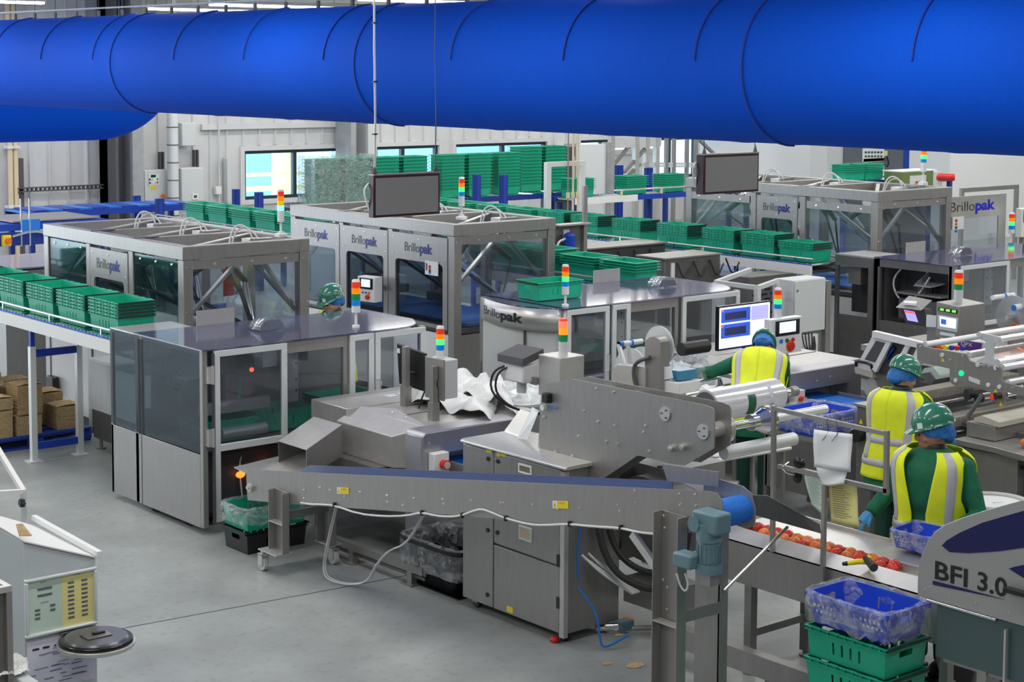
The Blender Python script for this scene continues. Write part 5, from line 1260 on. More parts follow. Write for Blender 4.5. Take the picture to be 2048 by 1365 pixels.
pl = person('man in green helmet looking down behind the near left glass lidded machine', (9.80, 14.56, 0), R(196), arms=[((.10, .28, 1.16), (.26, .14, 1.00)), ((.10, -.28, 1.16), (.26, -.14, 1.00))],
    yaw=R(-10), pitch=R(20), front_open=14, belts=(1.02,), badge=R(20), sk='skin_pale', h=.99)
# ================================================================== CRATE LINERS, BAGS
def liner(parent, c, w, l, z, m='film', drop=.16, rz=0, deep=.14, seed=1):
    """clear bag lining an open crate: inside, over the rim and hanging outside"""
    rnd = random.Random(seed); prof = [(-.035, -deep), (-.03, -deep*.4), (-.012, .0), (.004, .018), (.018, .008), (.024, -drop*.45), (.022, -drop)]
    N_ = 64; rings = []
    for o, dz in prof:
        r = []
        for i in range(N_):
            a = 2*PI*i/N_; ca, sa = math.cos(a), math.sin(a); k = (abs(ca)**6+abs(sa)**6)**(-1/6)
            wob = math.sin(i*.9+dz*30)+rnd.uniform(-.4, .4); amp = .009 if dz < -.02 else .004
            x = (w/2+o+wob*amp*.5)*k*ca; y = (l/2+o+wob*amp*.5)*k*sa
            r.append((c[0]+x*math.cos(rz)-y*math.sin(rz), c[1]+x*math.sin(rz)+y*math.cos(rz), z+dz+(rnd.uniform(-.02, .02) if dz < -drop*.9 and o > 0 else rnd.uniform(-.004, .004))))
        rings.append(r)
    return MB().loft(rings, caps=False).build('plastic_liner', m, parent, sharp=80)
def crumple(name, m, pts_c, rx, ry, rz_, n=22, seed=3, parent=None, amp=.25):
    rnd = random.Random(seed); mb = MB(); mb.ell((0, 0, 0), (1, 1, 1), n, n//2)
    vs = []
    for (x, y, z) in mb.v:
        f = 1+rnd.uniform(-amp, amp); z2 = max(z, -.15)
        vs.append((pts_c[0]+x*rx*f, pts_c[1]+y*ry*f, pts_c[2]+(z2+.15)*rz_*f))
    mb.v = vs; return mb.build(name, m, parent, sharp=25)
mat('blue_crate_in', (.012, .06, .55), .4)
bc0 = root('blue_crate', 'x', 'crate'); 
def blue_crate_body(h=.19, w=.40, l=.60):
    mb = MB(); hx, hy = w/2-.012, l/2-.012; t = .004; mb.box(-hx, hx, -hy, hy, 0, .006)
    us = [-hy, -.055, -.040, .045, .060, hy]; zs = [0, .075, .14, h]
    for s in (-1, 1): wallgrid(mb, 'x', s*hx-(t if s > 0 else 0), s*hx+(t if s < 0 else 0), us, zs, {(1, 1), (3, 1)})
    us = [-hx, -.05, .05, hx]; zs = [0, .11, .145, h]
    for s in (-1, 1): wallgrid(mb, 'y', s*hy-(t if s > 0 else 0), s*hy+(t if s < 0 else 0), us, zs, {(1, 1)})
    k = .035; mb.v = [(x-math.copysign(k*(1-z/h), x)*min(1, abs(x)/hx), y-math.copysign(k*(1-z/h), y)*min(1, abs(y)/hy), z) for x, y, z in mb.v]
    mb.frame('z', h-.03, h, -w/2, w/2, -l/2, l/2, .014); return mb
blue_crate_body().build('crate_body', 'blue_crate', bc0)
mb = MB()
for s in (-1, 1):
    for y0_ in (-.24, .10):
        for r_ in range(2):
            for k in range(5):
                y = y0_+k*.032+(r_ % 2)*.016; z = .085+r_*.035+.004*k*0
                x = s*(.40/2-.012-.035*(1-z/.19)+.001); mb.box(x-.001*s, x+.0015*s, y-.006, y+.006, z-.008, z+.008)
mb.build('punched_holes', 'paper', bc0)
# ================================================================== PEACH CONVEYOR
t = root('sorting_conveyor', 'low steel sorting conveyor carrying red and orange fruit past the front worker', 'conveyor', (8.7, 6.8, 0))
XF = 8.28; zb_ = .88; Ya, Yb = 7.95, 5.76
MB().prism([(XF, .62), (XF+.005, .62), (XF+.005, .885), (XF+.14, .93), (XF+.14, .90), (XF+.16, .86), (XF+.16, .935), (XF+.0, .895)], 'y', Yb, Ya).build('side_guard', 'steel', t, sharp=10)
MB().prism([(XF, .895), (XF+.145, .94), (XF+.145, .93), (XF, .885)], 'y', Yb, Ya).build('edge_plate', 'steel_bright', t)
MB().box(XF+.16, 8.62, Yb, Ya, .865, .875).build('belt', mat('belt_white', (.50, .53, .50), .5), t)
MB().box(8.62, 8.64, Yb, Ya, .80, .93).build('side_guard', 'steel_bright', t)
MB().box(8.64, 8.98, Yb, Ya-.1, .905, .915).box(8.975, 8.985, Yb, Ya-.1, .86, .94).build('work_ledge', 'steel_bright', t)
MB().box(XF+.02, 8.6, Yb, Ya, .62, .80).build('frame_body', 'steel', t)
MB().box(XF+.10, 8.62, Ya, Ya+.006, .70, .95).build('end_plate', 'steel_bright', t)
for y in (7.55, 7.0, 6.0):
    for x in (8.36, 8.92): MB().box(x-.03, x+.03, y-.03, y+.03, .04, .64).cyl((x, y, 0), (x, y, .05), .02, n=8).cyl((x, y, 0), (x, y, .012), .045, n=12).build('leg', 'steel_dark' if x > 8.5 else 'steel', t)
    MB().box(8.36, 8.92, y-.02, y+.02, .25, .30).build('cross_bar', 'steel', t)
a = PZ(1365, 1262, .22); b = PZ(1615, 1345, .22)
MB().box(8.05, 8.13, b.y-.9, a.y+.1, .14, .28).build('floor_beam', 'steel', t)
for yy in (a.y-.3, b.y+.2): MB().box(8.06, 8.12, yy-.03, yy+.03, .03, .14).cyl((8.09, yy, 0), (8.09, yy, .02), .05, n=12).build('beam_foot', 'steel_dark', t)
# fruit
fr0 = root('peach', 'peach', 'fruit'); 
def fruit(mb, r):
    n, m_ = 16, 10; rings = []
    for j in range(m_+1):
        a = -PI/2+PI*j/m_; zz = math.sin(a)*r*.9; rr = math.cos(a)*r
        if j == m_: zz -= r*.20
        if j == m_-1: zz -= r*.02
        rings.append([(max(rr, .0008)*math.cos(2*PI*i/n)*(1-.06*max(0, math.cos(2*PI*i/n-.5))**6), max(rr, .0008)*math.sin(2*PI*i/n), zz) for i in range(n)])
    return mb.loft(rings)
fruit(MB(), .042).build('flesh', 'apple_red', fr0, sharp=80); MB().cyl((0, 0, .026), (.002, 0, .040), .0022, n=5).build('stalk', 'fibre', fr0)
fr1 = root('peach', 'peach', 'fruit'); fruit(MB(), .042).build('flesh', 'apple_orange', fr1, sharp=80); MB().cyl((0, 0, .026), (.002, 0, .040), .0022, n=5).build('stalk', 'fibre', fr1)
rnd = random.Random(11); cols = 'RRROORROOOrOOBOOROROrOBRRRRRRRR'; i = 0; placed = []; src_used = set()
centers = [(1538, 1054), (1549, 1066), (1560, 1060), (1553, 1075), (1566, 1073), (1582, 1071), (1590, 1080), (1578, 1083), (1597, 1087), (1608, 1084), (1621, 1088), (1632, 1096), (1640, 1083), (1652, 1094), (1668, 1096), (1675, 1104), (1686, 1098), (1699, 1104), (1690, 1112), (1705, 1116), (1717, 1106), (1712, 1120), (1728, 1112), (1738, 1120), (1748, 1117), (1733, 1108), (1758, 1122), (1745, 1108)]
last = 0
pos_ = [PZ(a, b, .917) for a, b in centers]
for it in range(400):
    for i in range(len(pos_)):
        for j in range(i):
            d = pos_[i]-pos_[j]; L = d.length
            if L < .087: d = (d/L if L > 1e-5 else Vector((0, 1, 0)))*(.087-L)/2; pos_[i] = pos_[i]+d; pos_[j] = pos_[j]-d
    for p in pos_: p.x = min(8.572, max(8.488, p.x)); p.z = .918
for k, p in enumerate(pos_):
    placed.append(p); src = fr0 if cols[k % len(cols)] in 'Rr' else fr1
    order = NTH+['seventeenth', 'eighteenth', 'nineteenth', 'twentieth', 'twenty-first', 'twenty-second', 'twenty-third', 'twenty-fourth', 'twenty-fifth', 'twenty-sixth', 'twenty-seventh', 'twenty-eighth']
    lb = f"{'red' if src is fr0 else 'orange'} fruit on the belt, {order[k]} from the far chute end"
    if src.name in src_used: o = copy_thing(src, p, rnd.uniform(0, 6), lb, 'loose fruit on the sorting belt')
    else: src_used.add(src.name); o = src; o.location = p; o['label'] = lb; o['group'] = 'loose fruit on the sorting belt'
    o.rotation_euler = (rnd.uniform(-.5, .5), rnd.uniform(-.5, .5), rnd.uniform(0, 6)); o.location.z = .918
# barcode scanner on the edge plate
p0 = PZ(1692, 1128, .955); p1 = PZ(1738, 1124, .965); p2 = PZ(1748, 1140, .95)
t = root('barcode_scanner', 'yellow and black hand scanner lying on the conveyor edge', 'scanner', p0)
d = (p1-p0)
MB().tube([p0, p0.lerp(p1, .5)+Vector((0, 0, .006)), p1], [.014, .018, .020], n=12).build('handle', 'yellow', t, sharp=80)
MB().tube([p0-d*.16, p0+d*.05], [.010, .0155], n=12).build('handle_end', 'black', t, sharp=80)
MB().tube([p1-d*.05+Vector((-.01, .01, .02)), p2+Vector((0, 0, .01))], [.020, .027], n=12).build('head', 'black', t, sharp=60)
MB().box(p1.x-.02, p1.x+.012, p1.y-.015, p1.y+.02, p1.z+.008, p1.z+.036).build('yellow_cap', 'yellow', t, bev=.006)
# ---- frame with papers
XS_ = 8.27
def F_(x, y, X=XS_): return PX(x, y, X)
t = root('notice_stand', 'square tube steel frame with paper sheets tied to it by the conveyor', 'frame', (XS_, 6.9, .9))
def sq(a, b, w=.026, m='steel', nm='frame_bar'): return MB().bar(a, b, w, w).build(nm, m, t)
A1, A2, A3, A4 = F_(1546, 817), F_(1776, 869), F_(1777, 983), F_(1557, 933)
sq(A1, A2); sq(F_(1774, 862), F_(1772, 990)); sq(A4, A3)
pb_ = F_(1546, 1000); sq(F_(1548, 812), Vector((pb_.x, F_(1548, 940).y, .895)), nm='post')
c_ = F_(1648, 965); sq(Vector((XS_-.016, F_(1650, 1100).y, F_(1650, 968).z)), Vector((XS_-.016, F_(1650, 1100).y, .64)), nm='post')
sq(F_(1602, 942), F_(1645, 952), .032, nm='sleeve_joint')
def sheet(nm, label, pts, m, dx=-.02, lines=0, lm='charcoal', tilt=.0):
    P = [PX(x, y, XS_+dx) for x, y in pts]
    P = [p+Vector((-tilt*i_, 0, 0)) for p, i_ in zip(P, (0, 0, 1, 1) if len(P) == 4 else range(len(P)))]
    s_ = root(nm, label, 'paper sheet', P[0]); 
    n = 8; mb = MB(); g = []
    for j in range(n+1):
        v = j/n; L_ = P[0].lerp(P[3], v); R_ = P[1].lerp(P[2], v)
        g.append([tuple(L_.lerp(R_, i/n)+Vector((-.006*math.sin(v*5+i*.5), 0, 0))) for i in range(n+1)])
    mb.loft(g, closed=False, caps=False).build('sheet', m, s_, solid=.0008, sharp=80)
    if lines:
        mb = MB()
        for j in range(lines):
            v = .12+.76*j/lines; a = P[0].lerp(P[3], v).lerp(P[1].lerp(P[2], v), .14); b = P[0].lerp(P[3], v).lerp(P[1].lerp(P[2], v), .14+.7*(.6+.4*((j*7) % 5)/5)); h_ = (P[3]-P[0]).length*.012
            o_ = Vector((-.010, 0, 0)); mb.add([a+o_, b+o_, b+o_+Vector((0, 0, h_)), a+o_+Vector((0, 0, h_))], [(0, 1, 2, 3)])
        mb.build('printed_lines', lm, s_)
    return s_
sh1 = sheet('white_sheet', 'upper white paper sheet tied to the steel frame with black ties', [(1628, 859), (1704, 869), (1702, 945), (1627, 935)], 'paper', -.03)
sheet('white_sheet', 'lower white paper sheet hanging below the tied one on the steel frame', [(1632, 933), (1693, 943), (1690, 968), (1645, 974)], 'paper', -.022)
sheet('green_sheet', 'pale green printed sheet hanging at left below the steel frame', [(1608, 946), (1652, 955), (1655, 1036), (1622, 1010)], 'mint', -.005, 14)
sheet('yellow_sheet', 'yellow printed sheet hanging at right below the steel frame', [(1658, 966), (1712, 970), (1720, 1057), (1661, 1045)], 'yellow_pale', .025, 14)
for (a, b) in ((1656, 860), (1675, 862)):
    q = PX(a, b-22, XS_-.02); r_ = PX(a-2, b+10, XS_-.034)
    MB().tube([q+Vector((.03, 0, 0)), q+Vector((0, 0, .01)), q+Vector((-.014, 0, -.01)), PX(a+1, b, XS_-.036), r_, PX(a-12, b+22, XS_-.04)], .0018, n=5, smooth=1).build('cable_tie', 'black', sh1)
hk = PX(1573, 935, XS_-.02)
o = root('headset', 'black ear defender hooked on the lower bar of the steel frame', 'ear defender', hk)
MB().ell(tuple(hk+Vector((.05, -.06, .03))), (.02, .05, .035)).build('ear_cup', 'black_gloss', o); MB().ell(tuple(hk+Vector((.05, -.05, -.06))), (.02, .035, .045)).build('ear_cup', 'black_gloss', o)
MB().tube([hk+Vector((.02, .0, .03)), hk+Vector((-.025, .02, .0)), hk+Vector((0, 0, -.04)), hk+Vector((.04, -.04, -.05))], .004, n=6, smooth=1).build('clip', 'chrome', o)
MB().tube([hk+Vector((.05, -.06, .03)), hk+Vector((.055, -.06, -.015)), hk+Vector((.05, -.05, -.06))], .006, n=6).build('head_band', 'black', o)
# ---- crates stack at the front right
cx_, cy_ = 7.86, 6.20
for k in range(4):
    crate(cx_, cy_, k*.188, f"green crate in the front stack under the blue crate, {['lowest, third below the top one', 'third from top', 'second from top', 'topmost of the green ones'][k]}", 'stacked green crates at the front right', 0)
o = bc0; o.location = (cx_, cy_+.0, 4*.188+.004); o['label'] = 'blue crate lined with clear film on top of the green crates in front'; o['group'] = 'blue crates with liners'
ln = liner(None, (0, 0), .41, .61, .19, seed=4); ln.parent = o; 
# small lined blue basket near the worker's hands
q = PZ(1835, 1085, .95); o = copy_thing(bc0, (q.x-.06, q.y-.12, .945), R(6), 'lined blue crate on the ledge beside the front worker, partly behind lettered panel'); o.scale = (.75, .62, .62); o['group'] = 'blue crates with liners'
# ---- lettered machine, front right
XB_ = 7.84
t = root('grading_machine', 'front right grey machine with curved side panel lettered BFI 3.0', 'grading machine', (8.0, 5.3, 0))
outl = [(1835, 1192), (1835, 1165), (1838, 1128), (1845, 1104), (1856, 1082), (1870, 1064), (1890, 1050), (1925, 1036), (1975, 1020), (2048, 1000), (2110, 985), (2110, 1272), (2048, 1254)]
pan = MB().prism([G(a, b, XB_) for a, b in outl], 'x', XB_, XB_+.012).build('side_panel', mat('panel_grey', (.42, .42, .42), .4, .5), t, bev=.003)
MB().prism([G(a, b, XB_+.55) for a, b in [(a, b-12) for a, b in outl]] if 0 else [(y, z) for y, z in [G(a, b, XB_) for a, b in outl]], 'x', XB_+.55, XB_+.56).build('side_panel', 'panel_grey', t)
sw = [(1884, 1092), (1893, 1082), (1920, 1066), (1965, 1046), (2048, 1022), (2110, 1008), (2110, 1090), (2048, 1096), (2000, 1103), (1940, 1107), (1900, 1105)]
MB().prism([G(a, b, XB_) for a, b in sw], 'x', XB_-.003, XB_-.0005).build('navy_swoosh', 'navy', pan)
MB().prism([G(a, b, XB_) for a, b in [(2018, 1138), (2030, 1134), (2110, 1118), (2110, 1190), (2048, 1157)]], 'x', XB_-.003, XB_-.0005).build('navy_swoosh', 'navy', pan)
MB().prism([G(a, b, XB_) for a, b in [(1866, 1162), (1930, 1178), (2010, 1200), (1866, 1170)]], 'x', XB_-.003, XB_-.0005).build('navy_underline', 'navy', pan)
a = G(1870, 1157, XB_); b = G(1935, 1169, XB_); c = G(1955, 1179, XB_); d_ = G(2014, 1192, XB_); hgt = G(1870, 1121, XB_)[1]-a[1]
MB().text('BFI', (XB_-.001, a[0], a[1]), (0, -1, 0), UP, hgt*1.40, width=a[0]-b[0], fat=.0025).build('lettering', 'black', pan)
MB().text('3.0', (XB_-.001, c[0], c[1]), (0, -1, 0), UP, hgt*1.40, width=c[0]-d_[0], fat=.0025).build('lettering', 'black', pan)
bolts(t, [(XB_, *G(a, b, XB_)) for a, b in ((1851, 1179), (1901, 1195), (1953, 1207), (2020, 1225))], (-1, 0, 0), .007, name='panel_screws')
y1_, z1_ = G(1855, 1200, XB_+.02); y2_, z2_ = G(1993, 1240, XB_+.02)
MB().cyl((XB_+.02, y1_, z1_), (XB_+.02, y2_, z2_), .013, n=12).build('tube_rail', 'chrome', t)
ze_ = G(1900, 1230, XB_+.03)[1]
MB().prism([(5.72, .72), (4.3, .72), (4.3, 1.10), (5.72, 1.04)], 'x', XB_+.03, XB_+.04).build('lower_panel', mat('teal_steel', (.10, .15, .155), .4, .5), t)
MB().box(XB_+.05, XB_+.54, 4.3, 5.70, 1.06, 1.075).build('deck', 'steel_bright', t)
MB().box(XB_+.05, XB_+.54, 5.66, 5.70, .75, 1.25).build('end_plate', 'steel_bright', t)
MB().box(XB_+.04, XB_+.55, 4.3, 5.68, .70, .73).build('bottom_plate', 'steel', t)
for (x, y) in ((XB_+.06, 5.42), (XB_+.5, 5.45), (XB_+.06, 4.6), (XB_+.5, 4.6)): MB().box(x-.03, x+.03, y-.03, y+.03, 0, .72).build('leg', 'steel', t)
MB().box(XB_-.005, XB_+.015, 5.25, 5.262, .35, 1.0).build('drop_rod', 'steel_bright', t)
p = G(2040, 1185, XB_-.01); MB().box(XB_-.05, XB_, p[0]-.1, p[0]+.08, p[1]-.01, p[1]+.012).build('handle', 'black', t)
# floor fan-like reel and bag below it
t = root('floor_sieve', 'round mesh sieve standing on the floor under the lettered machine', 'sieve', (8.55, 5.9, 0))
pc_ = PZ(1915, 1318, .20)
MB().cyl((pc_.x-.03, pc_.y, .20), (pc_.x+.05, pc_.y-.02, .20), .19, .19, n=36, cap=False).build('rim', 'steel', t, solid=.006)
MB().cyl((pc_.x+.04, pc_.y-.02, .20), (pc_.x+.05, pc_.y-.02, .20), .18, n=36).build('mesh_plate', 'steel_dark', t)
crumple('plastic_bag', 'film', (PZ(2020, 1345, 0).x, PZ(2020, 1345, 0).y, 0), .28, .26, .32, seed=8)
tag(bpy.data.objects['plastic_bag'], 'clear plastic bag lying on the floor at bottom right corner', 'bag')
t = root('film_bag_bin', 'round bin lined with white film behind the lettered machine', 'bin', (9.3, 5.9, 0))
q = PZ(1990, 1000, 1.05)
MB().cyl((q.x, q.y, .02), (q.x, q.y, 1.03), .17, .20, n=32).build('bin_body', 'cab_grey', t)
MB().cyl((q.x, q.y, 1.0), (q.x, q.y, 1.05), .225, .225, n=40, cap=False).build('rim_ring', 'rubber_grey', t, solid=.012)
crumple('white_liner', 'film', (q.x-.02, q.y, .86), .27, .26, .14, seed=5, parent=t, amp=.1)
for s in (1,): pass
# ================================================================== THINGS BEHIND THE CABINET MACHINE
# metal box with amber signal light
t = root('scanner_head_housing', 'plain steel box head with a lit amber signal light on top and black cables', 'machine head', (9.12, 10.3, 0))
bx = (8.98, 9.24, 10.17, 10.43)
zt_ = 1.69
MB().box(*bx, 1.36, zt_).build('head_box', 'steel_bright', t, bev=.006)
MB().box(9.05, 9.17, 10.25, 10.37, .05, 1.36).build('column', 'steel', t); MB().box(8.95, 9.27, 10.15, 10.45, 0, .05).build('foot', 'steel_dark', t)
MB().box(8.86, 9.02, 10.48, 10.72, 1.45, 1.60).build('camera_body', 'white_paint', t, bev=.015)
MB().poly([(8.84, 10.46, 1.60), (9.06, 10.46, 1.66), (9.06, 10.78, 1.66), (8.84, 10.78, 1.60)], (0, 0, .06)).build('camera_hood', 'charcoal', t)
MB().box(8.95, 9.05, 10.43, 10.50, 1.44, 1.50).build('bracket', 'steel', t)
MB().cyl((8.93, 10.58, 1.36), (8.93, 10.58, 1.45), .04, n=12).build('lens', 'rubber_grey', t)
for k in range(2): MB().tube([(8.90, 10.70-.05*k, 1.58), (8.80, 10.80-.06*k, 1.52), (8.78, 10.80-.06*k, 1.34), (8.86, 10.6-.05*k, 1.22), (9.05, 10.3, 1.20)], .010, n=6, smooth=2).build('black_cable', 'black', t)
stack_light(9.11, 10.28, zt_, 'amber lit signal light on steel sleeve above plain steel box head', cols=('sig_red_on', 'sig_orange_on', 'sig_green'), pole=0, sleeve=.11, r=.038, seg=.055, capm='sig_red', sleevem='alu')
# label applicator with two reels
XL, YL = 9.55, 9.75
t = root('label_applicator', 'grey label applicator with two big round reel discs behind the riveted side plates', 'label applicator', (9.7, 9.9, 0))
def LXp(x, y, X): p = PX(x, y, X); return p
c = PX(1318, 692, 9.75); MB().cyl((9.75, c.y, c.z), (9.765, c.y, c.z), .16, n=48).build('reel_disc', 'cab_grey', t)
c2_ = PX(1262, 745, 9.85); MB().cyl((9.85, c2_.y, c2_.z), (9.865, c2_.y, c2_.z), .20, n=48).cyl((9.98, c2_.y, c2_.z), (9.99, c2_.y, c2_.z), .20, n=48).build('reel_disc', 'cab_grey', t)
MB().cyl((9.865, c2_.y, c2_.z), (9.98, c2_.y, c2_.z), .10, n=32).build('label_roll', 'paper', t)
q = [PX(x, y, 9.62) for x, y in ((1290, 782), (1289, 690), (1292, 680), (1299, 674), (1308, 673), (1316, 677), (1321, 684), (1322, 782))]
MB().poly(q, (.10, 0, 0)).build('upright_arm', 'steel', t, bev=.004)
q = [PX(x, y, 9.60) for x, y in ((1228, 760), (1224, 748), (1226, 736), (1234, 729), (1290, 735), (1290, 775), (1240, 770))]
MB().poly(q, (.10, 0, 0)).build('lower_arm', 'steel_bright', t, bev=.004)
q = PX(1265, 768, 9.65); r_ = PX(1320, 800, 9.65); MB().box(9.65, 9.95, r_.y, q.y, 1.18, q.z).build('drive_box', 'steel_bright', t, bev=.006)
q = PX(1322, 760, 9.66); r_ = PX(1358, 785, 9.66); MB().box(9.66, 9.90, r_.y, q.y, r_.z-.02, q.z).build('print_module', 'white_paint', t, bev=.006)
q = PX(1322, 735, 9.655); r_ = PX(1345, 757, 9.655); MB().poly([q, PX(1340, 733, 9.655), r_, PX(1328, 760, 9.655)], (.01, 0, 0)).build('paper_tag', 'paper', t)
q = PX(1340, 740, 9.70); r_ = PX(1358, 762, 9.70); MB().box(9.70, 9.9, r_.y, q.y, r_.z, q.z).build('blue_cover', mat('blue_clear', (.05, .25, .45), .2), t)
a = PX(1238, 689, 9.75); MB().cyl(a, a+Vector((.26, 0, 0)), .022, n=14).build('tension_bar', 'alu', t); MB().cyl(a+Vector((.13, 0, 0)), a+Vector((.145, 0, 0)), .03, n=14).cyl(a, a+Vector((.04, 0, 0)), .024, n=14).build('blue_sleeve', 'hose_blue', t)
MB().bar(a, PX(1250, 728, 9.75), .02).bar(a+Vector((0, .02, 0)), PX(1245, 732, 9.75), .012).build('tension_arm', 'alu', t)
MB().tube([PX(1300, 715, 9.6), PX(1270, 725, 9.58), PX(1266, 750, 9.58), PX(1275, 785, 9.58)], .016, n=8, smooth=2).build('grey_hose', 'charcoal', t)
q = PX(1268, 745, 9.59); MB().box(9.585, 9.60, q.y-.012, q.y+.012, q.z-.10, q.z+.02).build('yellow_label', 'yellow', t)
MB().box(9.7, 9.86, 9.60, 9.76, .03, 1.2).build('column', 'steel_dark', t); MB().box(9.6, 9.96, 9.5, 9.86, 0, .03).build('foot', 'steel_dark', t)
c = PX(1362, 692, 9.95); MB().cyl((9.95, c.y, c.z-.03), (10.25, c.y, c.z-.03), .055, n=16).build('drive_motor', 'black', t)
# white tub of empty clear bags
def tub(name, label, cx, cy, w, l, z0, z1, m, group=None):
    t = root(name, label, 'tub', (cx, cy, z0)); rr = []
    for z, e in ((z0, -.07), (z1, 0), (z1, .02), (z1-.03, .02)): rr.append([(cx+(w/2+e)*c, cy+(l/2+e)*s, z) for c, s in [((abs(math.cos(2*PI*i/40))**.35)*math.copysign(1, math.cos(2*PI*i/40)), (abs(math.sin(2*PI*i/40))**.35)*math.copysign(1, math.sin(2*PI*i/40))) for i in range(40)]])
    MB().loft(rr, caps=False).build('shell', m, t, solid=.006, sharp=50)
    MB().box(cx-w/2+.06, cx+w/2-.06, cy-l/2+.06, cy+l/2-.06, z0, z0+.01).build('base', m, t)
    return t
p = PZ(1025, 790, 1.10)
tb = tub('white_tub', 'white tub heaped with crumpled clear bags behind the near bag closing machine', p.x+.1, p.y+.05, .75, 1.0, .72, 1.10, 'white_paint')
MB().box(p.x-.25, p.x+.45, p.y-.4, p.y+.5, .66, .72).build('stand_top', 'steel', tb)
for sx in (-.2, .4):
    for sy in (-.35, .45): MB().box(p.x+sx-.02, p.x+sx+.02, p.y+sy-.02, p.y+sy+.02, 0, .66).build('leg', 'steel', tb)
mat('bag_clear', (.70, .76, .74), .25, noise=.35, nscale=12, bump=.6, spec=.8)
o = crumple('clear_bags', 'bag_clear', (p.x+.1, p.y+.05, .98), .36, .48, .16, n=30, seed=9, amp=.12); tag(o, 'heap of crumpled clear bags filling the white tub', 'bags', kind='stuff')
for k in range(7):
    rnd2 = random.Random(k); q = (p.x+rnd2.uniform(-.15, .35), p.y+rnd2.uniform(-.35, .40), 1.06)
    MB().ell(q, (.07, .03, .02), 10, 6).build('green_print', 'green' if k == 0 else 'bag_white', o) if k < 3 else None
# white film sheet spread over the closing machine
def sheet_pile(name, label, cat, pts, zs, m, seed=1, amp=.02, n=26):
    rnd = random.Random(seed); P = [Vector(p) for p in pts]; g = []
    for j in range(n+1):
        row = []
        for i in range(n+1):
            u, v = i/n, j/n; q = P[0].lerp(P[1], u).lerp(P[3].lerp(P[2], u), v)
            q = q+Vector((rnd.uniform(-.005, .005), rnd.uniform(-.005, .005), zs*(.5+.5*math.sin(u*9+v*4+seed)*math.sin(v*7-u*3)+.18*math.sin(u*23-v*17))*math.sin(PI*min(1, max(0, u)))**.5+rnd.uniform(0, amp))); row.append(tuple(q))
        g.append(row)
    return tag(MB().loft(g, closed=False, caps=False).build(name, m, None, solid=.002, sharp=30), label, cat)
sheet_pile('white_film', 'crumpled white translucent film lying on the near bag closing machine', 'film', [PZ(822, 808, 1.10), PZ(985, 845, 1.11), PZ(1005, 765, 1.12), PZ(850, 765, 1.10)], .13, 'bag_white', 3, .006)
sheet_pile('white_film', 'white plastic sheet draped over the left rim of the white tub', 'film', [PZ(925, 790, 1.12), PZ(1040, 838, 1.12), PZ(1010, 770, 1.14), PZ(950, 762, 1.14)], .12, 'bag_white', 5, .006)
# bags heap in front of the bending worker, with its rack
t = root('bag_rack', 'chrome tube rack in front of the bending worker holding bags', 'rack', (10.9, 10.6, 0))
a1, a2 = PZ(1350, 775, 1.12), PZ(1400, 745, 1.12)
z_ = 1.10; R0 = PZ(1330, 800, z_); R1 = PZ(1445, 775, z_); R2 = PZ(1440, 755, z_); R3 = PZ(1345, 772, z_)
for a, b in ((R0, R1), (R1, R2), (R2, R3), (R3, R0)): MB().cyl(a, b, .015, n=10).build('top_tube', 'chrome', t)
for a in (R0, R1, R2): MB().box(a.x-.015, a.x+.015, a.y-.015, a.y+.015, 0, z_-.01).build('leg', 'steel', t)
MB().poly([Vector((q.x, q.y, .94)) for q in (R0, R1, R2, R3)], (0, 0, .01)).build('tray', 'cab_grey', t)
c = (R0+R1+R2+R3)/4
tag(crumple('packed_bag', 'bag_clear', (c.x, c.y, .98), .30, .14, .11, seed=12), 'small heap of clear packed bags with orange print in the chrome rack', 'bags')
q = PZ(1385, 740, 1.15); 
tag(crumple('clear_bag', 'film', (q.x, q.y, 1.03), .26, .20, .26, seed=13, amp=.18), 'standing crumpled clear bag left of the bending worker', 'bag')
q = PZ(1340, 735, 1.15); tag(crumple('clear_bag', 'bag_white', (q.x, q.y, 1.02), .30, .16, .15, seed=14, amp=.18), 'white folded film bag right of the label reel disc', 'bag')
t = root('steel_bench', 'low steel bench under the loose bags left of the bending worker', 'bench', (11.3, 11.2, 0))
qa = PZ(1362, 757, 1.0)
MB().box(qa.x-.35, qa.x+.28, qa.y-.55, qa.y-.12, .98, 1.02).build('bench_top', 'steel_bright', t)
for sx in (-.3, .24):
    for sy in (-.50, -.17): MB().box(qa.x+sx-.02, qa.x+sx+.02, qa.y+sy-.02, qa.y+sy+.02, 0, .98).build('leg', 'steel', t)
# ledge with flat pouches near the film roll
t = root('pouch_ledge', 'narrow white ledge with clear pouches under the film rollers', 'ledge', (9.8, 9.0, 0))
L0, L1, L2, L3 = PZ(1418, 925, .98), PZ(1582, 897, .98), PZ(1560, 880, .98), PZ(1420, 900, .98)
MB().poly([L0, L1, L2, L3], (0, 0, -.015)).build('ledge_plate', 'paper', t)
MB().cyl(L0, L1, .012, n=8).build('edge_tube', 'alu', t)
for f_ in (.1, .55, .93): q = L0.lerp(L1, f_)+Vector((.02, .04, 0)); MB().box(q.x-.014, q.x+.014, q.y-.014, q.y+.014, 0, .965).build('leg', 'steel', t)
for k in range(5):
    q = L0.lerp(L1, .12+.13*k)+Vector((.05, .10, .018))
    tag(MB().ell(tuple(q), (.055, .045, .016), 14, 8).build('clear_pouch', 'bag_clear'), f'flat clear pouch on the white ledge, {NTH[k]} from the left', 'pouch', 'pouches on the white ledge')
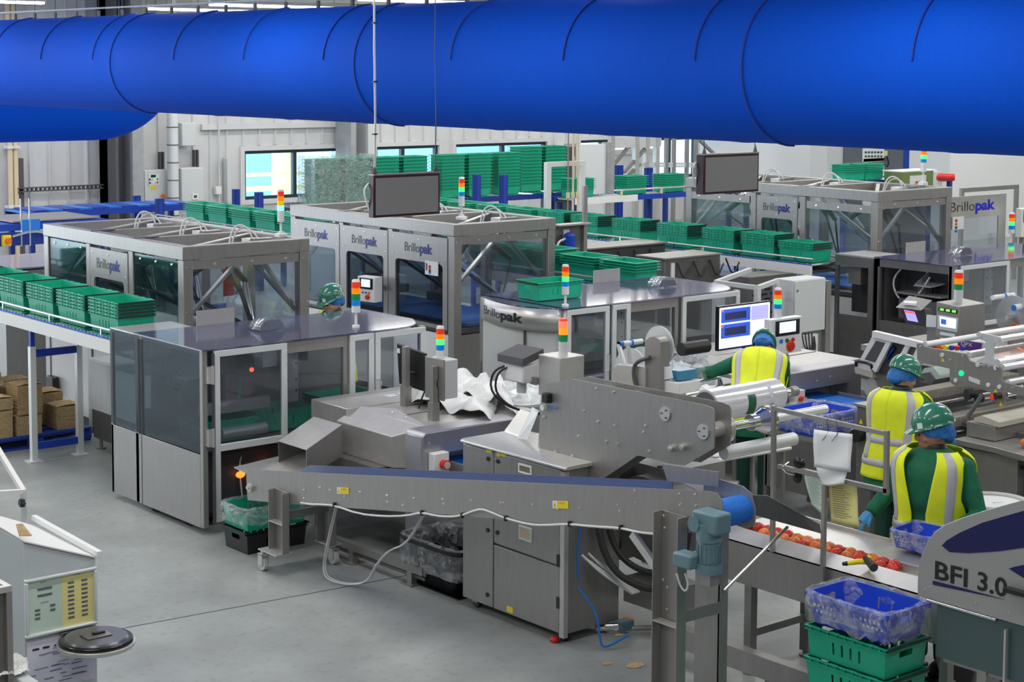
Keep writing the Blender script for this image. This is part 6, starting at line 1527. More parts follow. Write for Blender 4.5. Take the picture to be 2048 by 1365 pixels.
# blue crate with liner on its stand (middle line)
q = PZ(1632, 818, .96)
t = root('crate_stand', 'steel stand carrying the lined blue crate in the middle of the view', 'stand', (q.x, q.y, 0))
zc_ = .77
MB().box(q.x-.30, q.x+.34, q.y-.36, q.y+.34, zc_-.04, zc_).build('stand_top', 'steel', t)
MB().box(q.x-.28, q.x+.32, q.y-.34, q.y-.33, .25, zc_-.04).box(q.x-.30, q.x-.29, q.y-.34, q.y+.32, .25, zc_-.04).build('side_panel', 'steel_dark', t)
for sx in (-.28, .32):
    for sy in (-.34, .32): MB().box(q.x+sx-.02, q.x+sx+.02, q.y+sy-.02, q.y+sy+.02, 0, zc_-.04).build('leg', 'steel_dark', t)
o = copy_thing(bc0, (q.x, q.y, zc_), R(90), 'blue crate lined with clear film between the film roll and the middle worker'); o['group'] = 'blue crates with liners'; o.scale = (1.25, 1.0, 1.0)
# small cabinet right of it
t = root('side_cabinet', 'dark machine cabinet with warning triangle and big black knob left of the reaching person', 'cabinet', (11.6, 9.3, 0))
a = PX(1714, 812, 11.35); b = PX(1742, 960, 11.35)
MB().box(11.35, 11.78, b.y, a.y, .1, a.z).build('housing', 'steel_dark', t, bev=.006)
MB().box(11.33, 11.80, b.y-.02, a.y+.02, a.z, a.z+.02).build('top_plate', 'steel', t)
p = PX(1718, 840, 11.345); MB().prism([(p.y+.0, p.z-.03), (p.y-.04, p.z-.03), (p.y-.02, p.z+.01)], 'x', 11.343, 11.35).build('warning_triangle', 'yellow', t)
p = PX(1722, 870, 11.35); MB().cyl((11.27, p.y, p.z), (11.35, p.y, p.z), .055, n=20).build('hand_knob', 'black', t)
for p in ((1716, 930), (1727, 935)): q = PX(*p, 11.35); MB().cyl((11.345, q.y, q.z), (11.35, q.y, q.z), .006, n=6).build('screw', 'bolt', t)
MB().box(11.4, 11.75, b.y+.05, a.y-.05, 0, .1).build('plinth', 'black', t)
# ================================================================== MIDDLE LINE OPERATOR STATION
YM = 11.45
t = root('monitor', 'monitor with blue camera pictures facing us above the bending worker', 'monitor', (12.8, YM, 1.02))
def Q(x, y, Y=YM): return PY(x, y, Y)
def quad(nm, m, par, x0, y0, x1, y1, Y, d=.002, th=.004, sk=-.0):
    a, b, c, e = PY(x0, y0, Y), PY(x1, y0+(x1-x0)*.10, Y), PY(x1, y1+(x1-x0)*-.0, Y), PY(x0, y1, Y)
    return MB().box(a.x, c.x, Y-d-th, Y-d, c.z, a.z).build(nm, m, par)
a = Q(1437, 614); b = Q(1540, 688)
MB().box(a.x, b.x, YM, YM+.04, b.z, a.z).build('casing', 'black_gloss', t, bev=.004)
w_, h_ = b.x-a.x, a.z-b.z
def S_(u0, u1, v0, v1, nm, m, d=.004): return MB().box(a.x+w_*u0, a.x+w_*u1, YM-d, YM-d+.003, b.z+h_*v0, b.z+h_*v1).build(nm, m, scr)
scr = MB().box(a.x+.015, b.x-.015, YM-.003, YM, b.z+.02, a.z-.015).build('screen', 'scr_white', t)
S_(.05, .60, .62, .92, 'camera_picture', 'scr_blue'); S_(.05, .60, .27, .58, 'camera_picture', 'scr_blue'); S_(.12, .52, .68, .84, 'picture_detail', 'scr_dark', .006); S_(.12, .52, .33, .50, 'picture_detail', 'scr_dark', .006)
S_(.62, .95, .60, .92, 'side_panel', 'scr_lilac'); S_(.06, .09, .87, .91, 'red_mark', 'scr_red', .007); S_(.06, .09, .52, .56, 'red_mark', 'scr_red', .007)
MB().tube([(b.x-w_*.45, YM+.05, b.z+.1), (b.x-w_*.42, YM+.05, b.z-.1), (b.x-w_*.40, YM+.02, 1.09)], .02, n=8).build('stand', 'black', t)
cpn = PY(1566, 671, 11.05)
wp = PY(1597, 671, 11.05).x-PY(1535, 671, 11.05).x; hp = PY(1566, 636, 11.05).z-PY(1566, 707, 11.05).z
t = operator_panel('operator_panel', 'white operator panel with bright screen and red stop button right of blue monitor', (cpn.x, 11.05, cpn.z), wp, hp, .09, rz=0, screen='scr_white')
MB().box(cpn.x-.03, cpn.x+.03, 11.06, 11.12, 1.09, cpn.z-hp/2).build('pole', 'steel', t)
MB().tube([(cpn.x+.08, 11.08, cpn.z-hp/2), (cpn.x+.14, 11.08, cpn.z-hp/2-.08), (cpn.x+.06, 11.10, cpn.z-hp/2-.18)], .012, n=8, smooth=2).build('grey_hose', 'cab_grey', t)
stack_light(cpn.x-.06, 11.07, cpn.z+hp/2, 'green lit signal light on top of the white operator panel right of blue monitor', cols=('sig_red', 'sig_orange', 'sig_green_on', 'sig_blue'), pole=0, sleeve=.09, r=.036, seg=.045)
# panel on the middle robot cell
cc_ = PX(740, 578, 11.80)
t = operator_panel('operator_panel', 'grey operator panel with pale green screen beside the unlit signal light', (11.80, cc_.y, cc_.z), .27, .30, .14, rz=0, screen='scr_mint')
t.rotation_euler = (0, 0, R(-78)); 
for ch in t.children: pass
MB(Matrix.Identity(4)).box(11.80, 11.97, cc_.y-.03, cc_.y+.03, cc_.z-.03, cc_.z+.03)
o = root('panel_arm', 'short steel arm carrying the grey operator panel on the middle robot cell', 'arm', (11.9, cc_.y, cc_.z)); MB().box(11.86, 11.975, cc_.y-.03, cc_.y+.03, cc_.z-.03, cc_.z+.03).build('arm_block', 'steel', o)
# tall grey electrical cabinet and vented dark unit behind
Yc = 13.6
t = root('electrical_cabinet', 'tall grey electrical cabinet in front of the right conveyor, right of vented panel', 'electrical cabinet', (15.9, Yc, 0))
a = PY(1587, 562, Yc); b = PY(1648, 660, Yc)
MB().box(a.x, b.x, Yc, Yc+.30, b.z, a.z).build('housing', 'cab_grey', t, bev=.006)
MB().box(a.x+.01, b.x-.01, Yc-.02, Yc, b.z+.01, a.z-.01).build('door', 'cab_grey', t, bev=.005)
for zz in (a.z-.12, b.z+.12): MB().cyl((a.x+.05, Yc-.03, zz), (a.x+.05, Yc-.02, zz), .015, n=8).build('lock', 'steel', t)
MB().box(a.x+.05, b.x+.05, Yc+.05, Yc+.25, .0, b.z).build('support', 'steel', t)
MB().box(b.x+.03, b.x+.12, Yc+.0, Yc+.28, 0, a.z-.05).build('post', 'steel', t)
MB().box(a.x+.02, a.x+.42, Yc-.04, Yc+.04, .15, b.z-.03).build('white_panel', 'white_paint', t)
for k in range(4): MB().tube([(a.x+.10+.06*k, Yc-.06, b.z), (a.x+.12+.05*k, Yc-.09, b.z-.18-.03*k), (a.x+.28+.02*k, Yc-.08, b.z-.20), (a.x+.34, Yc-.05, b.z-.05)], .008, n=6, smooth=2).build('black_cable', 'black', t)
p = PY(1612, 712, Yc-.06); MB().box(p.x-.07, p.x+.07, Yc-.09, Yc-.04, p.z-.05, p.z+.05).build('connector', 'black', t, bev=.01)
t = root('vented_unit', 'dark grey unit with slotted vents behind the blue monitor and signal light', 'machine', (15.9, 14.6, 0))
a = PY(1498, 556, 14.6); b = PY(1584, 690, 14.6)
MB().box(a.x, b.x, 14.6, 15.0, .05, a.z).build('housing', 'steel_dark', t)
mb = MB()
for j in range(9):
    for i in range(4): mb.box(a.x+.06+i*.17+(j % 2)*.06, a.x+.17+i*.17+(j % 2)*.06, 14.595, 14.60, a.z-.12-j*.06, a.z-.10-j*.06)
mb.build('vent_slots', 'black', t)
t = root('tube_guard', 'light grey square tube frame standing under the right conveyor behind the monitor', 'frame', (14.2, 13.9, 0))
z5 = 1.45; a = PZ(1432, 565, z5); b = PZ(1515, 576, z5); c = b.lerp(PZ(1582, 552, z5), .55); d_ = PZ(1500, 540, z5)
for p, q in ((a, b), (b, c), (a, d_)): MB().bar(p, q, .05, .05).build('frame_bar', 'cab_grey', t)
MB().box(b.x-.03, b.x+.03, b.y-.03, b.y+.03, 0, z5).build('leg', 'cab_grey', t); MB().box(a.x-.03, a.x+.03, a.y-.03, a.y+.03, 0, z5).build('leg', 'cab_grey', t); MB().box(c.x-.03, c.x+.03, c.y-.03, c.y+.03, 0, z5).build('leg', 'cab_grey', t)
# dark machinery under the right conveyor
for (nm, lb, x0, y0, x1, y1, Y, m) in (('machine_base', 'dark steel machine base under the right conveyor left part', 1180, 500, 1330, 545, 17.0, 'dark'), ('machine_base', 'dark machine base with white post under the right conveyor middle part', 1330, 520, 1440, 560, 15.6, 'steel_dark')):
    a = PY(x0, y0, Y); b = PY(x1, y1, Y); t = root(nm, lb, 'machine', ((a.x+b.x)/2, Y, 0))
    MB().box(a.x, b.x, Y, Y+.5, 0, a.z).build('housing', m, t, bev=.01); MB().box(a.x+.1, a.x+.16, Y-.02, Y, .05, a.z-.05).build('post', 'white_paint' if m != 'dark' else 'steel', t)
    MB().box(a.x-.02, b.x+.02, Y-.02, Y+.52, a.z, a.z+.02).build('top_plate', 'steel', t)
    for k in range(4): MB().tube([(a.x+.2+k*.3, Y-.02, a.z-.05), (a.x+.3+k*.3, Y-.06, a.z-.3), (a.x+.45+k*.3, Y-.03, a.z-.12)], .012, n=6, smooth=2).build('hose', 'rubber', t)
# ================================================================== RIGHT LINE WRAPPER
XW = 12.3
t = root('film_wrapper', 'large open steel wrapper at the right edge with many white rollers and film', 'wrapping machine', (12.9, 8.6, 0))
def GW(x, y): return G(x, y, XW)
pl = [(1833, 687), (1843, 687), (1849, 694), (1890, 701), (1931, 708), (1936, 714), (1939, 722), (1960, 729), (2000, 734), (2003, 740), (2003, 760), (2010, 765), (2060, 780), (2060, 796), (2012, 785), (2010, 808), (2005, 813), (1998, 812), (1985, 803), (1982, 786), (1950, 776), (1935, 773), (1920, 776), (1903, 768), (1899, 762), (1899, 738), (1845, 726), (1835, 734)]
pw = MB().prism([GW(a, b) for a, b in pl], 'x', XW, XW+.015).build('side_plate', 'steel', t, bev=.002)
bolts(t, [(XW, *GW(a, b)) for a, b in ((1841, 693), (1840, 728), (1901, 720), (1926, 712), (1912, 742), (1903, 758), (1969, 733), (1977, 734), (1995, 736), (2025, 776), (1962, 731), (1972, 729))], (-1, 0, 0), .013, .012, name='stud_bolts')
for (a, b) in ((1885, 710), (1912, 761), (1977, 770), (1999, 774), (1956, 730), (1992, 736)):
    p = GW(a, b); MB().cyl((XW-.012, *p), (XW, *p), .018, n=12).build('white_cap', 'paper', t)
p = GW(1938, 755); q = GW(1960, 770); MB().prism([(p[0], q[1]+.02), (q[0], q[1]), (q[0], p[1]-.01), (p[0], p[1]+.01)], 'x', XW-.004, XW-.001).build('white_label', 'paper', t)
for (a, b) in ((1886, 719), (2002, 808), (1992, 781)): p = GW(a, b); MB().prism([(p[0]+.02, p[1]-.02), (p[0]-.02, p[1]-.02), (p[0], p[1]+.015)], 'x', XW-.004, XW-.001).build('warning_triangle', 'yellow', t)
br_ = [(1954, 669), (1962, 667), (1998, 675), (2001, 684), (1985, 688), (1984, 716), (1996, 733), (1996, 736), (1950, 725), (1952, 721), (1967, 714), (1968, 684), (1955, 679)]
MB().prism([GW(a, b) for a, b in br_], 'x', XW+.02, XW+.035).build('bracket_plate', 'cab_grey', t, bev=.002)
def roller_(x, y, r, L, m='film_roll', x0=XW+.015, nm='roller'):
    p = G(x, y, x0); return MB().cyl((x0, *p), (x0+L, *p), r, n=18).build(nm, m, t)
for (x, y, r, L, m) in ((1850, 690, .028, 2.3, 'alu'), (1937, 711, .028, 2.6, 'film_roll'), (2004, 736, .030, 2.2, 'film_roll'), (1922, 744, .030, .8, 'film_roll'), (1930, 752, .022, 1.6, 'chrome'), (2015, 765, .026, 2.0, 'film_roll'), (1958, 670, .026, 2.6, 'film_roll'), (1993, 680, .026, 2.4, 'film_roll'), (1995, 725, .026, 2.4, 'film_roll'), (2012, 790, .022, 2.0, 'chrome')): roller_(x, y, r, L, m)
p = G(1923, 747, XW); MB().cyl((XW-.01, *p), (XW, *p), .022, n=12).build('green_lamp', 'lamp_green', t)
# second plate of the frame further in
MB().prism([GW(a, b) for a, b in pl], 'x', XW+1.2, XW+1.215).build('side_plate', 'steel', t)
# printed film web over the rollers
A, B, C, D = PX(1880, 716, XW+.3), PX(1960, 700, XW+1.3), PX(2040, 716, XW+1.3), PX(1990, 735, XW+.3)
g = []
for j in range(9):
    v = j/8; g.append([tuple(Vector((XW+.25+1.2*i/8, GW(1905+95*v, 712+22*v)[0], GW(1905+95*v, 708+20*v)[1]+.01*math.sin(v*PI)))) for i in range(9)])
MB().loft(g, closed=False, caps=False).build('film_web', clearmat('web', (.85, .75, .72), .2, .1, haze=.35, hcol=(.7, .35, .28)), t, sharp=80)
for k in range(4): p = GW(1962+k*12, 715+k*3); MB().poly([(XW+.5+.1*k, p[0], p[1]+.03), (XW+.54+.1*k, p[0], p[1]+.03), (XW+.60+.1*k, p[0]-.09, p[1]-.02), (XW+.56+.1*k, p[0]-.09, p[1]-.02)], (0, 0, .002)).build('film_strip', 'paper' if k % 2 else 'orange', t)
# pin chains (two bristle tracks) running into the wrapper
for (x, y, zz, L, nm) in ((1832, 798, 1.13, 1.5, 'upper'), (1900, 850, .96, 1.2, 'lower')):
    q = PZ(x, y, zz); c = MB().box(q.x, q.x+L, q.y-.02, q.y+.10, zz-.07, zz-.02).build('pin_chain_body', 'steel_dark', t)
    mb = MB(); n = int(L/.022)
    for i in range(n): mb.box(q.x+.01+i*.022, q.x+.019+i*.022, q.y-.03, q.y+.12, zz-.02, zz+.06)
    o = mb.build('pin_row', 'bristle', c); o['kind'] = 'stuff'
    MB().cyl((q.x, q.y-.06, zz-.06), (q.x+L, q.y-.06, zz-.06), .018, n=10).build('guide_bar', 'chrome', t)
q = PZ(1860, 805, 1.05)
MB().tube([(q.x, q.y-.1, 1.06), (q.x+.9, q.y-.12, 1.06), (q.x+1.1, q.y-.05, 1.02)], .015, n=8, smooth=1).build('guide_tube', 'rubber', t)
for (x, y, m, r) in ((1933, 790, 'black', .05), (1953, 797, 'black', .04), (1982, 795, 'sig_red', .02), (1990, 793, 'black', .03)):
    p = PX(x, y, XW-.1); MB().cyl(p, p+Vector((.05, -.02, 0)), r, n=14).build('adjuster_knob', m, t)
a = PX(1936, 800, XW-.1); b = PX(1985, 795, XW+.0); MB().cyl(a, b, .012, n=8).build('adjuster_rod', 'chrome', t)
# hooded lamp
q = [PX(x, y, XW-.3) for x, y in ((1838, 755), (1850, 735), (1868, 733), (1884, 755), (1870, 765), (1862, 752), (1845, 752))]
MB().poly([PX(x, y, 12.9) for x, y in ((1848, 737), (1866, 734), (1884, 757), (1870, 760), (1858, 745), (1842, 748))], (.25, 0, 0)).build('guard_cap', mat('pale_green', (.50, .62, .56), .4), t)
MB().poly([PX(x, y, 12.88) for x, y in ((1838, 752), (1858, 745), (1870, 760), (1862, 770), (1840, 765))], (.25, 0, 0)).build('guard_body', 'steel_dark', t)
# bench and base
b0, b1, b2 = PZ(1908, 878, .93), PZ(1988, 895, .93), PZ(2060, 915, .93)
MB().poly([b0, b1, b2, b2+Vector((.9, 0, 0)), b0+Vector((.9, 0, 0))], (0, 0, -.05)).build('bench_top', 'steel', t, bev=.004)
MB().box(11.95, 12.9, 7.95, 8.45, .10, .86).build('base_box', 'steel', t, bev=.006)
MB().box(12.0, 12.85, 8.0, 9.1, 0, .10).box(12.1, 12.95, 7.35, 7.9, 0, .10).build('plinth', 'black', t)
MB().box(12.05, 13.0, 7.3, 7.93, .10, .84).build('base_box', 'steel_dark', t, bev=.006)
MB().box(12.35, 12.9, 8.5, 9.2, .1, .75).build('base_box', 'dark', t)
MB().box(12.35, 13.6, 7.9, 9.2, .93, .97).build('inner_bed', 'steel_dark', t)
q = PX(1965, 845, 12.1); MB().box(12.05, 12.9, q.y-.16, q.y+.12, .935, 1.06).build('sealing_block', 'steel', t, bev=.004)
MB().poly([(12.05, q.y-.20, 1.10), (12.05, q.y-.02, 1.13), (12.05, q.y+.05, 1.10), (12.05, q.y+.05, 1.07), (12.05, q.y-.20, 1.06)], (1.2, 0, 0)).build('sealing_cover', 'cream_grey' if 'cream_grey' in MT else mat('cream_grey', (.52, .49, .42), .5), t)
q = PX(1935, 835, 12.1); MB().tube([q, PX(1965, 790, 12.2)], .02, n=8).build('blade_arm', 'charcoal', t)
MB().tube([PX(2010, 1000, 12.0), PX(2015, 965, 12.0), PX(2030, 940, 12.0), PX(2045, 935, 12.0)], .018, n=8, smooth=2).build('black_cable', 'rubber', t)
for k in range(2):
    p = PX(2042-6*k, 880+6*k, 11.95); o = copy_thing(fr1, (p.x+.1, p.y, .972), 0, f"orange fruit on the right bench, {'right' if k == 0 else 'left'} one", 'fruit on the right bench')
# tilted mesh conveyor box
t = root('tilted_elevator', 'cream steel tilted elevator box with dark mesh panels and black handle', 'elevator', (13.2, 10.3, 0))
XE = 12.95
P0, P1, P2, P3 = [PX(x, y, XE) for x, y in ((1711, 735), (1748, 666), (1848, 690), (1800, 760))]
pr = [PX(1711, 735, XE), PX(1748, 666, XE), PX(1760, 664, XE+.25), PX(1722, 733, XE+.25)]
MB().poly([PX(x, y, XE) for x, y in ((1711, 735), (1748, 666), (1778, 672), (1742, 744))], (.10, 0, 0)).build('side_frame', 'rail_white', t, bev=.004)
MB().poly([PX(x, y, XE-.004) for x, y in ((1729, 719), (1752, 682), (1773, 687), (1751, 726))], (.002, 0, 0)).build('mesh_panel', 'charcoal', t)
MB().poly([PX(x, y, XE+.02) for x, y in ((1778, 672), (1848, 688), (1810, 760), (1742, 744))], (.10, 0, 0)).build('inner_frame', 'dark', t)
MB().poly([PX(x, y, XE+.04) for x, y in ((1745, 748), (1775, 728), (1786, 775), (1770, 800), (1748, 785))], (.30, 0, 0)).build('perforated_side', 'steel_brown', t)
MB().poly([PX(x, y, XE+.02) for x, y in ((1722, 770), (1745, 752), (1762, 795), (1742, 808))], (.05, 0, 0)).build('lower_chute', 'cream_grey' if 'cream_grey' in MT else 'steel_bright', t)
for (a, b) in (((1785, 674), (1750, 742)), ((1822, 683), (1790, 745)), ((1845, 688), (1815, 752))): MB().bar(PX(*a, XE), PX(*b, XE), .04, .05).build('frame_bar', 'rail_white', t)
MB().bar(PX(1748, 668, XE), PX(1850, 692, XE), .06, .06).build('frame_bar', 'rail_white', t)
MB().poly([PX(x, y, XE+.005) for x, y in ((1824, 690), (1842, 693), (1828, 720), (1810, 716))], (.002, 0, 0)).build('mesh_panel', 'charcoal', t)
MB().poly([PX(x, y, XE-.0) for x, y in ((1776, 705), (1784, 690), (1790, 696), (1772, 722))], (.0, -.01, 0)).build('blue_flap', 'blue', t)
MB().poly([PX(x, y, XE-.02) for x, y in ((1709, 735), (1745, 745), (1745, 757), (1710, 746))], (.12, 0, 0)).build('front_lip', 'cream_grey', t)
MB().tube([PX(1713, 732, XE), PX(1711, 722, XE-.03), PX(1742, 728, XE-.03), PX(1744, 738, XE)], .014, n=8, smooth=1).build('handle', 'black', t)
MB().box(13.1, 13.4, 10.1, 10.4, 0, 1.1).build('column', 'steel_dark', t)
MB().box(13.0, 13.1, 10.0, 10.2, .9, 1.15).build('pivot', 'steel', t)
# feed tray left of it
t = root('feed_tray', 'clear sided feed tray left of the tilted elevator box', 'tray', (14.1, 11.8, 0))
a, b, c, d_ = PX(1658, 737, 14.05), PX(1670, 716, 14.05), PX(1712, 722, 14.2), PX(1712, 745, 14.2)
MB().poly([a, b, c, d_], (.01, 0, 0)).build('tray_side', 'acrylic', t)
MB().bar(a, d_, .02, .03).build('tray_edge', 'steel', t); MB().bar(PX(1672, 745, 14.05), PX(1720, 795, 14.0), .05, .02).build('chute', 'steel_dark', t)
MB().poly([PX(1690, 775, 14.0), PX(1705, 770, 14.0), PX(1745, 790, 14.0), PX(1735, 800, 14.0), PX(1692, 790, 14.0)], (.01, 0, 0)).build('lower_plate', 'steel', t)
MB().box(a.x, a.x+.06, a.y-.06, a.y, 0, a.z).build('post', 'steel', t)
# bench behind with display units
t = root('control_bench', 'dark steel bench carrying the two small displays on the right', 'bench', (13.9, 10.2, 0))
YB = 10.1; a = PY(1765, 655, YB); b = PY(1960, 690, YB)
MB().box(13.75, 15.2, 9.6, 11.0, 1.16, 1.22).build('bench_top', 'steel', t); MB().box(13.8, 15.1, 9.65, 10.95, .05, 1.16).build('body', 'steel_dark', t)
XD_ = 13.8
t = root('touch_display', 'small tilted touch display with grey hood and red topped page', 'display', (13.9, 10.3, 1.22))
q = [PX(x, y, XD_) for x, y in ((1797, 618), (1862, 622), (1876, 655), (1807, 650))]
MB().poly([PX(x, y, XD_) for x, y in ((1795, 612), (1848, 620), (1858, 655), (1812, 648))], (.12, 0, 0)).build('casing', 'dark', t, bev=.006)
MB().poly([PX(x, y, XD_-.01) for x, y in ((1808, 620), (1829, 624), (1836, 645), (1815, 641))], (.004, 0, 0)).build('screen', 'scr_lilac', t)
MB().poly([PX(x, y, XD_-.014) for x, y in ((1808, 621), (1829, 625), (1830.5, 629), (1809.5, 625.5))], (.003, 0, 0)).build('screen_header', 'scr_red', t)
MB().poly([PX(1792, 616, XD_-.06), PX(1842, 622, XD_-.06), PX(1864, 602, XD_+.16), PX(1818, 593, XD_+.16)], (0, 0, .006)).build('hood', 'steel', t)
MB().poly([PX(1806, 610, XD_-.02), PX(1832, 612, XD_-.02), PX(1834, 607, XD_+.02), PX(1810, 606, XD_+.02)], (0, 0, .022)).build('paper_label', 'paper', t)
MB().box(13.88, 13.96, 10.2, 10.3, 1.22, 1.5).build('bracket', 'steel', t)
tp = root('notepad', 'white note card leaning between the two small displays', 'card', PX(1862, 642, 13.8)); MB().poly([PX(x, y, 13.75) for x, y in ((1853, 630), (1873, 632), (1873, 655), (1852, 654))], (.01, 0, 0)).build('card_sheet', 'paper', tp)
XK = 13.6
t = root('weigher_terminal', 'steel weigher terminal with green digits, blue screen and warning triangle', 'control panel', (13.8, 9.75, 1.22))
MB().poly([PX(x, y, XK) for x, y in ((1873, 604), (1917, 614), (1917, 680), (1871, 675))], (.42, 0, 0)).build('housing', 'steel', t, bev=.005)
MB().poly([PX(x, y, XK-.008) for x, y in ((1877, 615), (1914, 621), (1913, 628), (1877, 622))], (.006, 0, 0)).build('digit_window', 'black', t)
for k in range(3): x = 1880+k*12; MB().poly([PX(x, 617+k*1.9, XK-.012), PX(x+7, 618+k*1.9, XK-.012), PX(x+7, 622+k*1.9, XK-.012), PX(x, 621+k*1.9, XK-.012)], (.003, 0, 0)).build('green_digits', 'scr_green', t)
MB().poly([PX(x, y, XK-.008) for x, y in ((1875, 630), (1916, 637), (1914, 665), (1875, 658))], (.006, 0, 0)).build('screen_bezel', 'cab_grey', t)
MB().poly([PX(x, y, XK-.012) for x, y in ((1879, 633), (1912, 639), (1911, 658), (1880, 653))], (.003, 0, 0)).build('screen', 'scr_white', t)
MB().poly([PX(x, y, XK-.015) for x, y in ((1882, 638), (1892, 640), (1892, 650), (1882, 648))], (.002, 0, 0)).build('screen_table', 'scr_blue', t)
MB().poly([PX(x, y, XK-.008) for x, y in ((1880, 664), (1910, 669), (1910, 675), (1880, 670))], (.004, 0, 0)).build('paper_label', 'paper', t)
p = PX(1921, 620, XK); MB().box(13.86, 13.92, p.y-.02, p.y-.019, 1.6, 1.64)
for i, m in enumerate(('red', 'orange', 'yellow', 'blue', 'red', 'blue')):
    p = PX(1868+i*11, 695+i*.5, 13.1); MB().cyl(p, p+Vector((.04, 0, 0)), .022, n=12).build('push_button', m, t)
MB().box(13.14, 13.3, 9.3, 9.95, 1.12, 1.24).build('button_strip', 'steel', t)
p = PX(1915, 608, XK+.15)
stack_light(XK+.2, p.y+.03, p.z-.02, 'signal light with red, amber and green lenses on steel sleeve above the weigher terminal', cols=('sig_red', 'sig_orange', 'sig_green'), pole=0, sleeve=.15, r=.042, seg=.055, sleevem='alu')
t = root('lettered_carton', 'purple and white carton lying behind the wrapper rollers', 'carton', PZ(1935, 690, 1.40)); q = PX(1935, 690, 13.2)
MB().box(13.2, 13.5, q.y-.22, q.y+.10, q.z-.05, q.z+.04).build('carton_box', 'cab_grey', t); MB().box(13.19, 13.2, q.y-.15, q.y+.10, q.z-.05, q.z+.035).build('purple_face', 'purple', t)
MB().text('OPX', (13.188, q.y+.06, q.z-.01), LX, UP, .05, width=.12).build('lettering', 'paper', t)
# clear reel discs at the right edge
t = root('reel_holder', 'clear round reel disc with steel spindle and blue ended tube at right edge', 'reel', PX(2028, 632, 14.0)); c = PX(2028, 634, 14.0)
MB().cyl(c, c+Vector((.012, 0, 0)), .20, n=48).build('reel_disc', clearmat('disc', (.75, .77, .80), .2, .1, haze=.5, hcol=(.6, .62, .64)), t)
MB().cyl(c+Vector((-.12, .0, 0)), c+Vector((.1, 0, 0)), .02, n=12).build('spindle', 'chrome', t); MB().box(c.x-.05, c.x-.02, c.y-.06, c.y, c.z-.12, c.z-.06).build('orange_lever', 'orange', t)
q = PX(2028, 616, 13.9); MB().cyl(q, q+Vector((.5, 0, 0)), .03, n=16).build('tube', 'paper', t); MB().cyl(q+Vector((-.006, 0, 0)), q, .028, n=16).build('tube_end', 'hose_blue', t)
q = PX(1985, 596, 14.1); MB().cyl(q, q+Vector((.35, 0, 0)), .024, n=14).build('tube', 'paper', t); MB().cyl(q+Vector((.18, 0, 0)), q+Vector((.20, 0, 0)), .032, n=14).build('blue_ring', 'hose_blue', t)
MB().bar(q+Vector((.33, 0, 0)), c+Vector((.1, 0, .1)), .02).build('arm', 'cab_grey', t)
MB().box(c.x+.02, c.x+.10, c.y-.04, c.y+.04, 0, c.z).build('post', 'steel_dark', t)
# lettered end panel right of the right cell, with panel and light
YP = 14.9
t = root('lettered_end_panel', 'tall lettered steel end panel with window, right of the right robot cell', 'panel', (20.6, YP, 0))
a = PY(1880, 392, YP); b = PY(2013, 391, YP); wz = PY(1990, 432, YP).z; xr = PY(1997, 440, YP).x
zt3 = (a.z+b.z)/2
d = MB().box(a.x+.1, b.x, YP, YP+.02, wz, zt3).box(xr, b.x, YP, YP+.02, .9, wz).box(a.x+.1, b.x, YP, YP+.02, .3, .9).build('panel_plate', 'steel_bright', t)
MB().box(a.x+.1, xr, YP+.01, YP+.014, .9, wz).build('panel_window', 'pane', t)
la = PY(1901, 425, YP-.001); lb = PY(1990, 420, YP-.001); lt = PY(1901, 403, YP).z-la.z
wl = lb.x-la.x
MB().text('Brillo', (la.x, YP-.001, la.z), RX, UP, lt*1.30, width=wl*.53, fat=-.002).build('brand_lettering', 'black', d)
MB().text('pak', (la.x+wl*.55, YP-.001, la.z), RX, UP, lt*1.30, width=wl*.45, fat=.008).build('brand_lettering', mat('blue_lettering', (.01, .02, .60), .4), d)
MB().box(b.x-.05, b.x, YP+.02, YP+.07, 0, zt3).build('post', 'steel', t); MB().box(a.x+.1, a.x+.15, YP+.02, YP+.07, 0, zt3).build('post', 'steel', t)
s_ = PY(1905, 435, YP-.05); e_ = PY(1926, 458, YP-.05)
n_ = MB().box(s_.x, e_.x, YP-.06, YP-.05, e_.z, s_.z).build('signal_code_notice', 'paper', t)
for i, m in enumerate(('red', 'orange', 'seal_green', 'hose_blue')): MB().box(s_.x+.05, s_.x+.10, YP-.065, YP-.06, s_.z-.07-i*.05, s_.z-.03-i*.05).build('colour_mark', m, n_)
MB().box(s_.x+.02, s_.x+.06, YP-.05, YP, e_.z, s_.z).build('notice_bracket', 'steel', t)
p = PY(2023, 470, 14.4); stack_light(p.x, 14.4, 0, 'green lit signal light on a thin pole at the right edge', cols=('sig_red', 'sig_orange', 'sig_green_on', 'sig_blue'), pole=p.z+.02, sleeve=.06, r=.042, seg=.055)
cq = PY(2048, 445, 14.6); t = operator_panel('operator_panel', 'white operator panel cut off by the right edge beside a green lit signal light', (cq.x+.03, 14.6, cq.z), .34, .42, .1, screen='scr_mint'); MB().box(cq.x, cq.x+.06, 14.62, 14.68, 0, cq.z-.2).build('pole', 'steel', t)
t = root('guard_gate', 'grey tube gate with white wing standing before the cold room wall', 'gate', (24, 18, 0)); Yg = 19
a = PY(1924, 377, Yg); b = PY(2038, 384, Yg)
MB().box(a.x, b.x, Yg, Yg+.06, a.z-.08, a.z).build('top_bar', 'steel', t); MB().box(a.x, a.x+.08, Yg, Yg+.06, 0, a.z-.08).build('post', 'steel', t); MB().box(b.x-.08, b.x, Yg, Yg+.06, 0, a.z-.08).build('post', 'steel', t)
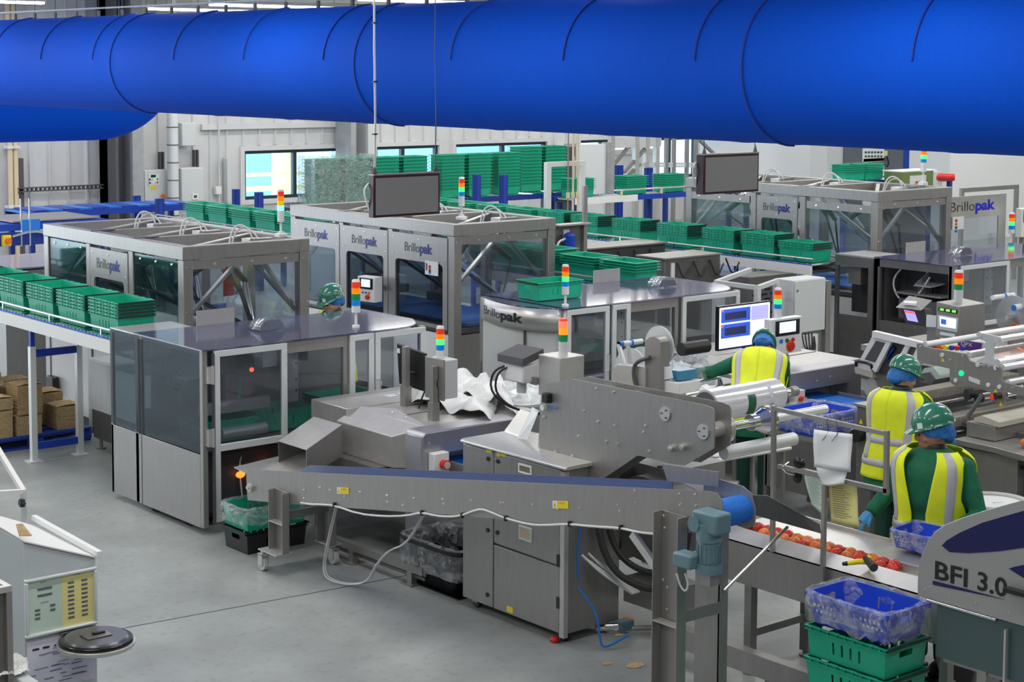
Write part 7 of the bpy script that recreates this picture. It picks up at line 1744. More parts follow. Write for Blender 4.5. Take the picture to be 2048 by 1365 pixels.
# ================================================================== HANGING SCREENS
def tv(label, x0, x1, y0, y1, ywid, Y, th, wires, topz):
    a = PY(x0, y0, Y); b = PY(x1, y1, Y)
    t = root('hanging_screen', label, 'screen', ((a.x+b.x)/2, Y+th/2, b.z))
    MB().box(a.x, b.x, Y, Y+th, b.z, a.z).build('casing', 'bezel', t, bev=.006)
    MB().box(a.x+.022, b.x-.022, Y-.004, Y-.001, b.z+.022, a.z-.022).build('screen_face', 'grey_screen', t)
    MB().box(a.x, b.x, Y-.002, Y+th, a.z, a.z+.012).build('top_edge', 'steel', t)
    for x_, z_ in wires:
        MB().tube([(x_, Y+th/2, a.z), (x_+.004, Y+th/2, a.z+.5), (x_-.004, Y+th/2, a.z+1.2), (x_, Y+th/2, CEIL)], .007, n=6).build('suspension_wire', 'steel_bright', t)
    MB().tube([(a.x+.03, Y+th, a.z-.05), (a.x-.03, Y+th+.01, a.z-.1), (a.x-.04, Y+th+.01, b.z+.2), (a.x+.01, Y+th, b.z+.05)], .008, n=6, smooth=2).build('side_cable', 'hose', t)
    MB().poly([(a.x, Y+.02, a.z), (a.x+.06, Y+.02, a.z), (a.x+.03, Y+.02, a.z+.08)], (0, .01, 0)).build('hanger_plate', 'charcoal', t)
    MB().poly([(b.x-.06, Y+.02, a.z), (b.x, Y+.02, a.z), (b.x-.03, Y+.02, a.z+.08)], (0, .01, 0)).build('hanger_plate', 'charcoal', t)
    return t, a, b
t, a, b = tv('left hanging grey screen in dark red frame, its wires in front of the blue duct', 747, 880, 352, 428, 0, 12.15, .075, [], 0)
for (x_, nm) in ((a.x+.03, 'l'), (b.x-.03, 'r')):
    MB().tube([(x_, 12.18, a.z+.07), (x_+.006, 12.18, a.z+.5), (x_-.004, 12.18, a.z+1.1), (x_, 12.18, CEIL)], .005, n=6).build('suspension_wire', 'steel_bright' if nm == 'l' else 'charcoal', t)
MB().tube([(a.x+.045, 12.19, a.z+.05), (a.x+.050, 12.19, a.z+.6), (a.x+.038, 12.19, a.z+1.3), (a.x+.045, 12.19, CEIL)], .008, n=6, smooth=1).build('power_cable', 'hose', t)
for z in (a.z+.35, a.z+.8, a.z+1.3, a.z+1.8): MB().box(a.x+.02, a.x+.06, 12.17, 12.20, z, z+.012).build('cable_tie', 'black', t)
t, a, b = tv('right hanging grey screen in dark red frame below the blue duct', 1408, 1517, 311, 383, 0, 11.3, .10, [], 0)
for x_ in (a.x+.03, b.x-.03): MB().cyl((x_, 11.33, a.z+.07), (x_, 11.33, CEIL), .005, n=6).build('suspension_wire', 'charcoal', t)
# ================================================================== BACKGROUND
def frame_table(name, label, x0, x1, y0, y1, z, m='blue_deep', cat='conveyor', rollers=True, rail='blue', railh=.10):
    t = root(name, label, cat, ((x0+x1)/2, (y0+y1)/2, 0))
    MB().box(x0, x1, y0, y0+.04, z-railh, z).build('side_rail', rail, t); MB().box(x0, x1, y1-.04, y1, z-railh, z).build('side_rail', rail, t)
    if rollers:
        mb = MB(); n = int((x1-x0)/.10)
        for i in range(n): mb.cyl((x0+.05+i*.10, y0+.04, z-.03), (x0+.05+i*.10, y1-.04, z-.03), .028, n=6)
        o = mb.build('rollers', 'chrome', t); o['kind'] = 'stuff'
    else: MB().box(x0, x1, y0+.04, y1-.04, z-.03, z-.005).build('deck', m, t)
    MB().box(x0, x1, y0+.05, y1-.05, z-.10, z-.07).build('pan', 'dark', t)
    n = max(2, int((x1-x0)/2.2)+1)
    for i in range(n):
        x = x0+.1+(x1-x0-.2)*i/(n-1)
        for y in (y0+.05, y1-.05): MB().box(x-.04, x+.04, y-.04, y+.04, 0, z-railh).build('leg', 'blue_deep', t)
    return t
ZB_ = 1.50
frame_table('storage_conveyor', 'long roller conveyor carrying the tall stored crate stacks before the windows', 16.6, 23.2, 25.6, 26.5, ZB_, rail='blue_deep')
xs = [(17.28, 'wrapped'), (17.93, 'wrapped'), (18.58, ''), (19.23, ''), (20.12, ''), (20.77, ''), (21.50, ''), (22.28, 'tall'), (22.92, 'tall')]
for ci, (x, kd) in enumerate(xs):
    nl = 12 if kd == 'tall' else 11
    yb_ = 26.05 if kd != 'tall' else 26.3
    pc = .062 if kd != 'tall' else .064
    for k in range(nl):
        q = nl-1-k; w = 'topmost' if q == 0 else ('lowest' if k == 0 else ORD[q]+' from top')
        o = crate(x, yb_, ZB_+k*pc, f'green crate {w} in {NTH[ci]} column from left stored before the windows', 'stored crates before the windows', PI/2, False)
t = root('stretch_wrap', 'clear stretch wrap round the two leftmost stored crate columns', 'stretch wrap', (17.6, 26.05, ZB_))
W_ = MB(); rnd = random.Random(4); rings = []
for j in range(9):
    z = ZB_+.01+.86*j/8; r = []
    for i in range(48):
        s = i/48*4; e = .02+rnd.uniform(-.006, .006)
        c = [(16.94, 25.80), (18.242, 25.80), (18.242, 26.32), (16.94, 26.32), (16.94, 25.80)]; k = int(s); f = s-k
        r.append((c[k][0]+(c[k+1][0]-c[k][0])*f+(-e if k in (3,) else 0)+(e if k == 1 else 0), c[k][1]+(c[k+1][1]-c[k][1])*f+(-e if k == 0 else 0), z))
    rings.append(r)
W_.loft(rings, caps=False).build('wrap_film', 'wrap', t, sharp=40)
# cross conveyor at the back with crates going to the right conveyor
t = frame_table('cross_conveyor', 'cross roller conveyor with white then blue rail behind the upright tube frame', 22.2, 27.2, 24.75, 25.35, 1.45, rail='blue')
p = PY(1275, 390, 24.74).x; MB().box(22.2, p, 24.73, 24.75, 1.33, 1.46).build('white_rail_cover', 'rail_white', t)
MB().cyl((23.2, 24.74, 1.56), (27.2, 24.74, 1.56), .018, n=8).build('guide_rail', 'steel_bright', t)
for i in range(4): MB().box(23.4+i*1.1, 23.44+i*1.1, 24.72, 24.76, 1.45, 1.56).build('guide_post', 'cream', t)
for ci, px_ in enumerate((1155, 1262, 1337)):
    x = PY(px_, 370, 25.05).x
    for k in range(5):
        q = 4-k; w = 'topmost' if q == 0 else ('lowest' if k == 0 else ORD[q]+' from top')
        crate(x, 25.05, 1.452+k*.045, f'green crate {w} in {NTH[ci]} stack from left on the back cross conveyor', 'crates on the back cross conveyor', PI/2, False)
# left back conveyors
t = frame_table('slat_conveyor', 'blue slatted conveyor rising behind the leftmost robot cell along the back wall', 12.0, 15.2, 26.8, 27.7, 1.55, rollers=False, m='blue_panel')
for i in range(11): MB().box(12.15+i*.27, 12.38+i*.27, 26.84, 27.66, 1.55, 1.575).build('slat', 'blue_panel' if i % 2 else 'blue', t)
t = frame_table('belt_conveyor', 'blue belt conveyor with grey deck plate at the far left edge', 9.6, 12.2, 24.3, 25.2, 1.62, rollers=False, m='blue')
MB().box(10.7, 12.1, 24.4, 25.6, 1.63, 1.65).build('deck_plate', 'steel', t)
a = PY(43, 440, 24.28); b = PY(80, 462, 24.28); MB().box(a.x, b.x, 24.27, 24.30, b.z, a.z).build('blue_cover', 'blue_panel', t)
MB().box(9.6, 12.1, 24.28, 24.30, 1.30, 1.50).build('side_rail', 'blue_deep', t)
p = PY(15, 482, 24.2); e = MB().box(p.x-.07, p.x+.06, 24.19, 24.27, p.z-.08, p.z+.08).build('stop_box', 'yellow', t, bev=.01); MB().cyl((p.x, 24.14, p.z), (p.x, 24.19, p.z), .045, n=14).build('stop_button', 'orange', e)
for x_ in (PY(43, 480, 24.2).x, PY(60, 470, 24.2).x): MB().tube([(x_, 24.2, 2.0), (x_, 24.2, 1.3)], .012, n=6).build('sensor_rod', 'chrome', t)
MB().tube([(10.6, 24.2, 1.45), (10.9, 24.18, 1.52), (11.2, 24.2, 1.46), (11.5, 24.18, 1.50)], .02, n=6, smooth=1).build('sensor_bracket', 'chrome', t)
# pale lid of another machine behind, left edge
t = root('lidded_machine', 'machine with pale glossy lid behind the left conveyor at the left edge', 'packing machine', (8.7, 20.0, 0))
MB().box(8.30, 10.2, 19.2, 20.6, 1.585, 1.60).build('lid', 'lid_pale' if 0 else clearmat('lid_pale', (.6, .6, .75), .35, .08, haze=.55, hcol=(.58, .56, .72)).name, t)
MB().box(8.32, 10.15, 19.22, 20.55, .1, 1.56).build('housing', 'steel', t)
for x in (8.4, 10.05): MB().box(x-.04, x+.04, 19.3, 19.38, 0, .1).build('foot', 'charcoal', t); MB().box(x-.04, x+.04, 20.4, 20.48, 0, .1).build('foot', 'charcoal', t)
# blue square posts
for i, (x0, y0, x1, Y) in enumerate(((267, 392, 280, 27.9), (313, 398, 327, 26.5), (467, 379, 478, 27), (512, 385, 525, 26.2), (949, 350, 960, 24.3), (1002, 350, 1014, 24.3), (1233, 331, 1245, 27), (1292, 336, 1304, 27))):
    a = PY(x0, y0, Y); b = PY(x1, y0, Y)
    where = ['left of the grey button cabinet', 'below the grey button cabinet', 'left of the first window', 'below the first window', 'left of the crate stack gap behind middle cell', 'right of the stored crates behind middle cell', 'left under the scaffold braces', 'right under the scaffold braces'][i]
    t = root('blue_post', 'short blue steel conveyor post standing '+where, 'post', ((a.x+b.x)/2, Y, 0))
    MB().box(a.x, b.x, Y-.03, Y+.06, 0, a.z).build('post_body', 'blue_deep', t); MB().box(a.x+.03, b.x-.03, Y-.035, Y-.03, .3, a.z).build('post_groove', 'blue', t)
# upright tube frame with pneumatic unit
YG = 22.0
t = root('upright_tube_frame', 'upright steel tube frame with hanging hoses and blue filter unit behind middle cell', 'frame', (19.5, YG, 0))
a = PY(1094, 325, YG); b = PY(1171, 328, YG)
MB().box(a.x, a.x+.10, YG, YG+.08, 0, a.z).build('post', 'alu', t); MB().box(b.x-.10, b.x, YG, YG+.08, 0, a.z).build('post', 'alu', t); MB().box(a.x+.1, b.x-.1, YG, YG+.08, a.z-.08, a.z).build('top_bar', 'alu', t)
for k, (x, m) in enumerate(((1131, 'steel'), (1141, 'cream'), (1151, 'cream'))):
    q = PY(x, 400, YG+.02); MB().cyl((q.x, YG-.04, 1.3), (q.x, YG-.04, CEIL), .018 if k else .012, n=8).build('hose_pipe', m, t)
    MB().cyl((q.x, YG-.04, 1.75), (q.x, YG-.04, 1.85), .032, n=8).build('coupling', 'cream', t)
a = PY(1112, 456, 21.5); b = PY(1165, 520, 21.5)
MB().box(a.x, b.x, 21.3, 21.9, .0, 1.12).build('cabinet', 'steel_dark', t); MB().box(a.x-.02, b.x+.02, 21.28, 21.92, 1.12, 1.15).build('cabinet_top', 'steel_bright', t)
Yn = 14.8; 
t = root('filter_unit', 'blue water filter unit with white notice and grey hoses right of middle cell', 'filter', (14.8, 16, 0))
YN = 16.6; a = PY(1108, 452, YN); b = PY(1170, 523, YN)
MB().box(a.x, b.x, YN, YN+.04, 0, a.z).build('back_plate', 'steel_dark', t); MB().box(a.x, b.x, YN-.12, YN+.04, a.z, a.z+.02).build('top_edge', 'steel_bright', t)
MB().box(b.x-.06, b.x, YN-.04, YN+.0, 0, 2.45).build('post', 'steel', t)
p = PY(1139, 485, YN-.1)
MB().cyl((p.x, YN-.10, p.z-.15), (p.x, YN-.10, p.z+.08), .075, n=20).cyl((p.x, YN-.10, p.z-.24), (p.x, YN-.10, p.z-.15), .05, .075, n=20).ell((p.x, YN-.10, p.z+.08), (.075, .075, .05)).build('filter_bowl', 'blue', t)
n_ = PY(1127, 460, YN-.01); MB().box(n_.x, n_.x+.10, YN-.012, YN, n_.z-.16, n_.z).build('notice', 'paper', t)
MB().tube([(p.x-.07, YN-.1, p.z+.05), (p.x-.2, YN-.1, p.z+.02), (p.x-.22, YN-.1, p.z-.15), (p.x-.12, YN-.08, p.z-.25)], .014, n=8, smooth=2).build('hose', 'hose', t)
MB().tube([(p.x+.02, YN-.1, p.z-.2), (p.x+.10, YN-.1, p.z-.25), (p.x+.10, YN-.1, p.z-.5)], .014, n=8, smooth=2).build('hose', 'cream', t)
# scaffold, panels and doorway left of the right screen
YS_ = 29.5
t = root('steel_scaffold', 'steel scaffold with diagonal braces and handrails below the duct, right of white door', 'scaffold', (29, YS_, 0))
def SP(x, y): p = PY(x, y, YS_); return Vector((p.x, YS_, p.z))
for x in (1222, 1271, 1292, 1312): q = SP(x, 350); MB().box(q.x-.06, q.x+.06, YS_-.06, YS_+.06, 0, CEIL).build('upright', 'steel_bright', t)
for x in (1332, 1347, 1373, 1391): q = SP(x, 350); MB().box(q.x-.04, q.x+.04, YS_-.04, YS_+.04, 0, CEIL).build('upright', 'steel', t)
for (a, b) in (((1212, 348), (1268, 281)), ((1248, 345), (1305, 281)), ((1258, 350), (1280, 328)), ((1400, 281), (1440, 320))): MB().bar(SP(*a), SP(*b), .06, .09, up=(0, 1, 0)).build('brace', 'steel', t)
for y in (327, 332): MB().bar(SP(1270, y), SP(1400, y+1), .05).build('handrail', 'alu', t)
MB().bar(SP(1225, 286), SP(1320, 282), .1, .25).build('deck_edge', 'cab_grey', t)
t = root('white_door_panel', 'plain white door panel standing left of the steel scaffold', 'panel', (26, 29, 0))
a = PY(1150, 290, 28.8); b = PY(1211, 385, 28.8); MB().box(a.x, b.x, 28.8, 28.9, 0, a.z).build('door_leaf', 'wall_white', t); MB().box(a.x-.2, a.x, 28.75, 28.95, 0, a.z+.03).box(b.x, b.x+.12, 28.75, 28.95, 0, a.z+.03).build('door_frame', 'concrete', t)
t = root('white_partition', 'low white partition wall behind the scaffold braces', 'partition', (31, 30.8, 0)); a = PY(1225, 300, 30.6); b = PY(1310, 380, 30.6); MB().box(a.x, b.x, 30.6, 30.7, 0, a.z).build('partition_panel', 'wall_white', t); MB().box(a.x, b.x, 30.55, 30.6, a.z-.12, a.z).build('top_rail', 'cab_grey', t)
t = root('dark_drape', 'dark upright cabinet beside the tall stored crates right of the windows', 'cabinet', (24.2, 27, 0)); a = PY(1120, 295, 27.0); b = PY(1150, 380, 27.0)
MB().box(a.x, b.x, 27.0, 27.6, 0, a.z).build('housing', 'charcoal', t); MB().box(a.x+.4, b.x-.05, 26.98, 27.0, .3, a.z-.2).build('front_panel', 'cab_grey', t)
# blue columns
for (x0, x1, lb, Y) in ((1545, 1559, 'in front of the rightmost window', 30.5), (1635, 1656, 'right of the rightmost window', 30.5), (1808, 1819, 'behind the green painted box at right', 23.4)):
    a = PY(x0, 300, Y); b = PY(x1, 300, Y); t = root('blue_column', 'tall blue steel column '+lb, 'column', (a.x, Y, 0)); MB().box(a.x, b.x, Y, Y+.02, 0, CEIL).box(a.x, b.x, Y+.18, Y+.2, 0, CEIL).box((a.x+b.x)/2-.012, (a.x+b.x)/2+.012, Y+.02, Y+.18, 0, CEIL).build('column_shaft', 'blue', t)
    MB().box(a.x-.05, b.x+.05, Y-.05, Y+.25, 0, .03).build('base_plate', 'blue_deep', t)
# grey column with parts board
Yk = 23.0
t = root('grey_cabinet', 'tall dark grey cabinet with a white parts board and cards at upper right', 'cabinet', (28, Yk, 0))
a = PY(1690, 300, Yk); b = PY(1806, 330, Yk)
MB().box(a.x, b.x, Yk, Yk+.5, 0, CEIL-.6).build('housing', mat('slate', (.12, .14, .17), .5), t)
MB().box(a.x-.5, a.x, Yk+.05, Yk+.5, 0, CEIL-.6).build('light_side', 'cab_grey', t)
def kq(x0, y0, x1, y1, nm, m, par=t, d=.02): p = PY(x0, y0, Yk-d); q = PY(x1, y1, Yk-d); return MB().box(p.x, q.x, Yk-d, Yk-d+.015, q.z, p.z).build(nm, m, par)
bd = kq(1726, 297, 1768, 322, 'parts_board', 'paper'); kq(1727, 318, 1768, 323, 'board_edge', 'cab_grey')
for i in range(12): x = 1730+(i % 6)*6.2; y = 303+(i//6)*8; kq(x, y, x+4, y+4, 'board_picture', 'green_dark' if i % 4 == 0 else 'charcoal', bd, .026)
kq(1693, 327, 1734, 342, 'card', 'paper'); kq(1737, 332, 1768, 352, 'card', 'paper'); kq(1769, 302, 1775, 313, 'yellow_card', 'yellow_pale')
MB().tube([PY(1773, 312, Yk-.05), PY(1778, 325, Yk-.08), PY(1775, 335, Yk-.06), PY(1769, 328, Yk-.05)], .02, n=6, smooth=2).build('black_cable', 'black', t)
# crates behind the right cell, green box, red tube
Yg_ = 21.0; a = PY(1700, 360, Yg_)
t = frame_table('rear_conveyor', 'rear roller conveyor behind the right robot cell carrying two crate stacks', PY(1660, 360, Yg_).x, PY(1790, 360, Yg_).x+1.5, 20.7, 21.3, PY(1700, 361, Yg_).z, rail='blue_deep')
for ci, px_ in enumerate((1697, 1734)):
    x = PY(px_, 350, Yg_).x
    for k in range(4):
        q = 3-k; w = 'topmost' if q == 0 else ('lowest' if k == 0 else ORD[q]+' from top')
        crate(x, 21.0, PY(1700, 361, Yg_).z+.002+k*.04, f'green crate {w} in {"left" if ci == 0 else "right"} stack behind the right robot cell', 'crates behind the right cell', PI/2, False)
Yx = 20.2; a = PY(1803, 345, Yx); b = PY(1866, 368, Yx)
t = root('green_painted_box', 'old green painted machine box with grey switch plate and red nameplate', 'machine box', (a.x+.4, Yx+.2, 0))
MB().box(a.x, b.x, Yx, Yx+.4, b.z-.3, a.z).build('housing', 'green_old', t); MB().box(a.x, b.x+.1, Yx-.0, Yx+.45, a.z, a.z+.02).build('white_top', 'paper', t)
MB().box(b.x, b.x+.35, Yx+.05, Yx+.35, b.z-.2, a.z-.03).build('grey_part', 'cab_grey', t); MB().box(a.x+.1, b.x-.1, Yx+.1, Yx+.35, 0, b.z-.3).build('stand', 'steel_dark', t)
p = PY(1820, 352, Yx-.01); q = PY(1852, 367, Yx-.01); MB().box(p.x, q.x, Yx-.012, Yx, q.z, p.z).build('switch_plate', 'cab_grey', t)
p = PY(1831, 363, Yx-.015); q = PY(1840, 366, Yx-.015); MB().box(p.x, q.x, Yx-.02, Yx-.012, q.z, p.z).build('red_nameplate', 'red', t)
p = PY(1880, 355, Yx); tt = MB().cyl((p.x, Yx+.1, p.z), (p.x+.25, Yx-.15, p.z), .07, n=20).build('red_cap', 'red', t)
# ================================================================== FIBRE TRAY PALLET
t = root('blue_pallet', 'blue wooden pallet under the brown fibre tray packs below the left conveyor', 'pallet', (7.62, 17.25, 0))
for i in range(5): MB().box(7.0+.0, 8.2, 16.80+i*.225, 16.92+i*.225, .122, .144).build('deck_board', 'pallet', t)
for x in (7.06, 7.6, 8.14):
    for y in (16.87, 17.25, 17.63): MB().box(x-.06, x+.06, y-.07, y+.07, .022, .10).build('block', 'pallet', t)
for y in (16.87, 17.25, 17.63): MB().box(7.0, 8.2, y-.05, y+.05, .10, .122).box(7.0, 8.2, y-.05, y+.05, 0, .022).build('runner', 'pallet', t)
def pack(x, y, z, h, label, rz=0, w=.275, l=.275):
    t = root('fibre_tray_pack', label, 'tray pack', (x, y, z), 'brown fibre tray packs'); t.rotation_euler = (0, 0, 0)
    M = Matrix.Translation((x, y, z)) @ Matrix.Rotation(rz, 4, 'Z')
    mb = MB(M); n = max(4, int(h/.011)); rnd = random.Random(int(x*97+y*31+z*11))
    for k in range(n):
        o, p = rnd.uniform(-.004, .004), rnd.uniform(-.004, .004); z0 = h*k/n
        mb.box(-w/2+o, w/2+o, -l/2+p, l/2+p, z0, z0+h/n*.82)
    mb.box(-w/2+.006, w/2-.006, -l/2+.006, l/2-.006, 0, h-.004)
    mb.build('tray_layers', 'fibre', t)
    g = MB(M); N_ = 24
    g.loft([[(-w/2+w*i/N_, -l/2+l*j/N_, h+.004+.009*math.sin(i/N_*PI*10)*math.sin(j/N_*PI*10)+.012*math.sin(i/N_*3+rz)) for i in range(N_+1)] for j in range(N_+1)], closed=False, caps=False)
    g.build('top_tray', 'fibre', t, sharp=80); return t
zp = .146
packs = [(7.20, 16.97, zp, .28, 'front left lower'), (7.20, 16.97, zp+.29, .12, 'front left upper'), (7.52, 16.97, zp, .20, 'front centre lower'), (7.54, 16.99, zp+.215, .30, 'front centre upper, the biggest'), (7.98, 17.00, zp, .24, 'front right, standing apart'),
         (7.20, 17.30, zp, .50, 'second row left'), (7.24, 17.32, zp+.52, .10, 'second row left, topmost flat'), (7.62, 17.34, zp, .42, 'second row centre'), (7.93, 17.33, zp, .34, 'second row right'), (7.30, 17.64, zp, .60, 'rear left'), (7.72, 17.64, zp, .45, 'rear centre')]
for k, (x, y, z, h, w) in enumerate(packs): pack(x, y, z, h, f'brown fibre tray pack on the blue pallet, {w}', rz=.12*math.sin(k*2.1) if 'upper' in w else .03*math.sin(k*3))
# grey cabinet and foot below the left conveyor end
t = root('electrical_cabinet', 'small light grey cabinet on a slotted base beneath the left conveyor end', 'electrical cabinet', (8.05, 14.95, 0))
a = PX(180, 715, 8.02); b = PX(216, 800, 8.02); c = PX(180, 818, 8.02)
MB().box(8.02, 8.30, 14.60, a.y, c.z, a.z).build('housing', 'cab_grey', t, bev=.006); MB().box(8.0, 8.02, 14.62, a.y-.02, c.z+.02, a.z-.02).build('door', 'cab_grey', t)
MB().box(8.04, 8.28, 14.62, a.y-.02, .12, c.z).build('slotted_base', 'steel_dark', t)
mb = MB()
for j in range(6):
    for i in range(3): mb.box(8.035, 8.04, 14.66+i*.12+(j % 2)*.04, 14.74+i*.12+(j % 2)*.04, .2+j*.05, .215+j*.05)
mb.build('vent_slots', 'black', t)
for y in (14.66, a.y-.06): MB().cyl((8.1, y, 0), (8.1, y, .12), .02, n=8).cyl((8.1, y, 0), (8.1, y, .012), .05, n=10).build('foot', 'steel', t)
p = PX(106, 770, 8.33); tt = root('black_handset_box', 'black box on the white lower panel of leftmost cell', 'switch box', p); MB().box(8.28, 8.36, p.y-.10, p.y+.08, p.z-.12, p.z+.10).build('box_body', 'black', tt, bev=.01)
# ================================================================== CRATES ON THE FLOOR, BLACK TUB
o = copy_thing(crate0, (7.50, 12.19, .0), PI/2, 'black crate on the floor carrying the film lined green crate', 'crates standing alone'); 
for ch in o.children: ch.data = ch.data.copy(); ch.data.materials.clear(); ch.data.materials.append(MT['black'])
o = copy_thing(crate0, (7.50, 12.19, .19), PI/2, 'green crate lined with clear film on top of the black crate by the conveyor tail', 'crates standing alone')
ln = liner(None, (0, 0), .42, .62, CH, seed=6, drop=.13); ln.parent = o
tb = tub('black_tub', 'black tub lined with clear film on the floor under the inclined conveyor', 8.0, 10.30, .48, .75, .0, .38, 'black_gloss'); 
liner(tb, (8.0, 10.30), .48, .75, .38, seed=7, drop=.2, deep=.25)
q = PZ(905, 1175, 0); o = crumple('plastic_bag', 'film', (q.x+.08, q.y+.1, 0), .10, .22, .20, seed=21); tag(o, 'clear plastic bag hanging to the floor between black tub and steel cabinet', 'bag')
tag(MB().box(*(lambda p: (p.x-.03, p.x+.03, p.y-.03, p.y+.03))(PZ(1110, 1285, 0)), 0, .035).build('orange_cap', 'red', bev=.012), 'small red plastic cap on the floor at the cabinet corner', 'cap')
q = PZ(1245, 1250, .06); t = root('pipe_fitting', 'blue and brass pipe fitting lying on the floor behind the cabinet', 'pipe fitting', (q.x, q.y, 0))
MB().cyl((q.x-.15, q.y+.12, .03), (q.x+.25, q.y-.15, .03), .02, n=10).build('pipe', 'steel_bright', t); MB().box(q.x-.05, q.x+.08, q.y-.04, q.y+.05, .02, .09).build('valve_body', 'motor', t, bev=.01); MB().cyl((q.x-.12, q.y+.06, .05), (q.x-.02, q.y, .05), .03, n=10).build('clamp', 'chrome', t)
for k, (x, y, r_, m) in enumerate(((1215, 1328, .03, 'fibre'), (1270, 1332, .05, 'fibre'), (1086, 1200, .02, 'cream'), (1250, 1240, .06, 'apple_orange'), (1240, 1270, .03, 'cream'), (820, 1150, .03, 'fibre'))):
    p = PZ(x, y, 0); MB().ell((p.x, p.y, .003), (r_*1.4, r_, .004), 10, 4).build('floor_scrap', m); tag(bpy.data.objects['floor_scrap' if k == 0 else f'floor_scrap.{k:03d}'], ['small brown scrap on open floor, left one near bottom edge', 'brown stain-like scrap on open floor, right one near bottom edge', 'pale scrap on floor under the steel cabinet', 'orange fruit scrap by the pipe fitting', 'pale yellow scrap in front of the pipe fitting', 'brown scrap by the low rail frame'][k], 'scrap')
# ================================================================== LEFT FOREGROUND
YF = 8.42
A = PY(46, 1086, YF); B = PY(191, 1118, YF); xA, xB = A.x, B.x
t = root('notice_cabinet', 'pale grey cabinet with sloping top, framed coloured notice and papers on its front', 'cabinet', ((xA+xB)/2, YF+.35, 0))
Bb = PX(72, 1050, xB); Ab = PX(-70, 1020, xA)
dz_ = .02
V = [(xA, YF, 0), (xB, YF, 0), (xB, Bb.y, 0), (xA, Bb.y, 0), (xA, YF, A.z), (xB, YF, B.z), (xB, Bb.y, Bb.z-.02), (xA, Bb.y, A.z+(Bb.z-B.z))]
MB().add(V, [(0, 1, 2, 3), (4, 5, 6, 7), (0, 1, 5, 4), (1, 2, 6, 5), (2, 3, 7, 6), (3, 0, 4, 7)]).build('housing', mat('pale_blue_grey', (.52, .57, .60), .5), t, bev=.004, sharp=10)
MB().add([(V[4][0], V[4][1]-.01, V[4][2]+.004), (V[5][0], V[5][1]-.01, V[5][2]+.004), (V[6][0], V[6][1], V[6][2]+.004), (V[7][0], V[7][1], V[7][2]+.004)]+[(V[4][0], V[4][1]-.01, V[4][2]+.012), (V[5][0], V[5][1]-.01, V[5][2]+.012), (V[6][0], V[6][1], V[6][2]+.012), (V[7][0], V[7][1], V[7][2]+.012)], [(0, 1, 2, 3), (4, 5, 6, 7), (0, 1, 5, 4), (1, 2, 6, 5), (2, 3, 7, 6), (3, 0, 4, 7)]).build('sloping_top', 'rail_white', t, sharp=10)
MB().bar((xB+.01, YF-.03, B.z+.03), (xB+.01, Bb.y+.05, Bb.z+.03), .028, .028).build('edge_tube', 'paper', t)
MB().box(xB-.004, xB+.024, YF-.034, YF-.03, B.z+.018, B.z+.042)
p = PY(35, 1072, YF+.05); MB().poly([(p.x, YF+.03, p.z), (p.x+.07, YF+.03, p.z-.01), (p.x+.05, YF+.10, p.z+.04), (p.x+.01, YF+.09, p.z+.045)], (0, 0, .006)).build('tape_scrap', 'fibre', t)
# framed notice
f0 = PY(49, 1158, YF-.02); f1 = PY(193, 1137, YF-.02); f2 = PY(51, 1276, YF-.02)
fx0, fx1 = f0.x, f1.x; fz1 = (f0.z+f1.z)/2; fz0 = fz1-(f0.z-f2.z)
fr = MB().frame('y', YF-.03, YF-.005, fx0, fx1, fz0, fz1, .018).build('notice_frame_edge', 'alu', t, bev=.006)
xm_ = fx0+(fx1-fx0)*.52
MB().box(fx0+.015, xm_, YF-.012, YF-.008, fz0+.015, fz1-.015).build('mint_sheet', 'mint', fr); MB().box(xm_, fx1-.015, YF-.013, YF-.008, fz0+.015, fz1-.015).build('yellow_sheet', 'yellow_pale', fr)
ww, hh = fx1-fx0, fz1-fz0
mb = MB()
def bar_(u, v, w, h=.016): mb.box(fx0+ww*u, fx0+ww*(u+w), YF-.0145, YF-.0132, fz0+hh*v-h/2, fz0+hh*v+h/2)
for i in range(9):
    for c in (.60, .79): bar_(c, .80-i*.075, .085, .011)
for v in (.79, .68): bar_(.18, v, .20, .012)
for v in (.44, .37, .30): bar_(.14, v, .07, .011)
for v in (.48, .40): bar_(.35, v, .07, .011)
bar_(.22, .90, .08, .002); bar_(.22, .56, .11, .002); bar_(.67, .92, .10, .002)
mb.build('bar_code_rows', 'slate', fr)
s0 = PY(50, 1282, YF-.01); s1 = PY(191, 1270, YF-.01)
pp = MB().box(fx0+.01, fx1-.01, YF-.010, YF-.006, fz0-.30, fz0-.025).build('paper_notice', 'lilac_paper', t)
mb = MB(); rnd = random.Random(2)
for i in range(26): u = rnd.uniform(.05, .7); v = rnd.uniform(.05, .8); mb.box(fx0+ww*u, fx0+ww*(u+rnd.uniform(.04, .22)), YF-.012, YF-.0105, fz0-.30+.27*v, fz0-.30+.27*v+rnd.uniform(.002, .006))
mb.build('drawn_lines', mat('ink', (.18, .18, .34), .6), pp)
for u in (.10, .24, .40): MB().box(fx0+ww*u, fx0+ww*(u+.09), YF-.0125, YF-.0105, fz0-.075, fz0-.065).build('heading_words', 'black', pp)
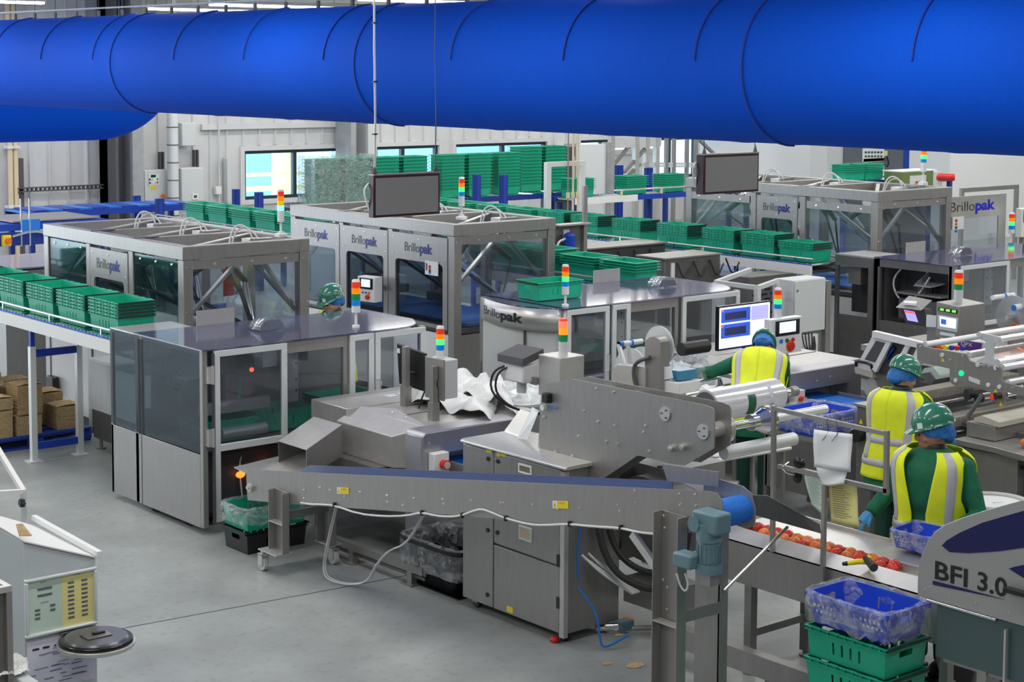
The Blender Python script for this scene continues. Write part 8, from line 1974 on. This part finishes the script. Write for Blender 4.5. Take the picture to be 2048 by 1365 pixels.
# round bag holder lid on its post
q = PZ(192, 1278, .98)
t = root('round_bin_lid', 'round black bin lid in a steel ring on a thin post, bottom left', 'bin', (q.x, q.y, 0))
MB().cyl((q.x, q.y, .94), (q.x, q.y, .965), .200, .205, n=48).build('ring', 'steel_bright', t, bev=.004)
MB().cyl((q.x, q.y, .966), (q.x, q.y, .985), .195, .19, n=48).build('lid_base', 'black_gloss', t, bev=.005)
MB().cyl((q.x, q.y, .986), (q.x, q.y, .996), .17, .16, n=48).build('lid_centre', mat('lid_grey', (.09, .10, .12), .25), t)
MB().box(q.x-.07, q.x+.07, q.y-.05, q.y+.05, .996, 1.004).build('lid_recess', 'steel_dark', t, bev=.003); MB().box(q.x-.02, q.x+.05, q.y-.012, q.y+.012, 1.004, 1.016).build('lid_grip', 'black', t, bev=.004)
pp_ = PZ(127, 1275, .95); MB().box(pp_.x-.018, pp_.x+.018, pp_.y-.018, pp_.y+.018, 0, .97).build('post', 'steel_dark', t); MB().box(pp_.x-.03, pp_.x+.05, pp_.y-.03, pp_.y+.03, .93, .985).build('hinge_block', 'steel', t, bev=.004)
MB().tube([(pp_.x+.04, pp_.y-.02, .93), (pp_.x+.045, pp_.y-.02, .5), (pp_.x+.04, pp_.y-.02, .1)], .006, n=6).build('cable', 'charcoal', t)
MB().box(pp_.x-.08, pp_.x+.2, pp_.y-.14, pp_.y+.08, 0, .02).build('base', 'steel_dark', t)
# white tube frame and steel frame at the left edge
XT_ = 4.45
t = root('white_tube_frame', 'white sloping tube frame with black star knob at the left edge', 'frame', (XT_, 10.2, 0))
a, b, c = PX(-10, 890, XT_), PX(47, 984, XT_), PX(-10, 996, XT_+.0)
MB().bar(a, b, .03, .03).build('tube', 'rail_white', t); MB().bar(b, b+Vector((-.35, .15, 0)), .03, .03).build('tube', 'rail_white', t)
MB().bar(b, (b.x, b.y, .0), .028, .028).build('leg', 'cab_grey', t); MB().bar((a.x, a.y, a.z), (a.x, a.y, .0), .03).build('leg', 'cab_grey', t)
p = PX(48, 1006, XT_-.03)
mb = MB().cyl(p, p+Vector((-.03, 0, 0)), .020, n=12)
for k in range(6): an = 2*PI*k/6; mb.cyl(p+Vector((0, .02*math.cos(an), .02*math.sin(an))), p+Vector((-.025, .02*math.cos(an), .02*math.sin(an))), .008, n=8)
mb.build('star_knob', 'black', t)
mb = MB()
for k in range(14): mb.ell((XT_-.12, b.y+.10, b.z-.05-k*.018), (.003, .003, .007), 6, 4)
mb.build('bead_chain', 'cab_grey', t)
t = root('steel_table_frame', 'steel box frame at the lower left edge beside the notice cabinet', 'frame', (3.5, 8.2, 0))
XF_ = 3.45; a = PX(24, 1172, XF_)
zt_ = a.z
MB().box(XF_-.25, XF_, a.y-.0, a.y+.03, zt_-.03, zt_).box(XF_-.03, XF_, a.y+.03, a.y+.6, zt_-.03, zt_).build('top_frame', 'steel_bright', t); MB().box(XF_-.03, XF_, a.y, a.y+.03, 0, zt_-.03).build('leg', 'steel', t); MB().box(XF_-.24, XF_-.03, a.y+.02, a.y+.026, .2, zt_-.03).build('panel', 'steel_dark', t)
MB().box(XF_-.03, XF_, a.y+.57, a.y+.6, 0, zt_-.03).build('leg', 'steel', t)
q = PZ(22, 1330, 1.0)
o = sheet_pile('white_cloth', 'crumpled white cloth lying at the bottom left corner', 'cloth', [PZ(-30, 1375, .98), PZ(58, 1345, .98), PZ(55, 1318, .98), PZ(-30, 1325, .98)], .03, 'bag_white', 7, .012)
t = root('cloth_stand', 'pale grey stand under the white cloth at the bottom left corner', 'stand', (q.x, q.y, 0)); r0 = PZ(50, 1350, .97)
MB().box(q.x-.02, r0.x+.02, r0.y-.12, q.y+.12, .0, .965).build('stand_body', 'cab_grey', t, bev=.006)
